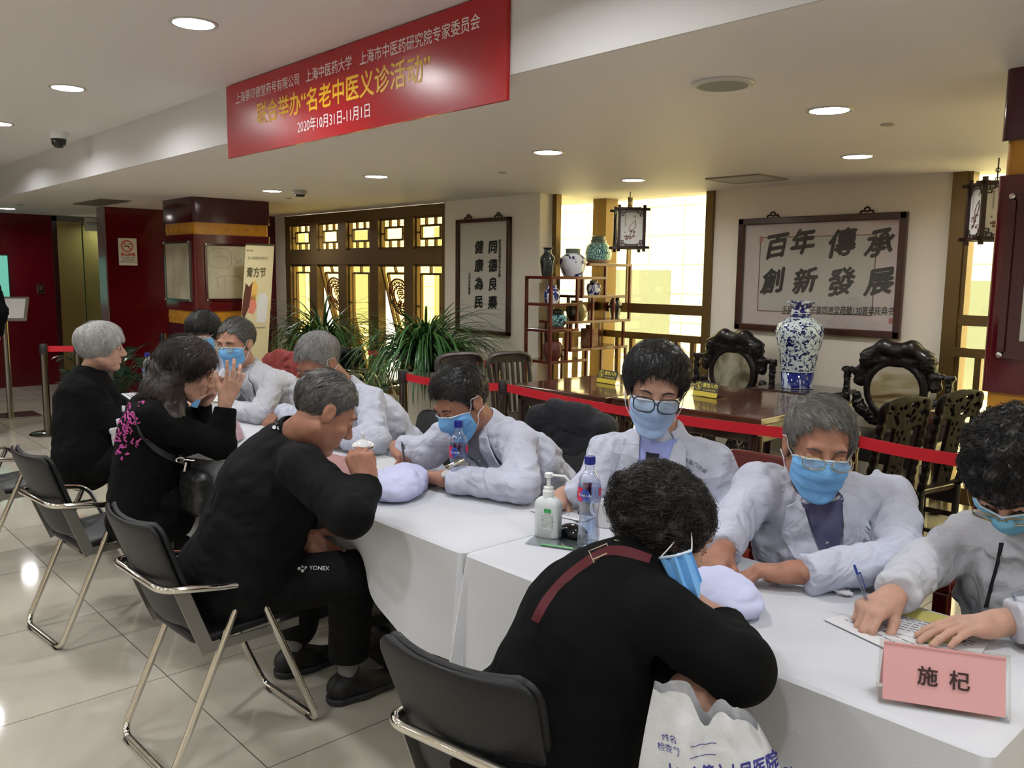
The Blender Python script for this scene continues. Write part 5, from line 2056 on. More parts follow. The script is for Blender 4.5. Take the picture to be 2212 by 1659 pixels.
def hair_arrays(H, tab=SHORT, c=(0, -.014, .038), r=(.083, .101, .091), strand=.0035, freq=30, extra=(), lump=0.0, lumpf=26, n_str=900, slen=.05, comb=(0, .5, -1), curl=0.0, lift=.002, rad=.0007, vox=.0036, seed=1, cut=None, k=.012):
    """hair mass cut along a hairline (angle -> lowest z) with a coat of fine strands."""
    c, r = npv(c), npv(r)
    zb = hair_zb(tab)
    ext = .30 if extra else .165
    S = SDF(H.c - ext * H.s, H.c + ext * H.s, vox)

    def f(x, y, z):
        sh = np.broadcast(x, y, z).shape
        P = np.stack([np.broadcast_to(v, sh).ravel() for v in (x, y, z)], 1)
        l = H.loc(P)
        q = l - c
        k0 = np.sqrt(((q / r) ** 2).sum(1))
        k1 = np.sqrt(((q / r ** 2) ** 2).sum(1)) + 1e-9
        d = k0 * (k0 - 1) / k1
        ph = np.arctan2(np.abs(l[:, 0]), l[:, 1])
        sa = np.arctan2(l[:, 0], l[:, 1])
        e = zb(ph) + .0045 * np.sin(sa * 11 + seed) + .003 * np.sin(sa * 27 + seed * 2) - l[:, 2]
        d = np.maximum(d, e * .8)
        return (d * H.s).reshape(sh)
    e = np.sqrt((H.M ** 2) @ (r * H.s) ** 2)
    cc = H.p(*c)
    S.add((cc - e, cc + e, f))
    for pr in extra:
        S.add(pr, k)
    if cut:
        for pr in cut:
            S.sub(pr, .006)

    def dsp(P):
        l = H.loc(P) - c
        az = np.arctan2(l[:, 0], l[:, 1])
        rr = np.sqrt((l ** 2).sum(1)) + 1e-6
        th = np.arccos(np.clip(l[:, 2] / rr, -1, 1))
        sw = az + .35 * np.sin(th * 3 + seed)
        s_ = np.sin(th) + .25
        q = np.stack([np.cos(sw) * freq * .5 * s_, np.sin(sw) * freq * .5 * s_, th * 2.2 + seed * 3.1], 1)
        o = strand * vnoise(q) + strand * .5 * vnoise(q * 2.1 + 5)
        if lump:
            o = o + lump * vnoise(l * lumpf + seed) + lump * .6 * vnoise(l * lumpf * 2.1 + 9)
        return o
    S.disp(dsp, .02)
    base = S.arrays()
    out = [base]
    if n_str:
        V, Q = base
        rs = np.random.RandomState(seed)
        ids = rs.randint(0, len(V), n_str)
        p = V[ids].astype(float)
        # keep strands that start well above the hairline
        D = H.M @ (npv(comb) / np.linalg.norm(comb))
        pts = []
        cw = H.p(*c)
        ph0 = rs.rand(n_str) * 6.28
        jit = rs.randn(n_str, 3) * .25
        steps = 7
        st = slen / (steps - 1) * H.s * (.6 + .8 * rs.rand(n_str))[:, None]
        for q in range(steps):
            l = H.loc(p) - c
            nn = (l / r ** 2)
            nn = nn / np.linalg.norm(nn, axis=1, keepdims=True) @ H.M.T
            off = lift * (1 + q * .25)
            cp = p + nn * off
            if curl:
                t1 = np.cross(nn, D)
                t1 /= np.linalg.norm(t1, axis=1, keepdims=True) + 1e-6
                a = ph0 + q * 1.3
                cp = cp + t1 * (curl * np.cos(a))[:, None] + nn * (curl * .8 * np.sin(a) + curl * .4)[:, None]
            pts.append(cp)
            if q:
                ph = np.arctan2(np.abs(l[:, 0]), l[:, 1] + c[1])
                stop = ((l[:, 2] + c[2]) < zb(ph) - .004) & (ph < 1.75)
                st = np.where(stop[:, None], st * .12, st)
            dd = D[None] + jit
            dd = dd - nn * (dd * nn).sum(1, keepdims=True)
            dd /= np.linalg.norm(dd, axis=1, keepdims=True) + 1e-6
            p = p + dd * st
        pts = np.stack(pts, 1)      # n, steps, 3
        tg = np.gradient(pts, axis=1)
        tg /= np.linalg.norm(tg, axis=2, keepdims=True) + 1e-9
        u = np.cross(tg, npv((.3, .5, .8)))
        u /= np.linalg.norm(u, axis=2, keepdims=True) + 1e-9
        v = np.cross(tg, u)
        ring = []
        taper = np.linspace(1, .35, steps)[None, :, None] * rad
        for kk in range(3):
            a = kk * 2.094
            ring.append(pts + (u * math.cos(a) + v * math.sin(a)) * taper)
        VV = np.stack(ring, 2).reshape(-1, 3)
        i = np.arange(n_str)[:, None, None] * steps * 3
        j = np.arange(steps - 1)[None, :, None] * 3
        kq = np.arange(3)[None, None, :]
        k2 = (kq + 1) % 3
        QQ = np.stack(np.broadcast_arrays(i + j + kq, i + j + k2, i + j + 3 + k2, i + j + 3 + kq), -1).reshape(-1, 4)
        out.append((VV, QQ))
    return out


def crease(amp, sc=(11, 11, 8), seed=0.0, small=.55):
    """cloth folds: broad soft swells with sharper valleys."""
    sc = np.array(sc, np.float32)

    def f(P):
        q = P * sc + seed
        w = np.stack([vnoise(P * 6 + seed + 11), vnoise(P * 6 + seed + 23), vnoise(P * 6 + seed + 37)], 1) * .6
        a = np.abs(vnoise(q + w))
        b = np.abs(vnoise(q * 2.3 + 3 + w))
        c = np.abs(vnoise(q * np.array((1.2, 1.2, 3.4), np.float32) + 17 + w * 1.5))
        return amp * .55 * (.38 - a) + amp * small * (.38 - b) + amp * .45 * (.38 - c)
    return f


def cloth_mat(name, rgb, wrinkle=.33, scale=5.5, rough=.85):
    """woven cloth with creases: ridged, warped noise drives the bump."""
    m, nt, p = nodes_of(name)
    p.inputs['Base Color'].default_value = (*lin(rgb), 1)
    p.inputs['Roughness'].default_value = rough
    p.inputs['Specular IOR Level'].default_value = .25
    tc = nt.nodes.new('ShaderNodeTexCoord')
    hs = []
    for k, (sc, amt) in enumerate(((scale, 1.0), (scale * 2.3, .5))):
        n = nt.nodes.new('ShaderNodeTexNoise')
        n.inputs['Scale'].default_value = sc
        n.inputs['Detail'].default_value = 1.5
        n.inputs['Distortion'].default_value = 1.4
        nt.links.new(tc.outputs['Object'], n.inputs['Vector'])
        a = _math(nt, 'ABSOLUTE', _math(nt, 'SUBTRACT', n.outputs['Fac'], .5))
        hs.append(_math(nt, 'MULTIPLY', a, -amt))
    b = nt.nodes.new('ShaderNodeBump')
    b.inputs['Strength'].default_value = wrinkle
    b.inputs['Distance'].default_value = .09
    nt.links.new(_math(nt, 'ADD', hs[0], hs[1]), b.inputs['Height'])
    nt.links.new(b.outputs[0], p.inputs['Normal'])
    MATS[name] = m
    return m


M_COAT = cloth_mat('white_coat', (190, 194, 211))
M_COAT2 = cloth_mat('ivory_coat', (190, 192, 200))
M_KNIT = mat('black_knit', (9, 9, 10), .95, spec=.15, bump=(500, .2))
M_SWEAT = mat('black_sweatshirt', (10, 10, 12), .9, spec=.2, bump=(320, .1))
M_TROUS = mat('black_trousers', (9, 9, 10), .85, spec=.2, bump=(260, .1))
M_MASKB = mat('mask_blue', (112, 172, 226), .8, bump=(500, .08))
M_MASKP = mat('mask_pale_blue', (160, 186, 226), .8, bump=(500, .08))
M_LOOP = mat('ear_loop', (226, 226, 230), .7)
M_GOLDW = mat('gold_wire', (186, 160, 104), .25, .9)
M_BLKW = mat('dark_frame', (26, 24, 26), .25)
M_LENS = glass('spectacle_lens', (246, 248, 246), .12)
M_EYE = mat('dark_eye', (20, 14, 12), .15)
M_EYEW = mat('eye_white', (206, 198, 190), .3)


def torso(S, P, N, shR, shL, w=(.165, .175, .165), dp=(.125, .12, .10), g=0.0, k=.05):
    P, N, shR, shL = map(npv, (P, N, shR, shL))
    side = shR - shL
    W = P + (N - P) * .36
    Ch = P + (N - P) * .68
    U = P + (N - P) * .88
    S.add(ecap(P, W, (w[0] + g, dp[0] + g), (w[1] * .97 + g, dp[1] + g), side))
    S.add(ecap(W, Ch, (w[1] * .97 + g, dp[1] + g), (w[1] + g, dp[1] + g), side), k)
    S.add(ecap(Ch, U, (w[1] + g, dp[1] + g), (w[2] * .8 + g, dp[2] * .85 + g), side), k)
    S.add(cap(shR, shL, .052 + g, .052 + g), k)
    for s in (shR, shL):
        S.add(cap(N + (s - N) * .15, s, .045 + g, .050 + g), k)


def sleeve(S, sh, el, wr, r=(.066, .058, .048), k=.03, cuff=.015, hollow=True):
    sh, el, wr = map(npv, (sh, el, wr))
    S.add(cap(sh, el, r[0], r[1]), k)
    S.add(cap(el, wr, r[1], r[2]), .02)


def open_cuff(S, el, wr, r):
    el, wr = npv(el), npv(wr)
    d = (wr - el) / np.linalg.norm(wr - el)
    # square off the rounded end
    c = wr + d * .035
    M = np.stack([np.cross(d, (0, 0, 1.0)) / (np.linalg.norm(np.cross(d, (0, 0, 1.0))) + 1e-9), d, np.zeros(3)], 1)
    M[:, 2] = np.cross(M[:, 0], M[:, 1])
    S.sub(rbox(c, (r * 1.5, .035, r * 1.5), .003, M), .004)


def add_eyes(H, parent, brow, closed=False):
    for s in (-1, 1):
        if not closed:
            e = MB()
            e.lathe([(0, .0), (.0052, -.0006), (.0058, -.002)], H.p(s * .0305, .0905, .0015), 12, H.M @ npv((s * .12, 1, -.12)))
            e.obj('eye', M_EYE, parent, smooth=True)
        e = MB()
        e.tube([H.p(s * .018, .0925, -.002), H.p(s * .030, .0925, -.0035), H.p(s * .043, .086, -.002)], .0016 * H.s, 6)
        e.obj('eyelid_line', mat('lash', (44, 28, 24), .6), parent, smooth=True)
        b = MB()
        b.tube(bez([H.p(s * .014, .0945, .022), H.p(s * .030, .0925, .0285), H.p(s * .050, .080, .0225)], 5), [.0014 * H.s, .0022, .0026, .0027, .0028, .0027, .0026, .0024, .002, .0016, .001], 6)
        b.obj('eyebrow', brow, parent, smooth=True)


def add_mask(H, me, parent, m, zt=.004, zb=-.118, amax=66, loops=True, off=.005, pleats=3):
    bv = bvh_of(me)
    NA, NZ = 30, 20
    G = np.zeros((NA + 1, NZ + 1))
    ang = np.radians(np.linspace(-amax, amax, NA + 1))
    ZZ = np.zeros_like(G)
    for i, a in enumerate(ang):
        s = (a / ang[-1]) ** 2
        for j in range(NZ + 1):
            t = j / NZ
            z = (zt - .022 * s) + ((zb + .040 * s) - (zt - .022 * s)) * t
            ZZ[i, j] = z
            dr = H.M @ npv((math.sin(a), math.cos(a), 0))
            o = H.p(0, 0, max(z, -.105))
            h, _, _, _ = bv.ray_cast(Vector(o + dr * .25), Vector(-dr), .3)
            G[i, j] = (np.linalg.norm(npv(h) - o) / H.s) if h else .06
    G = np.minimum(G, .125)
    F = G.copy()
    for w in range(2):
        F = np.maximum(F, np.maximum(np.roll(F, 1, 0), np.roll(F, -1, 0)) - .002)
    F[0], F[-1] = G[0], G[-1]
    for j in range(1, NZ + 1):
        F[:, j] = np.maximum(F[:, j], F[:, j - 1] - .0045)
    for w in range(4):
        F[1:-1] = (F[:-2] + 2 * F[1:-1] + F[2:]) / 4
        F[:, 1:-1] = (F[:, :-2] + 2 * F[:, 1:-1] + F[:, 2:]) / 4
    F = np.maximum(F, G)

    def P(i, j, o):
        t = j / NZ
        pl = .0052 * ((t * (pleats + 1)) % 1.0 - .5) * (1 - abs(ang[i] / ang[-1]) ** 4)
        r = F[i, j] + o + pl
        return H.p(math.sin(ang[i]) * r, math.cos(ang[i]) * r, ZZ[i, j])
    mb = MB()
    A = [[P(i, j, off) for j in range(NZ + 1)] for i in range(NA + 1)]
    B = [[P(i, j, off - .0025) for j in range(NZ + 1)] for i in range(NA + 1)]
    mb.grid(A)
    k = len(mb.v)
    fs = [tuple(x + k for x in f)[::-1] for f in mb.f]
    mb.v += [tuple(p) for r in B for p in r]
    mb.f += fs
    W = NZ + 1
    for i in range(NA):
        for j in (0, NZ):
            mb.f.append((i * W + j, (i + 1) * W + j, k + (i + 1) * W + j, k + i * W + j))
    for j in range(NZ):
        for i in (0, NA):
            mb.f.append((i * W + j, i * W + j + 1, k + i * W + j + 1, k + i * W + j))
    o = mb.obj('mask', m, parent, smooth=True)
    e = MB()
    e.tube([P(i, 0, off + .0012) for i in range(NA + 1)], .0026, 6)
    e.obj('mask_edge', mat('mask_edge_white', (206, 220, 236), .7), o, smooth=True)
    if loops:
        for s, i in ((-1, 0), (1, NA)):
            for j, ez in ((0, .022), (NZ, -.034)):
                l = MB()
                l.tube(bez([P(i, j, off), (npv(P(i, j, off)) + H.p(s * .083, .012, ez)) / 2 + H.M @ npv((s * .004, 0, 0)), H.p(s * .083, .012, ez), H.p(s * .086, -.02, ez * .7)], 5), .0014, 6)
                l.obj('ear_loop', M_LOOP, o, smooth=True)
    return o


def add_glasses(H, parent, m, w=.026, h=.019, y=.108, z=-.004, thick=.0017, drop=0.0, half_rim=False, lens=True, bridge=.006):
    g = MB()
    t = None
    for s in (-1, 1):
        cx = s * .0335
        pts = []
        for q in range(28):
            a = 2 * math.pi * q / 28
            ex = math.copysign(abs(math.cos(a)) ** .7, math.cos(a)) * w
            ez = math.copysign(abs(math.sin(a)) ** .7, math.sin(a)) * h
            pts.append(H.p(cx + ex, y - abs(cx + ex) ** 2 * 3.2, z + ez))
        g.tube(pts, thick * H.s, 6, closed=True)
        g.tube(bez([H.p(s * (.0335 + w), y - .011, z + h * .5), H.p(s * .072, .07, z + h * .5 + .002), H.p(s * .083, .0, .014), H.p(s * .082, -.02, .0)], 5), thick * .8 * H.s, 6)
    g.tube(bez([H.p(-.0335 + w, y - .001, z + .004), H.p(0, y + .003, z + bridge), H.p(.0335 - w, y - .001, z + .004)], 5), thick * H.s, 6)
    o = g.obj('glasses', m, parent, smooth=True)
    if lens:
        for s in (-1, 1):
            cx = s * .0335
            pts = []
            for q in range(24):
                a = 2 * math.pi * q / 24
                pts.append(H.p(cx + math.copysign(abs(math.cos(a)) ** .7, math.cos(a)) * w * .97, y - .004 - .0, z + math.copysign(abs(math.sin(a)) ** .7, math.sin(a)) * h * .97))
            q2 = [p - H.M @ npv((0, .0015, 0)) for p in pts]
            MB().add(pts + q2, [tuple(range(24)), tuple(range(24, 48))[::-1]] + [(i, (i + 1) % 24, 24 + (i + 1) % 24, 24 + i) for i in range(24)]).obj('lens', M_LENS, o)
    return o


def body_core(P, N, shR, elR, wrR, shL, elL, wrL):
    """the body under the clothes, joined to head and hands inside collar and cuffs."""
    pts = np.array([npv(p) for p in (P, N, shR, elR, wrR, shL, elL, wrL)])
    S = SDF(pts.min(0) - .18, pts.max(0) + .18, .011)
    torso(S, P, N, shR, shL, (.13, .135, .12), (.085, .085, .07), -.022, .03)
    for s, e, w in ((shR, elR, wrR), (shL, elL, wrL)):
        S.add(cap(s, e, .03, .028), .02)
        S.add(cap(e, w, .028, .021), .01)
    return S.arrays()


def garment_sdf(pts, vox=.0065, pad=.24):
    pts = np.array([npv(p) for p in pts])
    return SDF(pts.min(0) - pad, pts.max(0) + pad, vox)


class TwoStep:
    """finds the trunk first, then the coat just above it, so arms held in front are not hit."""

    def __init__(s, trunk, coat):
        s.a, s.b = trunk, coat

    def ray_cast(s, o, d, dist):
        h = s.a.ray_cast(o, d, dist)
        if h[0] is None:
            return h
        g = s.b.ray_cast(h[0] - Vector(d).normalized() * .06, d, .085)
        return g if g[0] is not None else h


class Person:
    """builds the thing, its body and the usual parts."""

    def __init__(s, label, H, N, P, shR, elR, wrR, shL, elL, wrL, skin_m, hands=(), male=True, old=False, jaw=1.0, loc=None):
        s.H = H
        s.j = [npv(v) for v in (N, P, shR, elR, wrR, shL, elL, wrL)]
        s.N, s.P, s.shR, s.elR, s.wrR, s.shL, s.elL, s.wrL = s.j
        loc = loc or (float(s.P[0]), float(s.P[1]), 0)
        s.t = thing('person', label, 'person', loc)
        hd = head_arrays(H, N, male, old, jaw)
        parts = [hd, body_core(s.P, s.N, s.shR, s.elR, s.wrR, s.shL, s.elL, s.wrL)]
        for h in hands:
            parts.append(hand_arrays(**h))
        s.hd_me = arr_mesh('head_only', [hd])
        me = arr_mesh('body', parts)
        s.body = link(me, 'body', skin_m, s.t)

    def part(s, name, me, m):
        return link(me, name, m, s.t)

    def top(s, m, name='coat', r=(.066, .058, .050), w=(.175, .185, .17), dp=(.135, .13, .105), g=0.0, fold=.02, seed=0.0, sc=(11, 11, 8), vneck=None, skirt=None, collar=.06, vox=.0065, hood=None, cuffs=True, extra=()):
        S = garment_sdf(s.j[:], vox)
        torso(S, s.P, s.N, s.shR, s.shL, w, dp, g)
        if collar:
            S.add(cap(s.N - (s.N - s.P) / np.linalg.norm(s.N - s.P) * .03, s.N + (s.N - s.P) / np.linalg.norm(s.N - s.P) * .012, collar + .012, collar), .03)
        sleeve(S, s.shR, s.elR, s.wrR, r)
        sleeve(S, s.shL, s.elL, s.wrL, r)
        for pr in extra:
            S.add(pr, .03)
        S.disp(crease(fold, sc, seed), .03)
        nk = s.H.p(0, -.02, -.06)
        d = (nk - s.N) / np.linalg.norm(nk - s.N)
        if collar:
            S.sub(cap(s.N + d * .005, s.N + d * .15, collar - .006, collar + .01), .006)
        if vneck:
            for pr in vneck:
                S.sub(pr, .004)
        if cuffs:
            for e, wv in ((s.elR, s.wrR), (s.elL, s.wrL)):
                open_cuff(S, e, wv, r[2] + .004)
        me = S.mesh(name)
        s.coat_me = me
        s.coat = s.part(name, me, m)
        T = garment_sdf([s.P, s.N, s.shR, s.shL], .009)     # the trunk alone, to lay collars and prints on
        torso(T, s.P, s.N, s.shR, s.shL, w, dp, g)
        if collar:
            T.add(cap(s.N - (s.N - s.P) / np.linalg.norm(s.N - s.P) * .03, s.N + (s.N - s.P) / np.linalg.norm(s.N - s.P) * .012, collar + .012, collar), .03)
        T.disp(crease(fold, sc, seed), .03)
        s.trunk = TwoStep(bvh_of(T.mesh('trunk')), bvh_of(me))
        return s.coat

    def axes(s):
        su = (s.N - s.P) / np.linalg.norm(s.N - s.P)
        sx = s.shR - s.shL
        sx = sx - su * (sx @ su)
        sx /= np.linalg.norm(sx)
        return sx, su, np.cross(su, sx)

    def lapels(s, m, shirt, vb=.25, drop=.0, neck=.055, edge=True):
        """open coat collar: shirt wedge, two lapels and the collar strip round the neck."""
        sx, su, fr = s.axes()
        bv = s.trunk
        O = s.N + su * drop
        q = lambda a, b: O + sx * a + su * b
        drape(bv, [q(-neck, .035), q(-.004, -vb)], [q(neck, .035), q(.004, -vb)], 14, 8, fr, .003, .004).obj('shirt', shirt, s.t, smooth='auto')
        b = MB()
        for k in range(3):
            p = Vector(q(.004, -.06 - .065 * k))
            h, _, _, _ = bv.ray_cast(p + Vector(fr) * .3, -Vector(fr), .6)
            if h and -.06 - .065 * k > -vb + .03:
                b.lathe([(0, .008), (.005, .0075), (.0055, .004)], h, 10, fr)
        if b.v:
            b.obj('shirt_button', mat('button_white', (210, 210, 214), .3), s.t)
        for e in (-1, 1):
            drape(bv, [q(e * neck, .04), q(e * neck * .62, -vb * .4), q(e * .006, -vb)], [q(e * (neck + .036), .02), q(e * (neck + .062), -vb * .36), q(e * .03, -vb - .012)], 14, 6, fr, .009, .006).obj('lapel', m, s.t, smooth='auto')
            c = drape(bv, [q(e * (neck - .006), .030), q(e * (neck - .014), -.025)], [q(e * (neck + .034), .018), q(e * (neck + .052), -.055)], 8, 6, fr, .011, .004)
            c.obj('collar_point', m, s.t, smooth='auto')
        s.neck_collar(m)
        if not edge:
            return bv, q, fr, sx, su
        mb = drape(bv, [q(.004, -vb - .005), q(.004, -vb - .25)], [q(.012, -vb - .005), q(.012, -vb - .25)], 14, 1, fr, .001, .0025)
        mb.obj('front_edge', m, s.t, smooth='auto')
        return bv, q, fr, sx, su

    def neck_collar(s, m, r0=.060, r1=.082, h0=.045, h1=-.012, a0=50):
        sx, su, fr = s.axes()
        nk = s.H.p(0, -.02, -.06)
        ax = (nk - s.N) / np.linalg.norm(nk - s.N) * .6 + su * .4
        ax /= np.linalg.norm(ax)
        f2 = fr - ax * (fr @ ax)
        f2 /= np.linalg.norm(f2)
        x2 = np.cross(f2, ax)
        G = []
        for k in range(29):
            t = R(a0 + (360 - 2 * a0) * k / 28)
            dr = f2 * math.cos(t) + x2 * math.sin(t)
            row = [s.N + dr * (r1) + ax * h1, s.N + dr * (r0 + .01) + ax * (h0 * .8), s.N + dr * r0 + ax * h0, s.N + dr * (r0 - .005) + ax * (h0 * .8), s.N + dr * (r1 - .012) + ax * h1, s.N + dr * r1 + ax * h1]
            G.append(row)
        MB().grid(G).obj('collar', m, s.t, smooth='auto')

    def legs(s, m, front=None, kneeR=None, kneeL=None, ankR=None, ankL=None, shoe=None, vox=.012, r=(.085, .066, .05), sock=None, hem=0.0):
        sx, su, fr = s.axes()
        f = npv(front) if front is not None else npv((fr[0], fr[1], 0))
        f = f / np.linalg.norm(f)
        sh = npv((f[1], -f[0], 0))
        hipR, hipL = s.P + sh * .085 + npv((0, 0, -.01)), s.P - sh * .085 + npv((0, 0, -.01))
        kneeR = npv(kneeR) if kneeR is not None else hipR + f * .40 + npv((0, 0, .01)) + sh * .03
        kneeL = npv(kneeL) if kneeL is not None else hipL + f * .40 + npv((0, 0, .01)) - sh * .03
        ankR = npv(ankR) if ankR is not None else npv((*(kneeR + f * .02)[:2], .10))
        ankL = npv(ankL) if ankL is not None else npv((*(kneeL + f * .02)[:2], .10))
        S = garment_sdf([hipR, hipL, kneeR, kneeL, ankR, ankL], vox, .16)
        S.add(ell(s.P + npv((0, 0, -.005)), (.165, .15, .10)))
        for h, k, a in ((hipR, kneeR, ankR), (hipL, kneeL, ankL)):
            S.add(cap(h, k, r[0], r[1]), .04)
            S.add(cap(k, a, r[1], r[2]), .02)
        S.disp(crease(.008, (9, 9, 6), 3.0), .03)
        for a, k in ((ankR, kneeR), (ankL, kneeL)):
            S.sub(rbox(a + npv((0, 0, -.06 + hem)), (.09, .09, .055), .004))
        me = S.mesh('trousers')
        s.trous_me = me
        s.part('trousers', me, m)
        sm = shoe or mat('black_shoe', (20, 20, 22), .55)
        for a in (ankR, ankL):
            s.shoe(a, f, sm, sock, hem)
        return hipR, hipL

    def shoe(s, a, f, sm, sock=None, hem=0.0):
        f = npv((f[0], f[1], 0))
        f = f / np.linalg.norm(f)
        b = npv((a[0], a[1], 0))
        S = SDF(b - .26, b + npv((.26, .26, .2)), .005)
        S.add(cap(b - f * .035 + npv((0, 0, .05)), b + f * .05 + npv((0, 0, .048)), .043, .042))
        S.add(cap(b + f * .05 + npv((0, 0, .045)), b + f * .155 + npv((0, 0, .035)), .040, .034), .03)
        S.add(cap(b - f * .02 + npv((0, 0, .06)), b + f * .01 + npv((0, 0, .095)), .040, .036), .03)
        S.sub(half((0, 0, .022), (0, 0, -1)))
        S.sub(cap(b + npv((0, 0, .10)), b + npv((0, 0, .2)), .032, .034), .006)
        sh = s.part('shoe', S.mesh('shoe'), sm)
        S = SDF(b - .26, b + npv((.26, .26, .1)), .005)
        S.add(cap(b - f * .035 + npv((0, 0, .02)), b + f * .05 + npv((0, 0, .02)), .047, .046))
        S.add(cap(b + f * .05 + npv((0, 0, .02)), b + f * .158 + npv((0, 0, .02)), .044, .037), .03)
        S.sub(half((0, 0, .027), (0, 0, 1)))
        S.sub(half((0, 0, .001), (0, 0, -1)))
        o = link(S.mesh('shoe_sole'), 'shoe_sole', mat('dark_sole', (40, 40, 44), .6), sh)
        l = MB()
        sd = npv((f[1], -f[0], 0))
        for k in range(4):
            c = b + f * (.02 + .022 * k) + npv((0, 0, .093 - .006 * k))
            l.tube([c - sd * .02 - f * .008, c + npv((0, 0, .004)), c + sd * .02 + f * .008], .0022, 5)
        l.obj('laces', M_BLACK, sh, smooth='auto')
        if sock:
            MB().tube([b + npv((0, 0, .075)), npv((a[0], a[1], a[2] + .06 + hem))], .036, 14).obj('sock', sock, s.t, smooth='auto')
        return sh

    def print_text(s, body, size, o, ux, uy, fr, m, name='chest_print', bv=None, arc=0.0, **kw):
        bv = bv or bvh_of(s.coat_me)
        mb = MB()
        if arc:
            n = len(body)
            for k, c in enumerate(body):
                a = (k - (n - 1) / 2) * arc
                rr = size * 1.05 / arc
                c0 = npv(o) + npv(ux) * (rr * math.sin(a)) + npv(uy) * (rr * (math.cos(a) - 1))
                put_text(mb, c, size, c0, npv(ux) * math.cos(a) - npv(uy) * math.sin(a), npv(uy) * math.cos(a) + npv(ux) * math.sin(a), .0025, bvh=bv, **kw)
        else:
            put_text(mb, body, size, o, ux, uy, .0025, bvh=bv, **kw)
        return mb.obj(name, m, s.t, fix=False)

M_DKBROW = mat('dark_brow', (34, 26, 24), .8)
M_GREYBROW = mat('grey_brow', (74, 64, 58), .8)
M_BLUEPRINT = mat('coat_print', (44, 44, 60), .7)
SK_R = skin('ruddy_skin', (160, 114, 94))
SK_M = skin('mid_skin', (172, 130, 110))
SK_F = skin('fair_skin', (184, 144, 125))
HR_BLACK = hair_mat('black_hair', (10, 10, 11), (30, 27, 26), .4)
HR_GREY = hair_mat('grey_hair', (40, 40, 40), (150, 148, 142), .42)
HR_DKGREY = hair_mat('dark_grey_hair', (24, 24, 25), (92, 90, 88), .32)
HR_SILVER = hair_mat('silver_hair', (110, 110, 110), (214, 214, 210), .62)
HR_BROWN = hair_mat('long_dark_hair', (12, 10, 10), (44, 34, 30), .4)


def hd(w, tip, n, thumb, s=1.0, fore=None, **k):
    return dict(w=w, d=npv(tip) - npv(w), n=n, thumb=thumb, s=s, forearm=fore, **k)


# ------------------------------------------------------------------ grey haired doctor, right of centre
H = Head((-1.074,2.097,1.060), -50, 11, -4, 1.05)
wr, wl, er, el_ = (-1.186,1.842,0.800), (-0.989,1.860,0.795), (-1.230,1.929,0.824), (-0.830,2.079,0.815)
p = Person('grey haired doctor with bright blue mask and gold glasses, hands resting by the white pillow', H,
           (-1.095,2.164,0.902), (-1.14, 2.36, .50), (-1.248,2.105,0.916), er, (-1.195,1.855,0.800), (-0.976,2.337,0.902), el_, (-0.965,1.856,0.800), SK_R,
           hands=[hd(wr, (-1.168,1.751,0.785), (0, 0, -1), 1, fore=er, curl=(.5, .5, .3)), hd(wl, (-1.109,1.783,0.790), (.1, -.1, -1), -1, 1.02, el_, curls=[(.55, .6, .3), (.6, .6, .3), (.65, .6, .3), (.7, .6, .3)])], old=True)
p.top(M_COAT, seed=1.3)
bv, q, fr, sx, su = p.lapels(M_COAT, mat('slate_shirt', (84, 84, 118), .8), vb=.15)
cb = bvh_of(p.coat_me)
for body, at_, sz, arc, nm in (('蔡同德堂中医门诊部', (-1.031,2.177,0.837), .0095, .14, 'chest_print'), ('5382', (-1.027,2.177,0.814), .013, 0, 'chest_number')):
    vd = (Vector(at_) - Vector((0, 0, 1.5))).normalized()
    ux = vd.cross(Vector((0, 0, 1))).normalized()
    p.print_text(body, sz, at_, npv(ux), npv(ux.cross(vd)), -npv(vd), M_BLUEPRINT, nm, bv=cb, arc=arc)
drape(bv, [q(-.06, -.14), q(-.06, -.245)], [q(-.15, -.14), q(-.145, -.245)], 8, 6, fr, .002, .003).obj('chest_pocket', M_COAT, p.t, smooth='auto')
p.part('hair', arr_mesh('hair', hair_arrays(H, tab=[(0, .084), (.55, .076), (.8, .055), (1.05, .03)] + SHORT[4:], seed=3, n_str=1800, slen=.055, comb=(-.7, .5, -.5))), HR_GREY)
add_eyes(H, p.t, M_GREYBROW)
add_mask(H, p.hd_me, p.t, M_MASKB)
add_glasses(H, p.t, M_GOLDW, z=-.001, y=.117, h=.015, thick=.0012)
wt = MB()
c, dv = npv(wl) + npv((.035, .0, 0)), npv(el_) - npv(wl)
dv /= np.linalg.norm(dv)
wt.lathe([(.031, -.008), (.033, 0), (.031, .008)], npv(wl) + dv * .035, 24, dv)
wt.lathe([(0, .004), (.015, .004), (.016, 0)], npv(wl) + dv * .035 + npv((-.01, -.012, .029)), 18, (-.3, -.3, .9))
wt.obj('wrist_watch', M_CHROME, p.t, smooth='auto')
p.legs(M_TROUS)

# ------------------------------------------------------------------ young doctor with dark rimmed glasses
H = Head((-1.597,2.070,1.164), -50, 17, -5, 1.06)
wr, er = (-1.864,1.965,0.795), (-1.773,1.997,0.835)
p = Person('young black haired doctor in white coat with dark rimmed glasses and pale blue mask', H,
           (-1.614,2.140,0.995), (-1.72, 2.30, .50), (-1.778,2.067,0.923), er, (-1.837,1.958,0.800), (-1.459,2.177,0.939), (-1.380,2.205,0.784), (-1.360,1.963,0.800), SK_F,
           hands=[hd(wr, (-1.848,1.891,0.785), (-.2, -.3, -.9), 1, .95, er, curl=(.6, .9, .5)), hd((-1.363,1.950,0.795), (-1.396,1.904,0.790), (0, 0, -1), -1, .95, (-1.380,2.205,0.784))])
p.top(M_COAT, seed=4.1)
bv, q, fr, sx, su = p.lapels(M_COAT, mat('periwinkle_shirt', (150, 162, 220), .8), vb=.30, neck=.06)
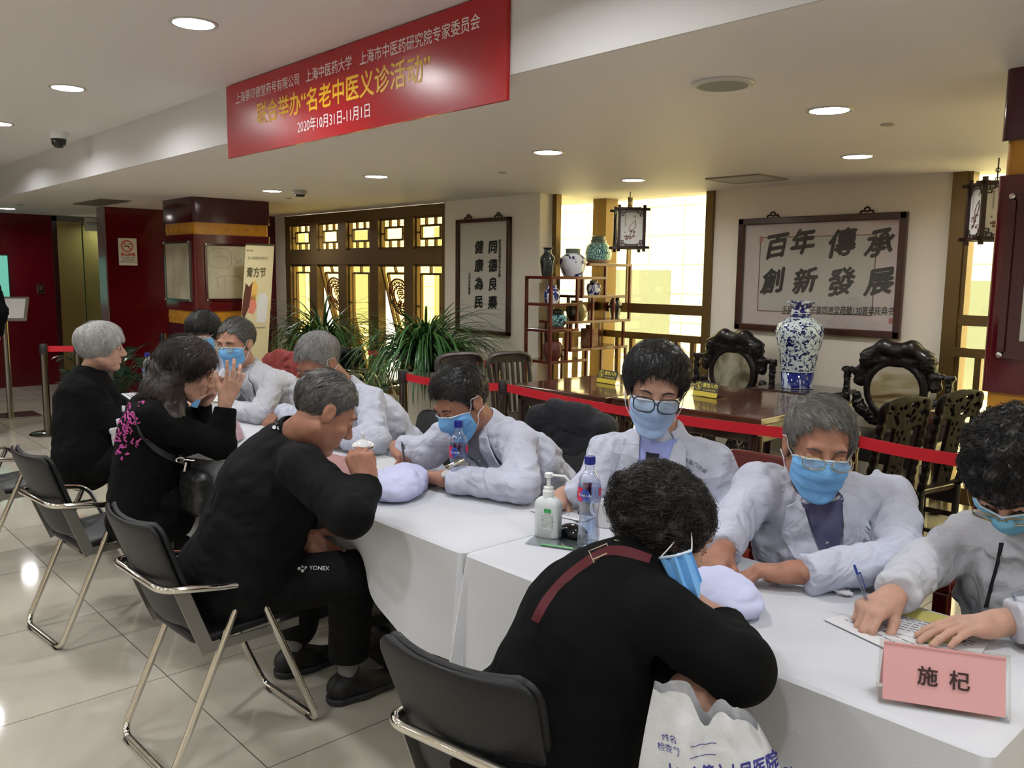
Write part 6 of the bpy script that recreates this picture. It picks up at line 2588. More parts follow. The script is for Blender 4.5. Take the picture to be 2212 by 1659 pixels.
drape(bv, [q(-.016, .0), q(-.006, -.24)], [q(.026, .0), q(.012, -.24)], 12, 3, fr, .009, .002).obj('undershirt', mat('navy_undershirt', (22, 22, 34), .8), p.t, smooth='auto')
p.print_text('蔡同德堂中医门诊部', .0145, q(-.10, -.006), -sx, su, fr, M_BLUEPRINT, bv=bv, arc=.13)
p.print_text('5182', .02, q(-.10, -.036), -sx, su, fr, M_BLUEPRINT, 'chest_number', bv=bv)
p.part('hair', arr_mesh('hair', hair_arrays(H, tab=[(0, .074), (.25, .066), (.6, .054), (.9, .034), (1.2, .0), (1.36, -.022), (1.55, -.02), (1.7, .0), (1.95, -.035), (2.3, -.06), (3.15, -.072)], c=(0, -.012, .042), r=(.094, .108, .096), seed=5, n_str=1500, slen=.05, comb=(.15, .8, -.7), lift=.002, lump=.003)), HR_BLACK)
add_eyes(H, p.t, M_DKBROW)
add_mask(H, p.hd_me, p.t, M_MASKP, zb=-.122)
add_glasses(H, p.t, M_BLKW, w=.029, h=.022, z=-.002, y=.119, thick=.0019)
p.legs(M_TROUS)

# ------------------------------------------------------------------ black haired doctor writing with a black pen
H = Head((-2.299,1.885,1.056), -92, 30, 4, 1.04)
wr, wl, er, el_ = (-2.662,1.862,0.835), (-2.288,1.794,0.795), (-2.535,1.915,0.836), (-1.977,1.877,0.815)
p = Person('black haired doctor in white coat and blue mask writing with a black pen', H,
           (-2.292,1.992,0.950), (-2.18, 2.34, .50), (-2.504,1.957,0.880), er, (-2.655,1.870,0.835), (-2.116,1.984,0.927), el_, (-2.244,1.794,0.800), SK_R,
           hands=[hd(wr, (-2.535,1.835,0.785), (-.1, -.5, -.9), 1, 1, er, curls=[(.7, .8, .5), (.75, .9, .5), (.9, .9, .5), (1, .9, .5)]), hd(wl, (-2.533,1.838,0.785), (0, -.2, -1), -1, 1, el_, curls=[(.5, .7, .4)] * 4)])
p.top(M_COAT, seed=7.7)
bv, q, fr, sx, su = p.lapels(M_COAT, mat('grey_shirt', (120, 122, 132), .8), vb=.2, edge=False)
p.print_text('蔡同德堂', .020, q(-.092, -.105), -sx, su, fr, M_BLUEPRINT, bv=bv)
p.part('hair', arr_mesh('hair', hair_arrays(H, c=(0, -.012, .042), r=(.086, .106, .098), seed=6, n_str=1500, slen=.035, comb=(0, .8, .4), lift=.002)), HR_BLACK)
add_eyes(H, p.t, M_DKBROW)
add_mask(H, p.hd_me, p.t, M_MASKB)
dv = npv(el_) - npv(wl)
dv /= np.linalg.norm(dv)
w_ = MB().lathe([(.029, -.009), (.031, 0), (.029, .009)], npv(wl) + dv * .03, 24, dv).obj('watch_strap', M_BLACK, p.t, smooth='auto')
MB().lathe([(0, .006), (.015, .006), (.018, 0)], npv(wl) + dv * .03 + npv((0, -.020, .022)), 22, (0, -.6, .75)).obj('watch_face', mat('watch_silver', (214, 214, 210), .15, .4), p.t, smooth='auto')
p.legs(M_TROUS)

# ------------------------------------------------------------------ bowed grey doctor beside the mug
H = Head((-3.316,1.908,1.109), -82, 34, 2, 1.03)
wr, wl, er, el_ = (-3.921,2.027,0.795), (-3.095,1.880,0.800), (-3.518,1.934,0.828), (-2.939,1.949,0.815)
p = Person('bowed grey haired doctor with gold glasses low on his nose, behind the lidded mug', H,
           (-3.309,2.038,0.971), (-3.22, 2.38, .50), (-3.533,1.976,0.902), er, (-3.871,2.018,0.800), (-3.124,2.040,0.944), el_, (-3.086,1.890,0.800), SK_R,
           hands=[hd(wr, (-3.853,1.917,0.785), (0, 0, -1), 1, 1, er), hd(wl, (-3.267,1.873,0.785), (0, 0, -1), -1, 1, el_)], old=True)
p.top(M_COAT, seed=2.9)
p.neck_collar(M_COAT)
p.part('hair', arr_mesh('hair', hair_arrays(H, tab=[(0, .080), (.55, .072), (.9, .05)] + SHORT[3:], seed=8, n_str=1500, slen=.05, comb=(.5, .6, -.6))), hair_mat('mid_grey_hair', (58, 58, 60), (166, 164, 162), .5))
add_eyes(H, p.t, M_GREYBROW)
add_mask(H, p.hd_me, p.t, mat('mask_soft_blue', (120, 166, 226), .8), zt=-.012)
add_glasses(H, p.t, M_GOLDW, z=-.014, h=.015, y=.112)
p.legs(M_TROUS)

# ------------------------------------------------------------------ doctor with slicked hair, further left
H = Head((-4.193,1.930,1.134), -64, 10, 0, 1.02)
wr, wl, er, el_ = (-4.277,1.820,0.800), (-4.139,1.870,0.800), (-4.408,1.936,0.828), (-3.933,1.925,0.802)
p = Person('doctor with slicked dark grey hair and blue mask facing the gesturing woman', H,
           (-4.227,2.013,0.985), (-3.98, 2.42, .50), (-4.413,1.977,0.915), er, wr, (-4.005,2.036,0.937), el_, wl, SK_M,
           hands=[hd(wr, (-4.259,1.750,0.785), (0, 0, -1), 1, 1, er), hd(wl, (-4.208,1.814,0.785), (0, 0, -1), -1, 1, el_)])
p.top(M_COAT2, seed=5.5)
p.lapels(M_COAT2, mat('pale_shirt', (176, 178, 190), .8), vb=.16)
p.part('hair', arr_mesh('hair', hair_arrays(H, tab=[(0, .078), (.55, .07), (.9, .046)] + SHORT[3:], seed=9, n_str=1200, slen=.06, comb=(0, -1, .2))), HR_DKGREY)
add_eyes(H, p.t, M_DKBROW)
add_mask(H, p.hd_me, p.t, M_MASKB)
add_glasses(H, p.t, M_GOLDW, h=.016, thick=.0012)
p.legs(M_TROUS)

# ------------------------------------------------------------------ assistant behind him
H = Head((-4.752,1.995,1.146), -44, 12, 4, 1.0)
wr, wl, er, el_ = (-4.597,1.897,0.800), (-4.523,1.991,0.800), (-4.863,2.009,0.833), (-4.570,2.060,0.841)
p = Person('black haired assistant in white coat with clear glasses, leftmost of the masked people', H,
           (-4.804,2.056,0.979), (-4.55, 2.52, .50), (-4.958,2.041,0.918), er, wr, (-4.613,2.090,0.930), el_, wl, SK_F,
           hands=[hd(wr, (-4.587,1.848,0.785), (0, 0, -1), 1, .92, er), hd(wl, (-4.526,1.926,0.785), (0, 0, -1), -1, .92, el_)])
p.top(M_COAT, seed=8.2, w=(.16, .165, .15))
p.neck_collar(M_COAT)
p.part('hair', arr_mesh('hair', hair_arrays(H, tab=[(0, .030), (.5, .032), (.8, .018), (1.1, -.015), (1.4, -.03), (1.8, -.03), (2.3, -.065), (3.15, -.075)], c=(0, -.010, .040), r=(.093, .108, .097), seed=10, n_str=1200, slen=.06, comb=(0, .6, -1))), HR_BLACK)
add_eyes(H, p.t, M_DKBROW)
add_mask(H, p.hd_me, p.t, M_MASKB)
add_glasses(H, p.t, mat('clear_frame', (190, 186, 180), .2), h=.020, thick=.0018)
p.legs(M_TROUS)

# ------------------------------------------------------------------ doctor with dark curls, writing, at the right edge
H = Head((-0.603,2.061,1.080), -82, 50, 0, 1.02)
wr, wl, er, el_ = (-0.753,1.846,0.805), (-0.553,1.901,0.795), (-0.771,2.066,0.830), (-0.438,1.996,0.820)
p = Person('doctor with thick dark curly hair writing with a blue pen at the right edge', H,
           (-0.621,2.221,0.925), (-.54, 2.30, .50), (-0.731,2.238,0.861), er, (-0.749,1.852,0.810), (-0.497,2.121,0.942), el_, (-0.533,1.905,0.800), SK_F,
           hands=[hd(wr, (-0.772,1.742,0.790), (-.1, -.55, -.85), 1, .96, er, curls=[(.75, .75, .45), (.8, .85, .5), (.95, .9, .5), (1.05, .9, .5)], tcurl=.2, thumb_dir=(.8, .45, .5)),
                  hd(wl, (-0.676,1.718,0.790), (0, -.12, -1), -1, .96, el_, curls=[(.22, .2, .15), (.2, .22, .15), (.22, .22, .15), (.25, .22, .15)], spread=.12, thumb_dir=(.75, .55, .2), tcurl=.1)], male=False)
p.top(M_COAT2, seed=6.4, w=(.17, .175, .15))
bv = bvh_of(p.coat_me)
G = []
for c in bez([Vector(v) for v in ((-0.609,2.055,0.921), (-0.610,2.046,0.877), (-0.614,2.031,0.826), (-0.618,2.018,0.777))], 6):
    vd = (c - Vector((0, 0, 1.5))).normalized()
    h, nn, _, _ = bv.ray_cast(c - vd * .7, vd, 1.6)
    if h:
        w = Vector((.7, .7, 0)) * .0055
        G.append([h - w - vd * .001, h - w - vd * .005, h + w - vd * .005, h + w - vd * .001])
if len(G) > 2:
    MB().grid(G).obj('black_zip', mat('zip_black', (20, 22, 30), .5), p.t, smooth='auto')
p.neck_collar(M_COAT2)
p.part('hair', arr_mesh('hair', hair_arrays(H, tab=[(0, .040), (.5, .038), (.9, .010), (1.2, -.03), (1.6, -.05), (2.2, -.08), (3.15, -.09)], c=(0, -.018, .040), r=(.096, .110, .098), strand=.002, lump=.012, lumpf=34, seed=11, n_str=4200, slen=.035, curl=.004, lift=.001, rad=.0008, comb=(0, .4, -1))), HR_BLACK)
add_eyes(H, p.t, M_DKBROW)
add_mask(H, p.hd_me, p.t, mat('mask_sky', (120, 186, 222), .8), zt=-.004)
add_glasses(H, p.t, M_GOLDW, z=-.010, h=.015, y=.112, thick=.0014)
p.legs(M_TROUS)

# ------------------------------------------------------------------ silver haired woman
H = Head((-4.816,1.470,1.093), 66, 4, 0, 1.0)
wr, wl, er, el_ = (-4.527,1.523,0.737), (-4.860,1.659,0.776), (-4.568,1.443,0.709), (-4.982,1.659,0.689)
p = Person('woman with silver bobbed hair in a black sweater sitting in profile at the far left', H,
           (-4.906,1.420,0.949), (-4.712,1.327,0.521), (-4.706,1.352,0.861), er, wr, (-5.086,1.500,0.832), el_, wl, SK_F,
           hands=[hd(wr, (-4.486,1.570,0.750), (0, 0, -1), 1, .92, er), hd(wl, (-4.809,1.717,0.784), (0, 0, -1), -1, .92, el_)], male=False, old=True, jaw=1.06)
p.top(M_KNIT, 'sweater', seed=3.3, w=(.205, .20, .165), dp=(.165, .155, .115), r=(.068, .06, .046), fold=.008)
sx, su, fr = p.axes()
p.part('hair', arr_mesh('hair', hair_arrays(H, tab=[(0, .050), (.5, .045), (.85, .015), (1.1, -.035), (1.35, -.055), (1.55, -.03), (1.75, -.06), (2.2, -.105), (3.15, -.118)], c=(0, -.018, .036), r=(.096, .111, .100), seed=12, n_str=2600, slen=.075, comb=(0, .25, -1), lift=.003, strand=.006, lump=.008, freq=20, lumpf=18)), HR_SILVER)
add_eyes(H, p.t, M_GREYBROW)
p.legs(M_TROUS, front=(.25, 1, 0), vox=.010, r=(.10, .075, .055))

# ------------------------------------------------------------------ woman with long dark hair, gesturing
H = Head((-3.406,1.364,1.108), 66, 24, 0, 1.0)
wr, wl, er, el_ = (-3.264,1.451,0.986), (-3.521,1.462,0.943), (-3.255,1.419,0.810), (-3.562,1.450,0.803)
p = Person('woman with long dark hair in a black hoodie with pink print, both hands raised', H,
           (-3.521,1.291,0.986), (-3.518,1.217,0.576), (-3.368,1.178,0.928), er, (-3.261,1.450,0.960), (-3.704,1.403,0.894), el_, wl, SK_F,
           hands=[hd(wr, (-3.225,1.484,1.096), (-.55, .1, .2), 1, .93, er, curls=[(.05, .2, .15), (.25, .3, .2), (.35, .4, .3), (.5, .5, .3)], spread=.3, thumb_dir=(.75, .6, .35), tcurl=.15),
                  hd(wl, (-3.454,1.528,1.071), (.5, .35, -.5), -1, .93, el_, curls=[(.1, .15, .1), (.2, .25, .2), (.3, .3, .2), (.4, .4, .3)], spread=.25, thumb_dir=(.75, .6, .35), tcurl=.15)], male=False)
p.top(M_KNIT, 'hoodie', seed=9.1, w=(.19, .175, .15), dp=(.15, .135, .11), r=(.064, .058, .044), fold=.009, extra=[ell(npv((-3.576,1.253,0.941)), (.10, .08, .06)), ell(npv((-3.501,1.220,0.491)), (.19, .17, .11))])
ext = [cap((-3.497,1.349,1.153), (-3.425,1.282,1.013), .075, .07), cap((-3.425,1.282,1.013), (-3.342,1.265,0.922), .066, .045), cap((-3.342,1.265,0.922), (-3.305,1.267,0.872), .042, .024), cap((-3.524,1.298,1.039), (-3.555,1.255,0.986), .06, .04), H.cap((.070, -.02, .03), (.068, -.035, -.11), .036, .034), H.cap((-.070, -.02, .03), (-.068, -.035, -.11), .036, .034), H.cap((0, -.075, .0), (0, -.085, -.13), .062, .062)]
p.part('hair', arr_mesh('hair', hair_arrays(H, tab=[(0, .075), (.4, .05), (.75, .02), (1.0, -.05), (1.4, -.12), (3.15, -.14)], c=(0, -.016, .036), r=(.096, .108, .093), seed=13, n_str=2600, slen=.12, comb=(0, -.15, -1), lift=.003, strand=.004, freq=22, extra=ext, k=.03)), HR_BROWN)
add_eyes(H, p.t, M_DKBROW)
ml = MB()
ml.grid([[H.p(.030 * math.sin(a) + 0, .070 + .02 * math.cos(a), -.098 - .012 * k) for k in range(4)] for a in np.linspace(-1.5, 1.9, 12)])
ml.obj('lowered_mask', M_MASKB, p.t, smooth=True, fix=False)
bv = bvh_of(p.coat_me)
vd = (npv(H.c) - npv((0, 0, 1.5)))
vd /= np.linalg.norm(vd)
ux, uz = np.cross(vd, (0, 0, 1.0)), npv((0, 0, 1.0))
mb = MB()
r = random.Random(21)
for (a, b) in ((((-3.485,1.174,0.945)), (.03, .03)), (((-3.500,1.152,0.913)), (.022, .05)), (((-3.505,1.138,0.867)), (.02, .05)), (((-3.483,1.156,0.834)), (.05, .02)), (((-3.507,1.126,0.812)), (.008, .06))):
    for k in range(8):
        c = npv(a) + ux * r.uniform(-1, 1) * b[0] + uz * r.uniform(-1, 1) * b[1]
        pts = []
        for t in range(5):
            c = c + ux * r.uniform(-.012, .012) + uz * r.uniform(-.014, .014)
            h, _, _, _ = bv.ray_cast(Vector(c - vd * .5), Vector(vd), 1.2)
            if h:
                pts.append(h - Vector(vd) * .001)
        if len(pts) > 2:
            mb.tube(pts, .0036, 5)
mb.obj('pink_print', mat('pink_print_ink', (190, 70, 150), .7), p.t, smooth=True)
st_a = [(-3.334,1.119,0.966), (-3.315,1.127,0.896), (-3.278,1.154,0.835), (-3.234,1.194,0.792), (-3.209,1.218,0.775)]
pts = []
for c in bez(st_a, 6):
    h, _, _, _ = bv.ray_cast(c - Vector(vd) * .4, Vector(vd), 1.2)
    pts.append((h if h else c) - Vector(vd) * .004)
G = [[c + Vector(uz) * .014, c + Vector(uz) * .014 - Vector(vd) * .003, c - Vector(uz) * .014 - Vector(vd) * .003, c - Vector(uz) * .014, c + Vector(uz) * .014] for c in pts]
MB().grid(G).obj('bag_strap', mat('grey_strap', (44, 44, 46), .6), p.t, smooth='auto')
p.legs(M_TROUS, front=(.1, 1, 0), vox=.010)
hbP = npv((-3.267,1.322,0.634))
hb = thing('handbag', 'black shoulder bag with silver ring at the hip of the long haired woman', 'handbag', tuple(hbP))
S = SDF(hbP - .2, hbP + .2, .006)
S.add(rbox(hbP, (.10, .04, .09), .035))
S.disp(crease(.012, (14, 14, 14), 2.0), .03)
link(S.mesh('bag_body'), 'bag_body', mat('black_leather', (17, 17, 17), .45), hb)
MB().tube(bez([hbP + npv((-.09, .0, .07)), hbP + npv((-.1, -.02, .13)), npv((-3.218,1.252,0.768))], 6), .006, 6).obj('handle', mat('grey_strap', (44, 44, 46), .6), hb, smooth='auto')
rg = MB()
c = npv((-3.186,1.231,0.788))
rg.tube([c + ux * (.016 * math.cos(t)) + uz * (.009 * math.sin(t)) for t in np.linspace(0, 6.283, 17)[:-1]], .003, 6, closed=True)
rg.tube([c + ux * .02 - uz * .01, c + ux * .012 - uz * .045], .004, 6)
rg.tube([c + ux * .02, c + ux * .05 - uz * .005], .003, 6)
rg.obj('silver_ring', M_CHROME, hb, smooth='auto')

# ------------------------------------------------------------------ man in the dark sports sweatshirt
H = Head((-2.362,1.373,1.066), 74, 33, -4, 1.04)
wr, wl, er, el_ = (-2.096,1.358,0.879), (-2.507,1.370,0.623), (-2.020,1.252,0.825), (-2.582,1.386,0.664)
p = Person('grey haired man in a black sports sweatshirt leaning on the table with a raised fist', H,
           (-2.478,1.316,0.963), (-2.56, 1.15, .52), (-2.282,1.252,0.912), er, wr, (-2.689,1.375,0.904), el_, wl, SK_R,
           hands=[hd(wr, (-2.122,1.346,0.964), (-.35, .5, -.25), 1, 1.02, er, curls=[(1.2, 1.3, .8), (1.3, 1.3, .8), (1.4, 1.3, .8), (1.45, 1.3, .8)], tcurl=.5, thumb_dir=(.7, .3, .65)),
                  hd(wl, (-2.485,1.390,0.602), (.7, -.2, .2), -1, 1, el_, curl=(.5, .5, .3))], old=True)
p.top(M_SWEAT, 'sweatshirt', seed=1.9, w=(.20, .20, .175), dp=(.155, .155, .125), r=(.076, .066, .05), fold=.012, collar=.062, extra=[ell((-2.56, 1.17, .56), (.215, .19, .14))])
sx, su, fr = p.axes()
p.neck_collar(M_SWEAT, .056, .078, .055, -.01, 20)
p.part('hair', arr_mesh('hair', hair_arrays(H, c=(0, -.014, .038), r=(.081, .099, .088), seed=14, n_str=1500, slen=.03, comb=(.2, -.6, -.7), lift=.001, strand=.0025)), HR_DKGREY)
add_eyes(H, p.t, M_GREYBROW)
bv = bvh_of(p.coat_me)
hipR, hipL = p.legs(M_TROUS, front=(.1, 1, 0), kneeR=(-2.37, 1.47, .50), kneeL=(-2.62, 1.46, .50), ankR=(-2.486,1.523,0.100), ankL=(-2.794,1.481,0.100), vox=.0075, r=(.098, .082, .066), sock=mat('grey_sock', (120, 116, 114), .9), hem=.07)


def emblem(bvh, o, ux, uy, s, vdir, parent, m, text=None, name='emblem'):
    mb = MB()

    def P(a, b):
        c = Vector(o) + Vector(ux) * (a * s) + Vector(uy) * (b * s)
        h, n, _, _ = bvh.ray_cast(c - Vector(vdir) * .4, Vector(vdir), 1.0)
        return (h if h else c) - Vector(vdir) * .002
    for cx, cy in ((-.5, -.15), (.15, -.55)):
        ring = [P(cx + .3 * math.cos(t), cy + .3 * math.sin(t)) for t in np.linspace(0, 6.283, 17)[:-1]]
        mb.add(ring, [tuple(range(16))])
    for tri in (((-.1, .55), (-.1, .0), (.42, .1)), ((.55, .35), (1.0, .2), (.5, -.45))):
        mb.add([P(*v) for v in tri], [(0, 1, 2)])
    if text:
        co, fs = text_mesh(text, 1.1, align='LEFT')
        mb.add([P(x + 1.35, y) for x, y in co], fs)
    return mb.obj(name, m, parent, fix=False)


M_EMBW = mat('white_transfer', (206, 206, 208), .6)
c = npv((-2.368,1.212,1.038))
vd = c - npv((0, 0, 1.5))
vd /= np.linalg.norm(vd)
ux = np.cross(vd, (0, 0, 1.0))
uy = np.cross(ux, vd)
emblem(bv, c, ux * .92 + uy * .38, uy * .92 - ux * .38, .020, vd, p.t, M_EMBW)
c = npv((-2.272,1.235,0.607))
vd = c - npv((0, 0, 1.5))
vd /= np.linalg.norm(vd)
ux = np.cross(vd, (0, 0, 1.0))
uy = np.cross(ux, vd)
emblem(bvh_of(p.trous_me), c, ux * .98 - uy * .1, uy * .98 + ux * .1, .018, vd, p.t, M_EMBW, 'YONEX', 'trouser_print')

# ------------------------------------------------------------------ woman with dark curls, nearest the camera
H = Head((-1.050,1.410,0.978), 66, 30, 0, 1.0)
wr, wl, er, el_ = (-0.885,1.376,0.835), (-0.892,1.267,0.733), (-0.765,1.255,0.825), (-1.051,1.348,0.655)
p = Person('woman with dark curly hair in a black sweater, blue mask pulled down, nearest the camera', H,
           (-1.065,1.320,0.905), (-1.17, 1.17, .52), (-0.929,1.251,0.859), er, (-0.873,1.367,0.835), (-1.212,1.406,0.785), el_, wl, SK_F,
           hands=[hd(wr, (-0.915,1.343,0.875), (-.3, -.3, -.8), 1, .95, er, curl=(.7, .8, .5)), hd(wl, (-0.841,1.235,0.737), (-.4, .7, -.4), -1, .95, el_, curl=(.8, .9, .6))], male=False, jaw=1.05)
p.top(M_KNIT, 'sweater', seed=4.7, w=(.205, .195, .155), dp=(.165, .155, .115), r=(.072, .062, .044), fold=.007, collar=.062, extra=[ell((-1.17, 1.17, .55), (.215, .19, .14))])
sx, su, fr = p.axes()
p.neck_collar(ramp_mat('leopard_scarf', 60, [(.4, (52, 40, 34)), (.55, (176, 156, 128))], .8), .058, .070, .036, .0, 25)
p.part('hair', arr_mesh('hair', hair_arrays(H, tab=[(0, .075), (.5, .06), (.85, .02), (1.1, -.03), (1.3, -.045), (1.5, -.03), (1.7, -.05), (2.1, -.085), (3.15, -.105)], c=(0, -.026, .030), r=(.098, .112, .090), strand=.002, lump=.012, lumpf=36, seed=15, n_str=5600, slen=.035, curl=.0045, lift=.001, rad=.0007, comb=(0, -.3, -1))), hair_mat('dark_curls', (12, 11, 11), (52, 46, 42), .4))
add_eyes(H, p.t, M_DKBROW)
# the mask hangs from her ear beside the cheek
A = [Vector(v) for v in ((-0.992,1.318,0.950), (-0.948,1.310,0.968), (-0.928,1.333,0.978))]
B = [Vector(v) for v in ((-0.911,1.308,0.900), (-0.890,1.298,0.883), (-0.897,1.328,0.925))]
A = bez(A, 8)
B = bez([Vector(v) for v in ((-0.947,1.301,0.913), (-0.893,1.294,0.880), (-0.897,1.328,0.927))], 8)
G = []
for i, (a, b) in enumerate(zip(A, B)):
    row = []
    for k in range(9):
        c = a.lerp(b, k / 8)
        row.append(c + Vector((.006, -.006, 0)) * math.sin(i * 1.15))
    G.append(row)
mk = MB().grid(G)
n0 = len(mk.v)
mk.grid([[c + Vector((-.003, .003, 0)) for c in r_] for r_ in G])
o = mk.obj('lowered_mask', M_MASKB, p.t, smooth='auto')
MB().tube(A, .003, 6).obj('mask_edge', mat('mask_edge_white', (206, 220, 236), .7), o, smooth=True)
for a, b in ((A[0], H.p(.086, -.02, .01)), (A[-1], H.p(.088, .0, .02))):
    MB().tube(bez([a, (Vector(a) + Vector(b)) / 2 + Vector((.004, -.004, 0)), b], 5), .0014, 6).obj('ear_loop', M_LOOP, o, smooth=True)
bv = bvh_of(p.coat_me)
M_STRAP = mat('maroon_strap', (88, 22, 34), .7)
pts = []
for c in bez([Vector(v) for v in ((-0.927,1.203,0.987), (-0.959,1.171,1.001), (-0.983,1.145,0.999), (-1.039,1.150,0.960), (-1.064,1.118,0.925), (-1.080,1.092,0.888), (-1.089,1.077,0.853))], 5):
    vd = (c - Vector((0, 0, 1.5))).normalized()
    h, nn, _, _ = bv.ray_cast(c - vd * .4, vd, 1.2)
    pts.append(((h if h else c), vd))
G = []
for i, (c, vd) in enumerate(pts):
    t = (pts[min(i + 1, len(pts) - 1)][0] - pts[max(i - 1, 0)][0]).normalized()
    w = t.cross(vd).normalized() * .013
    G.append([c + w - vd * .002, c + w - vd * .006, c - w - vd * .006, c - w - vd * .002, c + w - vd * .002])
MB().grid(G).obj('bag_strap', M_STRAP, p.t, smooth='auto')
c, vd = pts[11]
t = (pts[12][0] - pts[10][0]).normalized()
w = t.cross(vd).normalized()
MB().tube([c - vd * .009 + t * (.02 * a) + w * (.017 * b) for a, b in ((-1, -1), (1, -1), (1, 1), (-1, 1))], .0025, 6, closed=True).tube([c - vd * .009 - t * .02, c - vd * .009 + t * .02], .002, 6).obj('strap_buckle', M_CHROME, p.t, smooth='auto')
p.legs(M_TROUS, front=(.05, 1, 0), vox=.010, r=(.10, .075, .06))

# ------------------------------------------------------------------ standing figure cut off by the left edge
H = Head((-8.83, 1.60, 1.62), 200, 5)
p = Person('person in dark clothes standing at the left picture edge, only an arm in view', H, (-8.83, 1.60, 1.46), (-8.83, 1.60, .98), (-8.90, 1.79, 1.40), (-8.90, 1.86, 1.12), (-8.98, 1.83, .90), (-8.76, 1.41, 1.40), (-8.76, 1.35, 1.12), (-8.84, 1.34, .90), SK_M,
           hands=[hd((-8.98, 1.83, .88), (-9.0, 1.82, .75), (0, -1, 0), 1), hd((-8.84, 1.34, .88), (-8.86, 1.34, .75), (0, 1, 0), -1)])
p.top(M_SWEAT, 'jacket', seed=5.1)
p.part('hair', arr_mesh('hair', hair_arrays(H, n_str=300, seed=16)), HR_BLACK)
p.legs(M_TROUS, kneeR=(-8.86, 1.69, .52), kneeL=(-8.82, 1.51, .52), ankR=(-8.84, 1.70, .10), ankL=(-8.80, 1.50, .10))

# ------------------------------------------------------------------ things on the tables
TT = .753
M_PET = glass('clear_bottle', (240, 244, 250), .16)
M_WATER = glass('bottle_water', (226, 234, 246), .10)
M_CAPB = mat('blue_cap', (24, 34, 130), .3)
M_LBR = mat('label_red', (206, 40, 70), .4)
M_LBB = mat('label_blue', (40, 90, 190), .35)


def water_bottle(p, rz, label, fill):
    t = thing('water_bottle', label, 'bottle', p, R(rz), group='water bottles')
    prof = [(.0, .004), (.026, .002), (.031, .010), (.030, .035), (.0285, .06), (.0255, .085), (.0285, .115), (.0315, .128), (.0315, .178), (.029, .195), (.018, .212), (.013, .220), (.013, .236)]
    MB().lathe(prof, n=32).obj('bottle_body', M_PET, t, smooth='auto', world=False)
    if fill:
        wp = [(0, .006)] + [(r - .002, z) for r, z in prof[1:] if z < fill] + [(.027, fill), (0, fill)]
        MB().lathe(wp, n=28).obj('water', M_WATER, t, smooth='auto', world=False)
    ribs = MB()
    for k in range(5):
        z0 = .02 + .018 * k
        a0 = k * 1.1
        ribs.tube([((.031 - .0022 * k * (1 if k < 4 else .6)) * math.cos(a0 + q * .25), (.031 - .0022 * k * (1 if k < 4 else .6)) * math.sin(a0 + q * .25), z0 + .006 * q) for q in range(8)], .0012, 5)
    ribs.obj('moulded_ribs', M_PET, t, smooth=True, world=False)
    MB().lathe([(.0145, .234), (.0155, .237), (.0155, .252), (.0145, .256), (0, .256)], n=28).obj('cap', M_CAPB, t, smooth='auto', world=False)
    lab = MB()
    n = 40
    lab.grid([[(.0322 * math.cos(2 * math.pi * k / n), .0322 * math.sin(2 * math.pi * k / n), z) for z in (.130, .176)] for k in range(n)], closed_u=True)
    lo = lab.obj('label', glass('label_film', (206, 214, 238), .1), t, smooth=True, world=False)
    for a0, a1, z0, z1, m, nm in ((-2.1, -1.35, .134, .172, M_LBR, 'red_panel'), (.2, .9, .150, .172, M_LBR, 'red_panel'), (2.2, 3.0, .134, .172, M_LBR, 'red_panel')):
        MB().grid([[(.0326 * math.cos(a), .0326 * math.sin(a), z) for z in (z0, z1)] for a in np.linspace(a0, a1, 10)]).obj(nm, m, lo, smooth=True, fix=False)
    ov = []
    for q in range(24):
        a = 2 * math.pi * q / 24
        an = -1.15 + .46 * math.cos(a)
        ov.append((.0329 * math.cos(an), .0329 * math.sin(an), .153 + .016 * math.sin(a)))
    MB().add(ov, [tuple(range(24))]).obj('blue_oval', M_LBB, lo, fix=False)
    co, fs = text_mesh('Pure Life', .011)
    MB().add([(.0332 * math.cos(-1.15 + x / .033), .0332 * math.sin(-1.15 + x / .033), .152 + y) for x, y in co], fs).obj('lettering', mat('label_white', (230, 232, 240), .4), lo, fix=False)
    bars = MB()
    for k in range(9):
        a = -2.65 + .045 * k
        bars.bar((.0327 * math.cos(a), .0327 * math.sin(a), .138), (.0327 * math.cos(a), .0327 * math.sin(a), .156), .0008 + .0006 * (k % 3 == 0), .0006)
    bars.obj('barcode', mat('barcode_blue', (40, 44, 90), .5), lo)
    return t


water_bottle((*(-1.541,1.719,0.753)[:2], TT), -5, 'water bottle with blue cap in front of the curly haired woman, beside the hand sanitizer', .105)
water_bottle((*(-2.213,1.800,0.753)[:2], TT), 0, 'water bottle with blue cap in front of the doctor writing with a black pen', .085)
water_bottle((-5.27, 1.86, TT), -30, 'water bottle with blue cap between the two women on the far left table', .15)

# hand sanitizer
hs = thing('hand_sanitizer', 'white pump bottle of hand sanitizer with green label on the tablecloth', 'bottle', (*(-1.680,1.700,0.753)[:2], TT), R(15))
sec = []
for k in range(36):
    a = 2 * math.pi * k / 36
    sec.append((math.copysign(abs(math.cos(a)) ** .6, math.cos(a)), math.copysign(abs(math.sin(a)) ** .6, math.sin(a))))
rows = []
for sx_, sy_, z in ((.0, 0, .0), (.036, .022, .0), (.039, .025, .004), (.039, .025, .095), (.037, .0235, .104), (.028, .019, .113), (.014, .014, .119), (.0135, .0135, .122)):
    rows.append([(x * sx_, y * sy_, z) for x, y in sec])
MB().grid([list(c) for c in zip(*rows)], closed_u=True).obj('bottle_body', mat('frosted_plastic', (206, 212, 214), .3, spec=.5), hs, smooth='auto', world=False)
MB().lathe([(.015, .116), (.017, .117), (.017, .135), (.0145, .138), (.0145, .146), (.006, .148), (.0055, .172), (.012, .174), (.0125, .186), (.0, .188)], n=28).obj('pump_collar', M_WHITEPL, hs, smooth='auto', world=False)
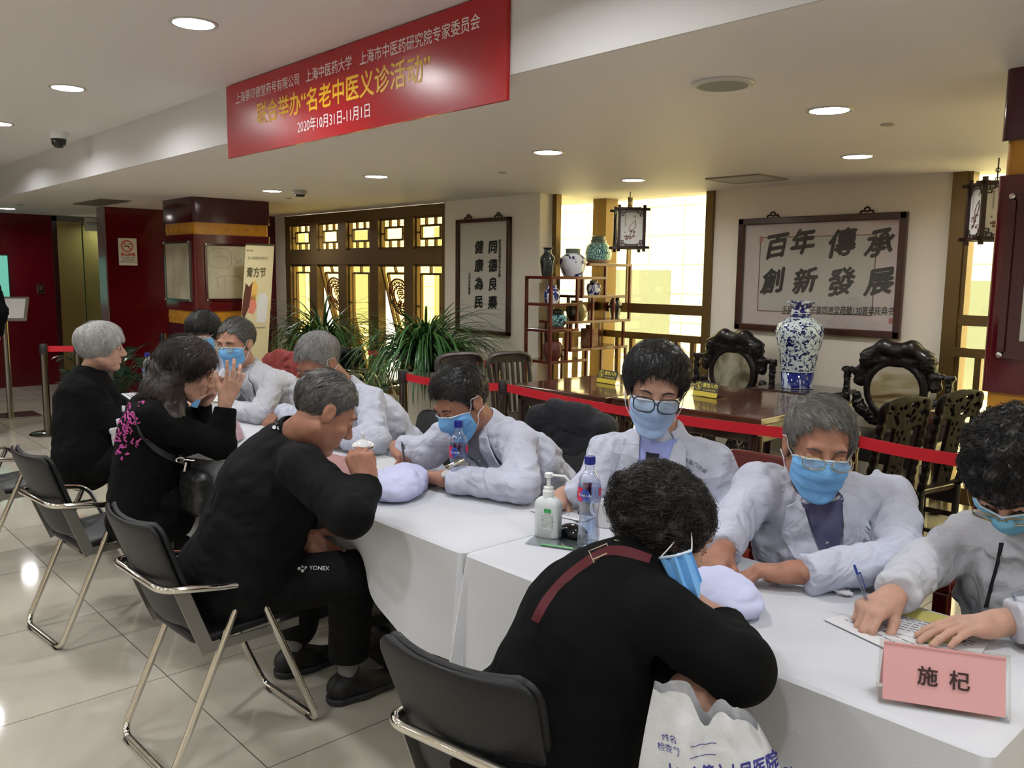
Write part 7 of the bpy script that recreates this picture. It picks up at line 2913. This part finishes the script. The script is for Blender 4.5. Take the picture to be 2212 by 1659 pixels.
MB().tube(round_pts([(.0, 0, .181), (.055, .0, .184), (.068, 0, .168)], .012), .0035, 10).obj('pump_spout', M_WHITEPL, hs, smooth='auto', world=False)
lb = MB().grid([[(x, -.0252 + .0 * z, z) for z in (.028, .088)] for x in (-.002, .012, .026)]).obj('label', mat('label_clear_white', (222, 228, 226), .5), hs, world=False, fix=False)
MB().bb((.0, -.0258, .076), (.024, -.0253, .088)).obj('green_panel', mat('label_green', (52, 150, 84), .4), lb)
lt = MB()
for k in range(7):
    put_text(lt, ('消毒凝胶', '免洗手消毒液', '主要成分 乙醇', '使用方法 取适量', '均匀涂抹双手', '注意事项 外用', '有效期 12个月')[k], .0058, (.012, -.0254, .0715 - .0062 * k), (1, 0, 0), (0, 0, 1), .0004)
lt.obj('lettering', mat('label_grey', (110, 120, 116), .5), lb)


# lidded mugs
def mug(p, rz, label):
    t = thing('lidded_mug', label, 'mug', p, R(rz), group='white lidded mugs')
    m = mat('white_china', (222, 222, 224), .12, coat=.4)
    MB().lathe([(.0, .0), (.034, 0), (.037, .004), (.038, .094), (.036, .094), (.034, .008), (0, .006)], n=36).obj('mug_body', m, t, smooth='auto', world=False)
    MB().tube(bez([(.037, 0, .078), (.062, 0, .075), (.064, 0, .045), (.037, 0, .025)], 7), .0055, 10).obj('handle', m, t, smooth=True, world=False)
    ld = MB().lathe([(.042, .094), (.043, .098), (.034, .108), (.018, .117), (.007, .120), (.006, .126), (.0085, .133), (.0075, .141), (0, .145)], n=36).obj('lid', m, t, smooth='auto', world=False)
    MB().tube([(.0425 * math.cos(a), .0425 * math.sin(a), .0965) for a in np.linspace(0, 6.283, 37)[:-1]], .0022, 6, closed=True).obj('silver_rim', M_CHROME, ld, smooth=True)
    MB().lathe([(.0384, .086), (.0386, .087), (.0386, .092), (.0384, .093)], n=36).obj('silver_band', M_CHROME, t, smooth=True, world=False)
    return t


mug((*(-2.733,1.754,0.753)[:2], TT), -35, 'white lidded mug with silver rim beside the fist of the man in the sweatshirt')
mug((*(-4.178,1.812,0.753)[:2], TT), 170, 'white lidded mug partly hidden behind the raised hands of the long haired woman')
cp = thing('white_cup', 'white cup almost hidden behind the curly hair of the woman in front', 'cup', (*(-1.642,1.908,0.753)[:2], TT))
MB().lathe([(.0, 0), (.028, 0), (.036, .075), (.034, .075), (.026, .006), (0, .005)], n=32).obj('cup_body', mat('white_china', (222, 222, 224), .12), cp, smooth='auto', world=False)
MB().tube(bez([(-.033, 0, .062), (-.055, 0, .058), (-.055, 0, .03), (-.03, 0, .018)], 7), .0045, 8).obj('handle', mat('white_china', (222, 222, 224), .12), cp, smooth=True, world=False)
pc = thing('plastic_cup', 'clear plastic cup with tea at the right picture edge', 'cup', (*(-0.505,1.928,0.753)[:2], TT))
MB().lathe([(.0, 0), (.026, 0), (.037, .10), (.038, .103), (.036, .103), (.025, .004), (0, .003)], n=32).obj('cup_body', M_PET, pc, smooth='auto', world=False)
MB().lathe([(.0, .004), (.025, .004), (.033, .07), (0, .07)], n=32).obj('tea', glass('tea', (196, 150, 80), .05), pc, smooth='auto', world=False)


# pulse pillows: soft white bags
def pillow(p, rz, L, W, Hh, label, seed, extra=None):
    p = npv((p[0], p[1], TT))
    S = SDF(p - .26, p + npv((.26, .26, .2)), .0045)
    a = R(rz)
    M = np.array([[math.cos(a), -math.sin(a), 0], [math.sin(a), math.cos(a), 0], [0, 0, 1.0]])
    S.add(ell(p + npv((0, 0, Hh * .42)), (L, W, Hh * .62), M))
    S.add(ell(p + M @ npv((L * .35, 0, Hh * .35)), (L * .65, W * .9, Hh * .45), M), .03)
    S.add(ell(p + M @ npv((-L * .35, 0, Hh * .42)), (L * .6, W * .85, Hh * .55), M), .03)
    S.disp(crease(.012, (13, 13, 13), seed), .03)
    S.sub(half(p + npv((0, 0, .002)), (0, 0, -1)))
    me = S.mesh('pulse_pillow')
    o = link(me, 'pulse_pillow', mat('lilac_white_cloth', (196, 200, 232), .8, bump=(300, .06)), None)
    return tag(o, label, 'pillow', 'pulse pillows')


pillow((-2.355,1.654,0.775), -50, .155, .095, .085, 'plump white pulse pillow in front of the writing doctor', 1.0)
pillow((-1.051,1.640,0.770), -30, .115, .075, .066, 'plump white pulse pillow by the face of the curly haired woman', 6.0)


# name plates: pink card in a clear stand
def nameplate(c, rz, w, label, text=None, hgt=.088):
    t = thing('name_plate', label, 'name plate', (c[0], c[1], TT), R(rz), group='pink name plates')
    ac = glass('acrylic_clear', (252, 253, 252), .08)
    lean = .36
    uf = Vector((0, lean, 1)).normalized()
    ub = Vector((0, -lean, 1)).normalized()
    d = .036
    for s, u in ((-1, uf), (1, ub)):
        o = Vector((0, s * d, .001))
        MB().prism([(-w / 2 - .006, 0), (w / 2 + .006, 0), (w / 2 + .006, hgt + .004), (-w / 2 - .006, hgt + .004)], (o, (1, 0, 0), u), .0018 * -s).obj('clear_panel', ac, t, world=False)
        n = Vector((1, 0, 0)).cross(u).normalized() * s
        MB().prism([(-w / 2, .006), (w / 2, .006), (w / 2, hgt), (-w / 2, hgt)], (o + n * .0022 * 1, (1, 0, 0), u), .0006).obj('pink_card', mat('pink_card', (252, 184, 190), .6), t, world=False)
        if text and s < 0:
            l = MB()
            for k, ch_ in enumerate(text):
                put_text(l, ch_, .034, o - Vector((1, 0, 0)).cross(u).normalized() * -.0008 + u * (hgt * .5) + Vector(((-.5 + k) * w * .26, 0, 0)), (1, 0, 0), u, .0008, bold=.0007)
            l.obj('lettering', mat('name_ink', (46, 16, 18), .5), t, world=False)
    MB().bb((-w / 2 - .006, -d - .004, 0), (w / 2 + .006, d + .004, .0018)).obj('clear_base', ac, t, world=False)
    for s in (-1, 1):
        MB().tube([(s * (w / 2 + .006), -d, .002), (s * (w / 2 + .006), -d + lean * (hgt + .004) / math.sqrt(1 + lean * lean), .001 + (hgt + .004) / math.sqrt(1 + lean * lean))], .0016, 6).obj('clear_edge', ac, t, world=False)
    return t


A_, B_ = npv((-0.601,1.461,0.753)), npv((-0.430,1.554,0.753))
d_ = B_ - A_
c_ = (A_ + B_) / 2
nv = npv((-d_[1], d_[0], 0)) / np.linalg.norm(d_)
c_ = c_ + nv * .036
nameplate(c_, math.degrees(math.atan2(d_[1], d_[0])), float(np.linalg.norm(d_)), 'pink name plate with two black characters in a clear stand, nearest the camera', '施杞', .106)
nameplate((-2.652,1.617,0.753), 8, .19, 'pink name plate half hidden by the fist of the man in the sweatshirt', None)
nameplate((-3.562,1.604,0.753), -42, .17, 'pink name plate in a clear stand by the elbow of the long haired woman', None)

# papers
M_PAPER = mat('printed_paper', (214, 214, 218), .7)


def paper(c, rz, w, h, z, label, name='paper_sheet', m=None, lines=0, photo=False):
    t = thing(name, label, 'paper', (c[0], c[1], z), R(rz), group='papers on the table')
    MB().bb((-w / 2, -h / 2, 0), (w / 2, h / 2, .0012)).obj('sheet', m or M_PAPER, t, world=False)
    if lines:
        l = MB()
        r = random.Random(int(w * 1000) + lines)
        for k in range(lines):
            y = h * .38 - k * h * .8 / lines
            x = -w * .42
            while x < w * .36:
                ww = r.uniform(.006, .022)
                l.bb((x, y, .0012), (x + ww, y + .0032, .0014))
                x += ww + .004
        l.obj('printed_lines', mat('print_grey', (84, 84, 90), .7), t, world=False)
    if photo:
        for x in (-.075, -.03):
            MB().bb((x, -h * .12, .0012), (x + .032, h * .12, .0015)).obj('printed_photo', ramp_mat('photo_print', 40, [(.42, (26, 26, 30)), (.58, (190, 190, 194))], .5), t, world=False)
    return t


cp_ = npv((-0.683,1.833,0.755))
paper(cp_ + npv((-.02, -.055, 0)), -16, .26, .17, TT + .0002, 'bottom printed sheet with small dark photographs under the hand of the curly doctor', lines=5, photo=True)
paper(cp_ + npv((.0, .03, 0)), 8, .24, .16, TT + .0018, 'upper printed sheet the curly haired doctor is writing on', lines=9)
ypad = thing('yellow_pad', 'yellow edged paper pad under the printed sheet of the curly haired doctor', 'paper pad', (float(cp_[0]) + .0, float(cp_[1]) + .085, TT), R(6), group='papers on the table')
MB().bb((-.11, -.03, 0), (.11, .035, .004)).obj('pad', mat('pad_yellow', (206, 196, 116), .7), ypad, world=False)
rl = thing('paper_roll', 'rolled yellow paper strip lying before the pink name plate', 'paper roll', (*(-0.632,1.803,0.760)[:2], TT), R(48))
MB().tube([(-.04, 0, .008), (.035, 0, .008)], .0065, 12).obj('roll', mat('roll_yellow', (200, 192, 120), .7), rl, smooth='auto', world=False)
MB().tube([(.035, 0, .008), (.05, .0, .008)], .0055, 12).obj('dark_end', mat('roll_end', (60, 52, 40), .6), rl, smooth='auto', world=False)
paper((-2.476,1.828,0.753), 20, .19, .26, TT + .0002, 'white sheet under the hands of the doctor writing with a black pen', lines=12)
paper((-1.820,1.933,0.753), 12, .2, .14, TT + .0002, 'white sheet behind the hand sanitizer bottle', lines=8)
paper((-3.323,1.436,0.753), 30, .2, .14, TT + .0002, 'white sheet by the elbow of the long haired woman')
ph = thing('dark_notebook', 'dark blue notebook lying behind the second water bottle', 'notebook', (*(-1.721,2.008,0.753)[:2], TT), R(20))
MB().bb((-.08, -.055, 0), (.08, .055, .012)).obj('cover', mat('navy_cover', (36, 42, 64), .5), ph, bevel=.003, world=False)
tp = npv((-0.904,1.913,0.755))
S = SDF(tp - .06, tp + npv((.06, .06, .04)), .003)
S.add(ell(tp + npv((0, 0, .006)), (.034, .018, .010)))
S.disp(crease(.014, (40, 40, 40), 1.0), .02)
tag(link(S.mesh('crumpled_tissue'), 'crumpled_tissue', M_PAPER, None), 'small crumpled white tissue by the sleeve of the grey haired doctor', 'tissue')

# black mouse in a clear pouch
mp_ = npv((*(-1.632,1.756,0.753)[:2], TT))
S = SDF(mp_ - .09, mp_ + npv((.09, .09, .06)), .003)
S.add(ell(mp_ + npv((0, 0, .012)), (.05, .032, .024)))
S.sub(half(mp_ + npv((0, 0, .003)), (0, 0, -1)))
mo = thing('computer_mouse', 'glossy black computer mouse in a clear pouch behind the nearer water bottle', 'mouse', tuple(mp_))
link(S.mesh('mouse_body'), 'mouse_body', mat('gloss_black', (14, 14, 16), .12), mo)
pm = thing('clear_pouch', 'flat clear plastic pouch under the hand sanitizer and the mouse', 'pouch', (*(-1.610,1.689,0.753)[:2], TT), R(25))
MB().bb((-.095, -.05, 0), (.095, .06, .0015)).obj('film', glass('pouch_film', (226, 232, 232), .2), pm, world=False)
MB().bb((-.05, -.048, .0015), (.045, -.036, .002)).obj('green_strip', mat('strip_green', (110, 176, 120), .5), pm, world=False)


# pens
def pen(a, b, m, label, grip=None, clip=True):
    a, b = Vector(a), Vector(b)
    t = thing('pen', label, 'pen', tuple(b), group='pens')
    d = (a - b).normalized()
    L = (a - b).length
    MB().tube([b, b + d * .012, b + d * .016], [.0008, .0022, .0035], 10).obj('tip', mat('pen_tip', (60, 62, 70), .3), t, smooth='auto')
    MB().tube([b + d * .014, b + d * .045], .0045, 12).obj('grip', grip or m, t, smooth='auto')
    MB().tube([b + d * .045, b + d * (L - .02)], .0042, 12).obj('barrel', m, t, smooth='auto')
    MB().tube([b + d * (L - .02), b + d * L], .0028, 10).obj('push_button', grip or m, t, smooth='auto')
    if clip:
        s = d.orthogonal().normalized()
        MB().bar(b + d * (L - .055) + s * .007, b + d * (L - .018) + s * .007, .003, .002).bar(b + d * (L - .02), b + d * (L - .02) + s * .007, .003, .003).obj('clip', grip or m, t)
    return t


M_PENB = mat('blue_pen_plastic', (28, 58, 140), .2)
pen((-0.809,1.771,0.881), (-0.761,1.784,0.756), glass('pen_barrel_clear', (196, 206, 226), .15), 'clear barrelled blue pen held by the doctor with dark curls', M_PENB)
pen((-2.428,1.718,0.912), (-2.580,1.844,0.758), mat('black_pen_plastic', (22, 26, 30), .2), 'black pen held by the black haired doctor')
pen((-1.876,2.013,0.800), (-1.909,1.965,0.775), M_PENB, 'blue pen in the hand of the young doctor with dark rimmed glasses')

# ------------------------------------------------------------------ bags, coats
pb_ = npv((-0.759,1.146,0.745))
bag = thing('plastic_bag', 'white plastic hospital bag with blue printing held by the curly haired woman', 'bag', tuple(pb_))
cu = npv((0, 0, 1.0))
vd = pb_ - npv((0, 0, 1.5))
vd[2] = 0
vd /= np.linalg.norm(vd)
ux_ = np.cross(vd, cu)
G = []
outline = []
NB, NH = 26, 22
for i in range(NB + 1):
    u = i / NB * 2 - 1
    row = []
    for j in range(NH + 1):
        v = j / NH
        wid = .085 + .045 * v + .012 * math.sin(v * 3)
        top = .075 - .05 * max(u, 0) - .045 * math.exp(-((u - .02) / .2) ** 2) + .004 * math.sin(u * 9)
        z = top - v * (top + .24)
        bulge = .05 * math.sin(math.pi * min(1, v * .8 + .1)) * (1 - u * u)
        q_ = np.array([[u * 2.6 + 3, v * 3.1, .5]])
        wr_ = .022 * abs(float(vnoise(q_)[0])) + .010 * abs(float(vnoise(q_ * np.array([[2.6, .8, 1]]) + 7)[0])) + .007 * abs(float(vnoise(q_ * 4.1 + 2)[0]))
        c = pb_ + ux_ * (u * wid + .03 * v * (u > 0) + .015 * math.sin(v * 2)) + cu * z - vd * (bulge + wr_)
        row.append(c)
    G.append(row)
back = [[c + vd * (.03 + .05 * math.sin(math.pi * min(1, j / NH * .8 + .1)) * (1 - (i / NB * 2 - 1) ** 2)) for j, c in enumerate(r_)] for i, r_ in enumerate(G)]
mb = MB().grid(G)
mb.grid(back)
K = (NB + 1) * (NH + 1)
for j in range(NH):
    for i in (0, NB):
        a = i * (NH + 1) + j
        mb.f.append((a, a + 1, K + a + 1, K + a))
for i in range(NB):
    a = i * (NH + 1) + NH
    mb.f.append((a, a + NH + 1, K + a + NH + 1, K + a))
mb.obj('bag_body', mat('white_bag_plastic', (200, 202, 206), .4, bump=(34, .35)), bag, smooth=True)
tmp = MB().grid(G)
bvb = BVHTree.FromPolygons([tuple(v) for v in tmp.v], tmp.f)
M_BAGINK = mat('bag_ink', (48, 48, 130), .6)
ux_t = ux_ * .985 + cu * .16
uy_t = cu * .985 - ux_ * .16
for body, sz, px, py, fit_, bold in (('上海市第六人民医院', .030, .0, 0, .18, .0007), ('大学附属第六人民医院', .026, .0, 0, .2, .0003), ('姓名', .013, 0, 0, None, 0), ('检查号', .013, 0, 0, None, 0)):
    off = {'上': (.030, -.040), '大': (.050, -.064), '姓': (-.055, .002), '检': (-.055, -.015)}[body[0]]
    l = MB()
    put_text(l, body, sz, pb_ + ux_ * off[0] + cu * off[1], ux_t, uy_t, .001, fit=fit_, bold=bold, bvh=bvb)
    if body[0] in '姓检':
        for q in range(6):
            pass
        pts = [pb_ + ux_ * (off[0] + .035 + .008 * q) + cu * (off[1] - .003 + .0015 * q) for q in range(6)]
        pp = []
        for c in pts:
            h, _, _, _ = bvb.ray_cast(Vector(c - vd * .25), Vector(vd), .5)
            pp.append((h if h else Vector(c)) - Vector(vd) * .001)
        l.tube(pp, .0006, 4)
    l.obj('lettering', M_BAGINK, bag, fix=False)

bb_ = npv((-2.60, 1.83, 0))
S = SDF(bb_ - .26, bb_ + npv((.26, .26, .3)), .006)
S.add(rbox(bb_ + npv((0, 0, .085)), (.15, .10, .08), .035))
S.disp(crease(.014, (12, 12, 12), 4.0), .03)
S.sub(half((0, 0, .002), (0, 0, -1)))
bk = thing('black_bag', 'black bag standing on the floor under the table edge', 'bag', (-2.60, 1.83, 0))
link(S.mesh('bag_body'), 'bag_body', mat('black_leather', (17, 17, 17), .45), bk)
MB().tube(bez([bb_ + npv((-.08, -.02, .16)), bb_ + npv((-.03, -.02, .24)), bb_ + npv((.05, -.02, .24)), bb_ + npv((.09, -.02, .16))], 6), .007, 8).obj('handle', mat('black_leather', (17, 17, 17), .45), bk, smooth=True)


def hung_coat(c, rz, label, m, w=.24, hgt=.45, seed=0.0, name='coat', buttons=None, fold=.028):
    """coat slung over a chair back at c (top centre of the back)."""
    c = npv(c)
    M = frame(rz)
    S = SDF(c - npv((.42, .42, hgt + .1)), c + npv((.42, .42, .22)), .0065)
    P = lambda x, y, z: c + M @ npv((x, y, z))
    S.add(ecap(P(-w * .75, 0, -.01), P(w * .75, 0, -.01), (.055, .05), (.055, .05), M[:, 1]))
    S.add(rbox(P(0, .03, -hgt * .45), (w, .035, hgt * .45), .03, M), .06)
    S.add(rbox(P(0, -.05, -hgt * .38), (w * .95, .03, hgt * .38), .03, M), .06)
    S.add(cap(P(-w * .9, .02, -.03), P(-w * 1.12, .03, -hgt * .8), .055, .04), .04)
    S.add(cap(P(w * .9, .02, -.03), P(w * 1.12, .03, -hgt * .8), .055, .04), .04)
    S.add(cap(P(-.10, .02, .03), P(.10, .02, .03), .045), .04)
    S.disp(crease(fold, (10, 10, 8), seed), .04)
    t = thing(name, label, 'coat', tuple(c))
    me = S.mesh('cloth_body')
    link(me, 'cloth_body', m, t)
    if buttons:
        b = MB()
        bv = bvh_of(me)
        for x, z in ((.03, -.14), (.05, -.26)):
            o = Vector(P(x, .4, z))
            h, n, _, _ = bv.ray_cast(o, Vector(-M[:, 1]), .8)
            if h:
                b.lathe([(0, .006), (.011, .005), (.012, 0)], h, 12, n)
        if b.v:
            b.obj('buttons', buttons, t)
    return t


hung_coat((-5.50, 2.91, .885), -90, 'rust red coat slung over a chair back behind the masked doctors', mat('rust_red_wool', (140, 58, 54), .9, bump=(240, .2)), .25, .45, 3.0, buttons=mat('coat_button', (60, 60, 66), .4))
hung_coat((-2.62, 2.80, .865), -90, 'navy jacket slung over the chair right of the writing doctor', mat('navy_cloth', (20, 22, 30), .85, bump=(260, .12)), .23, .5, 7.0, name='jacket', fold=.012)
sx_b = npv((-4.397,1.399,0.674))
S = SDF(sx_b - .16, sx_b + .16, .005)
S.add(rbox(sx_b, (.02, .035, .055), .015, frame(75, -10)))
S.disp(crease(.016, (16, 16, 16), 2.0), .03)
tag(link(S.mesh('paper_bag'), 'paper_bag', mat('grey_white_bag', (186, 184, 184), .6), None), 'small grey white bag on the lap of the silver haired woman', 'bag')

bpy.context.view_layer.update()
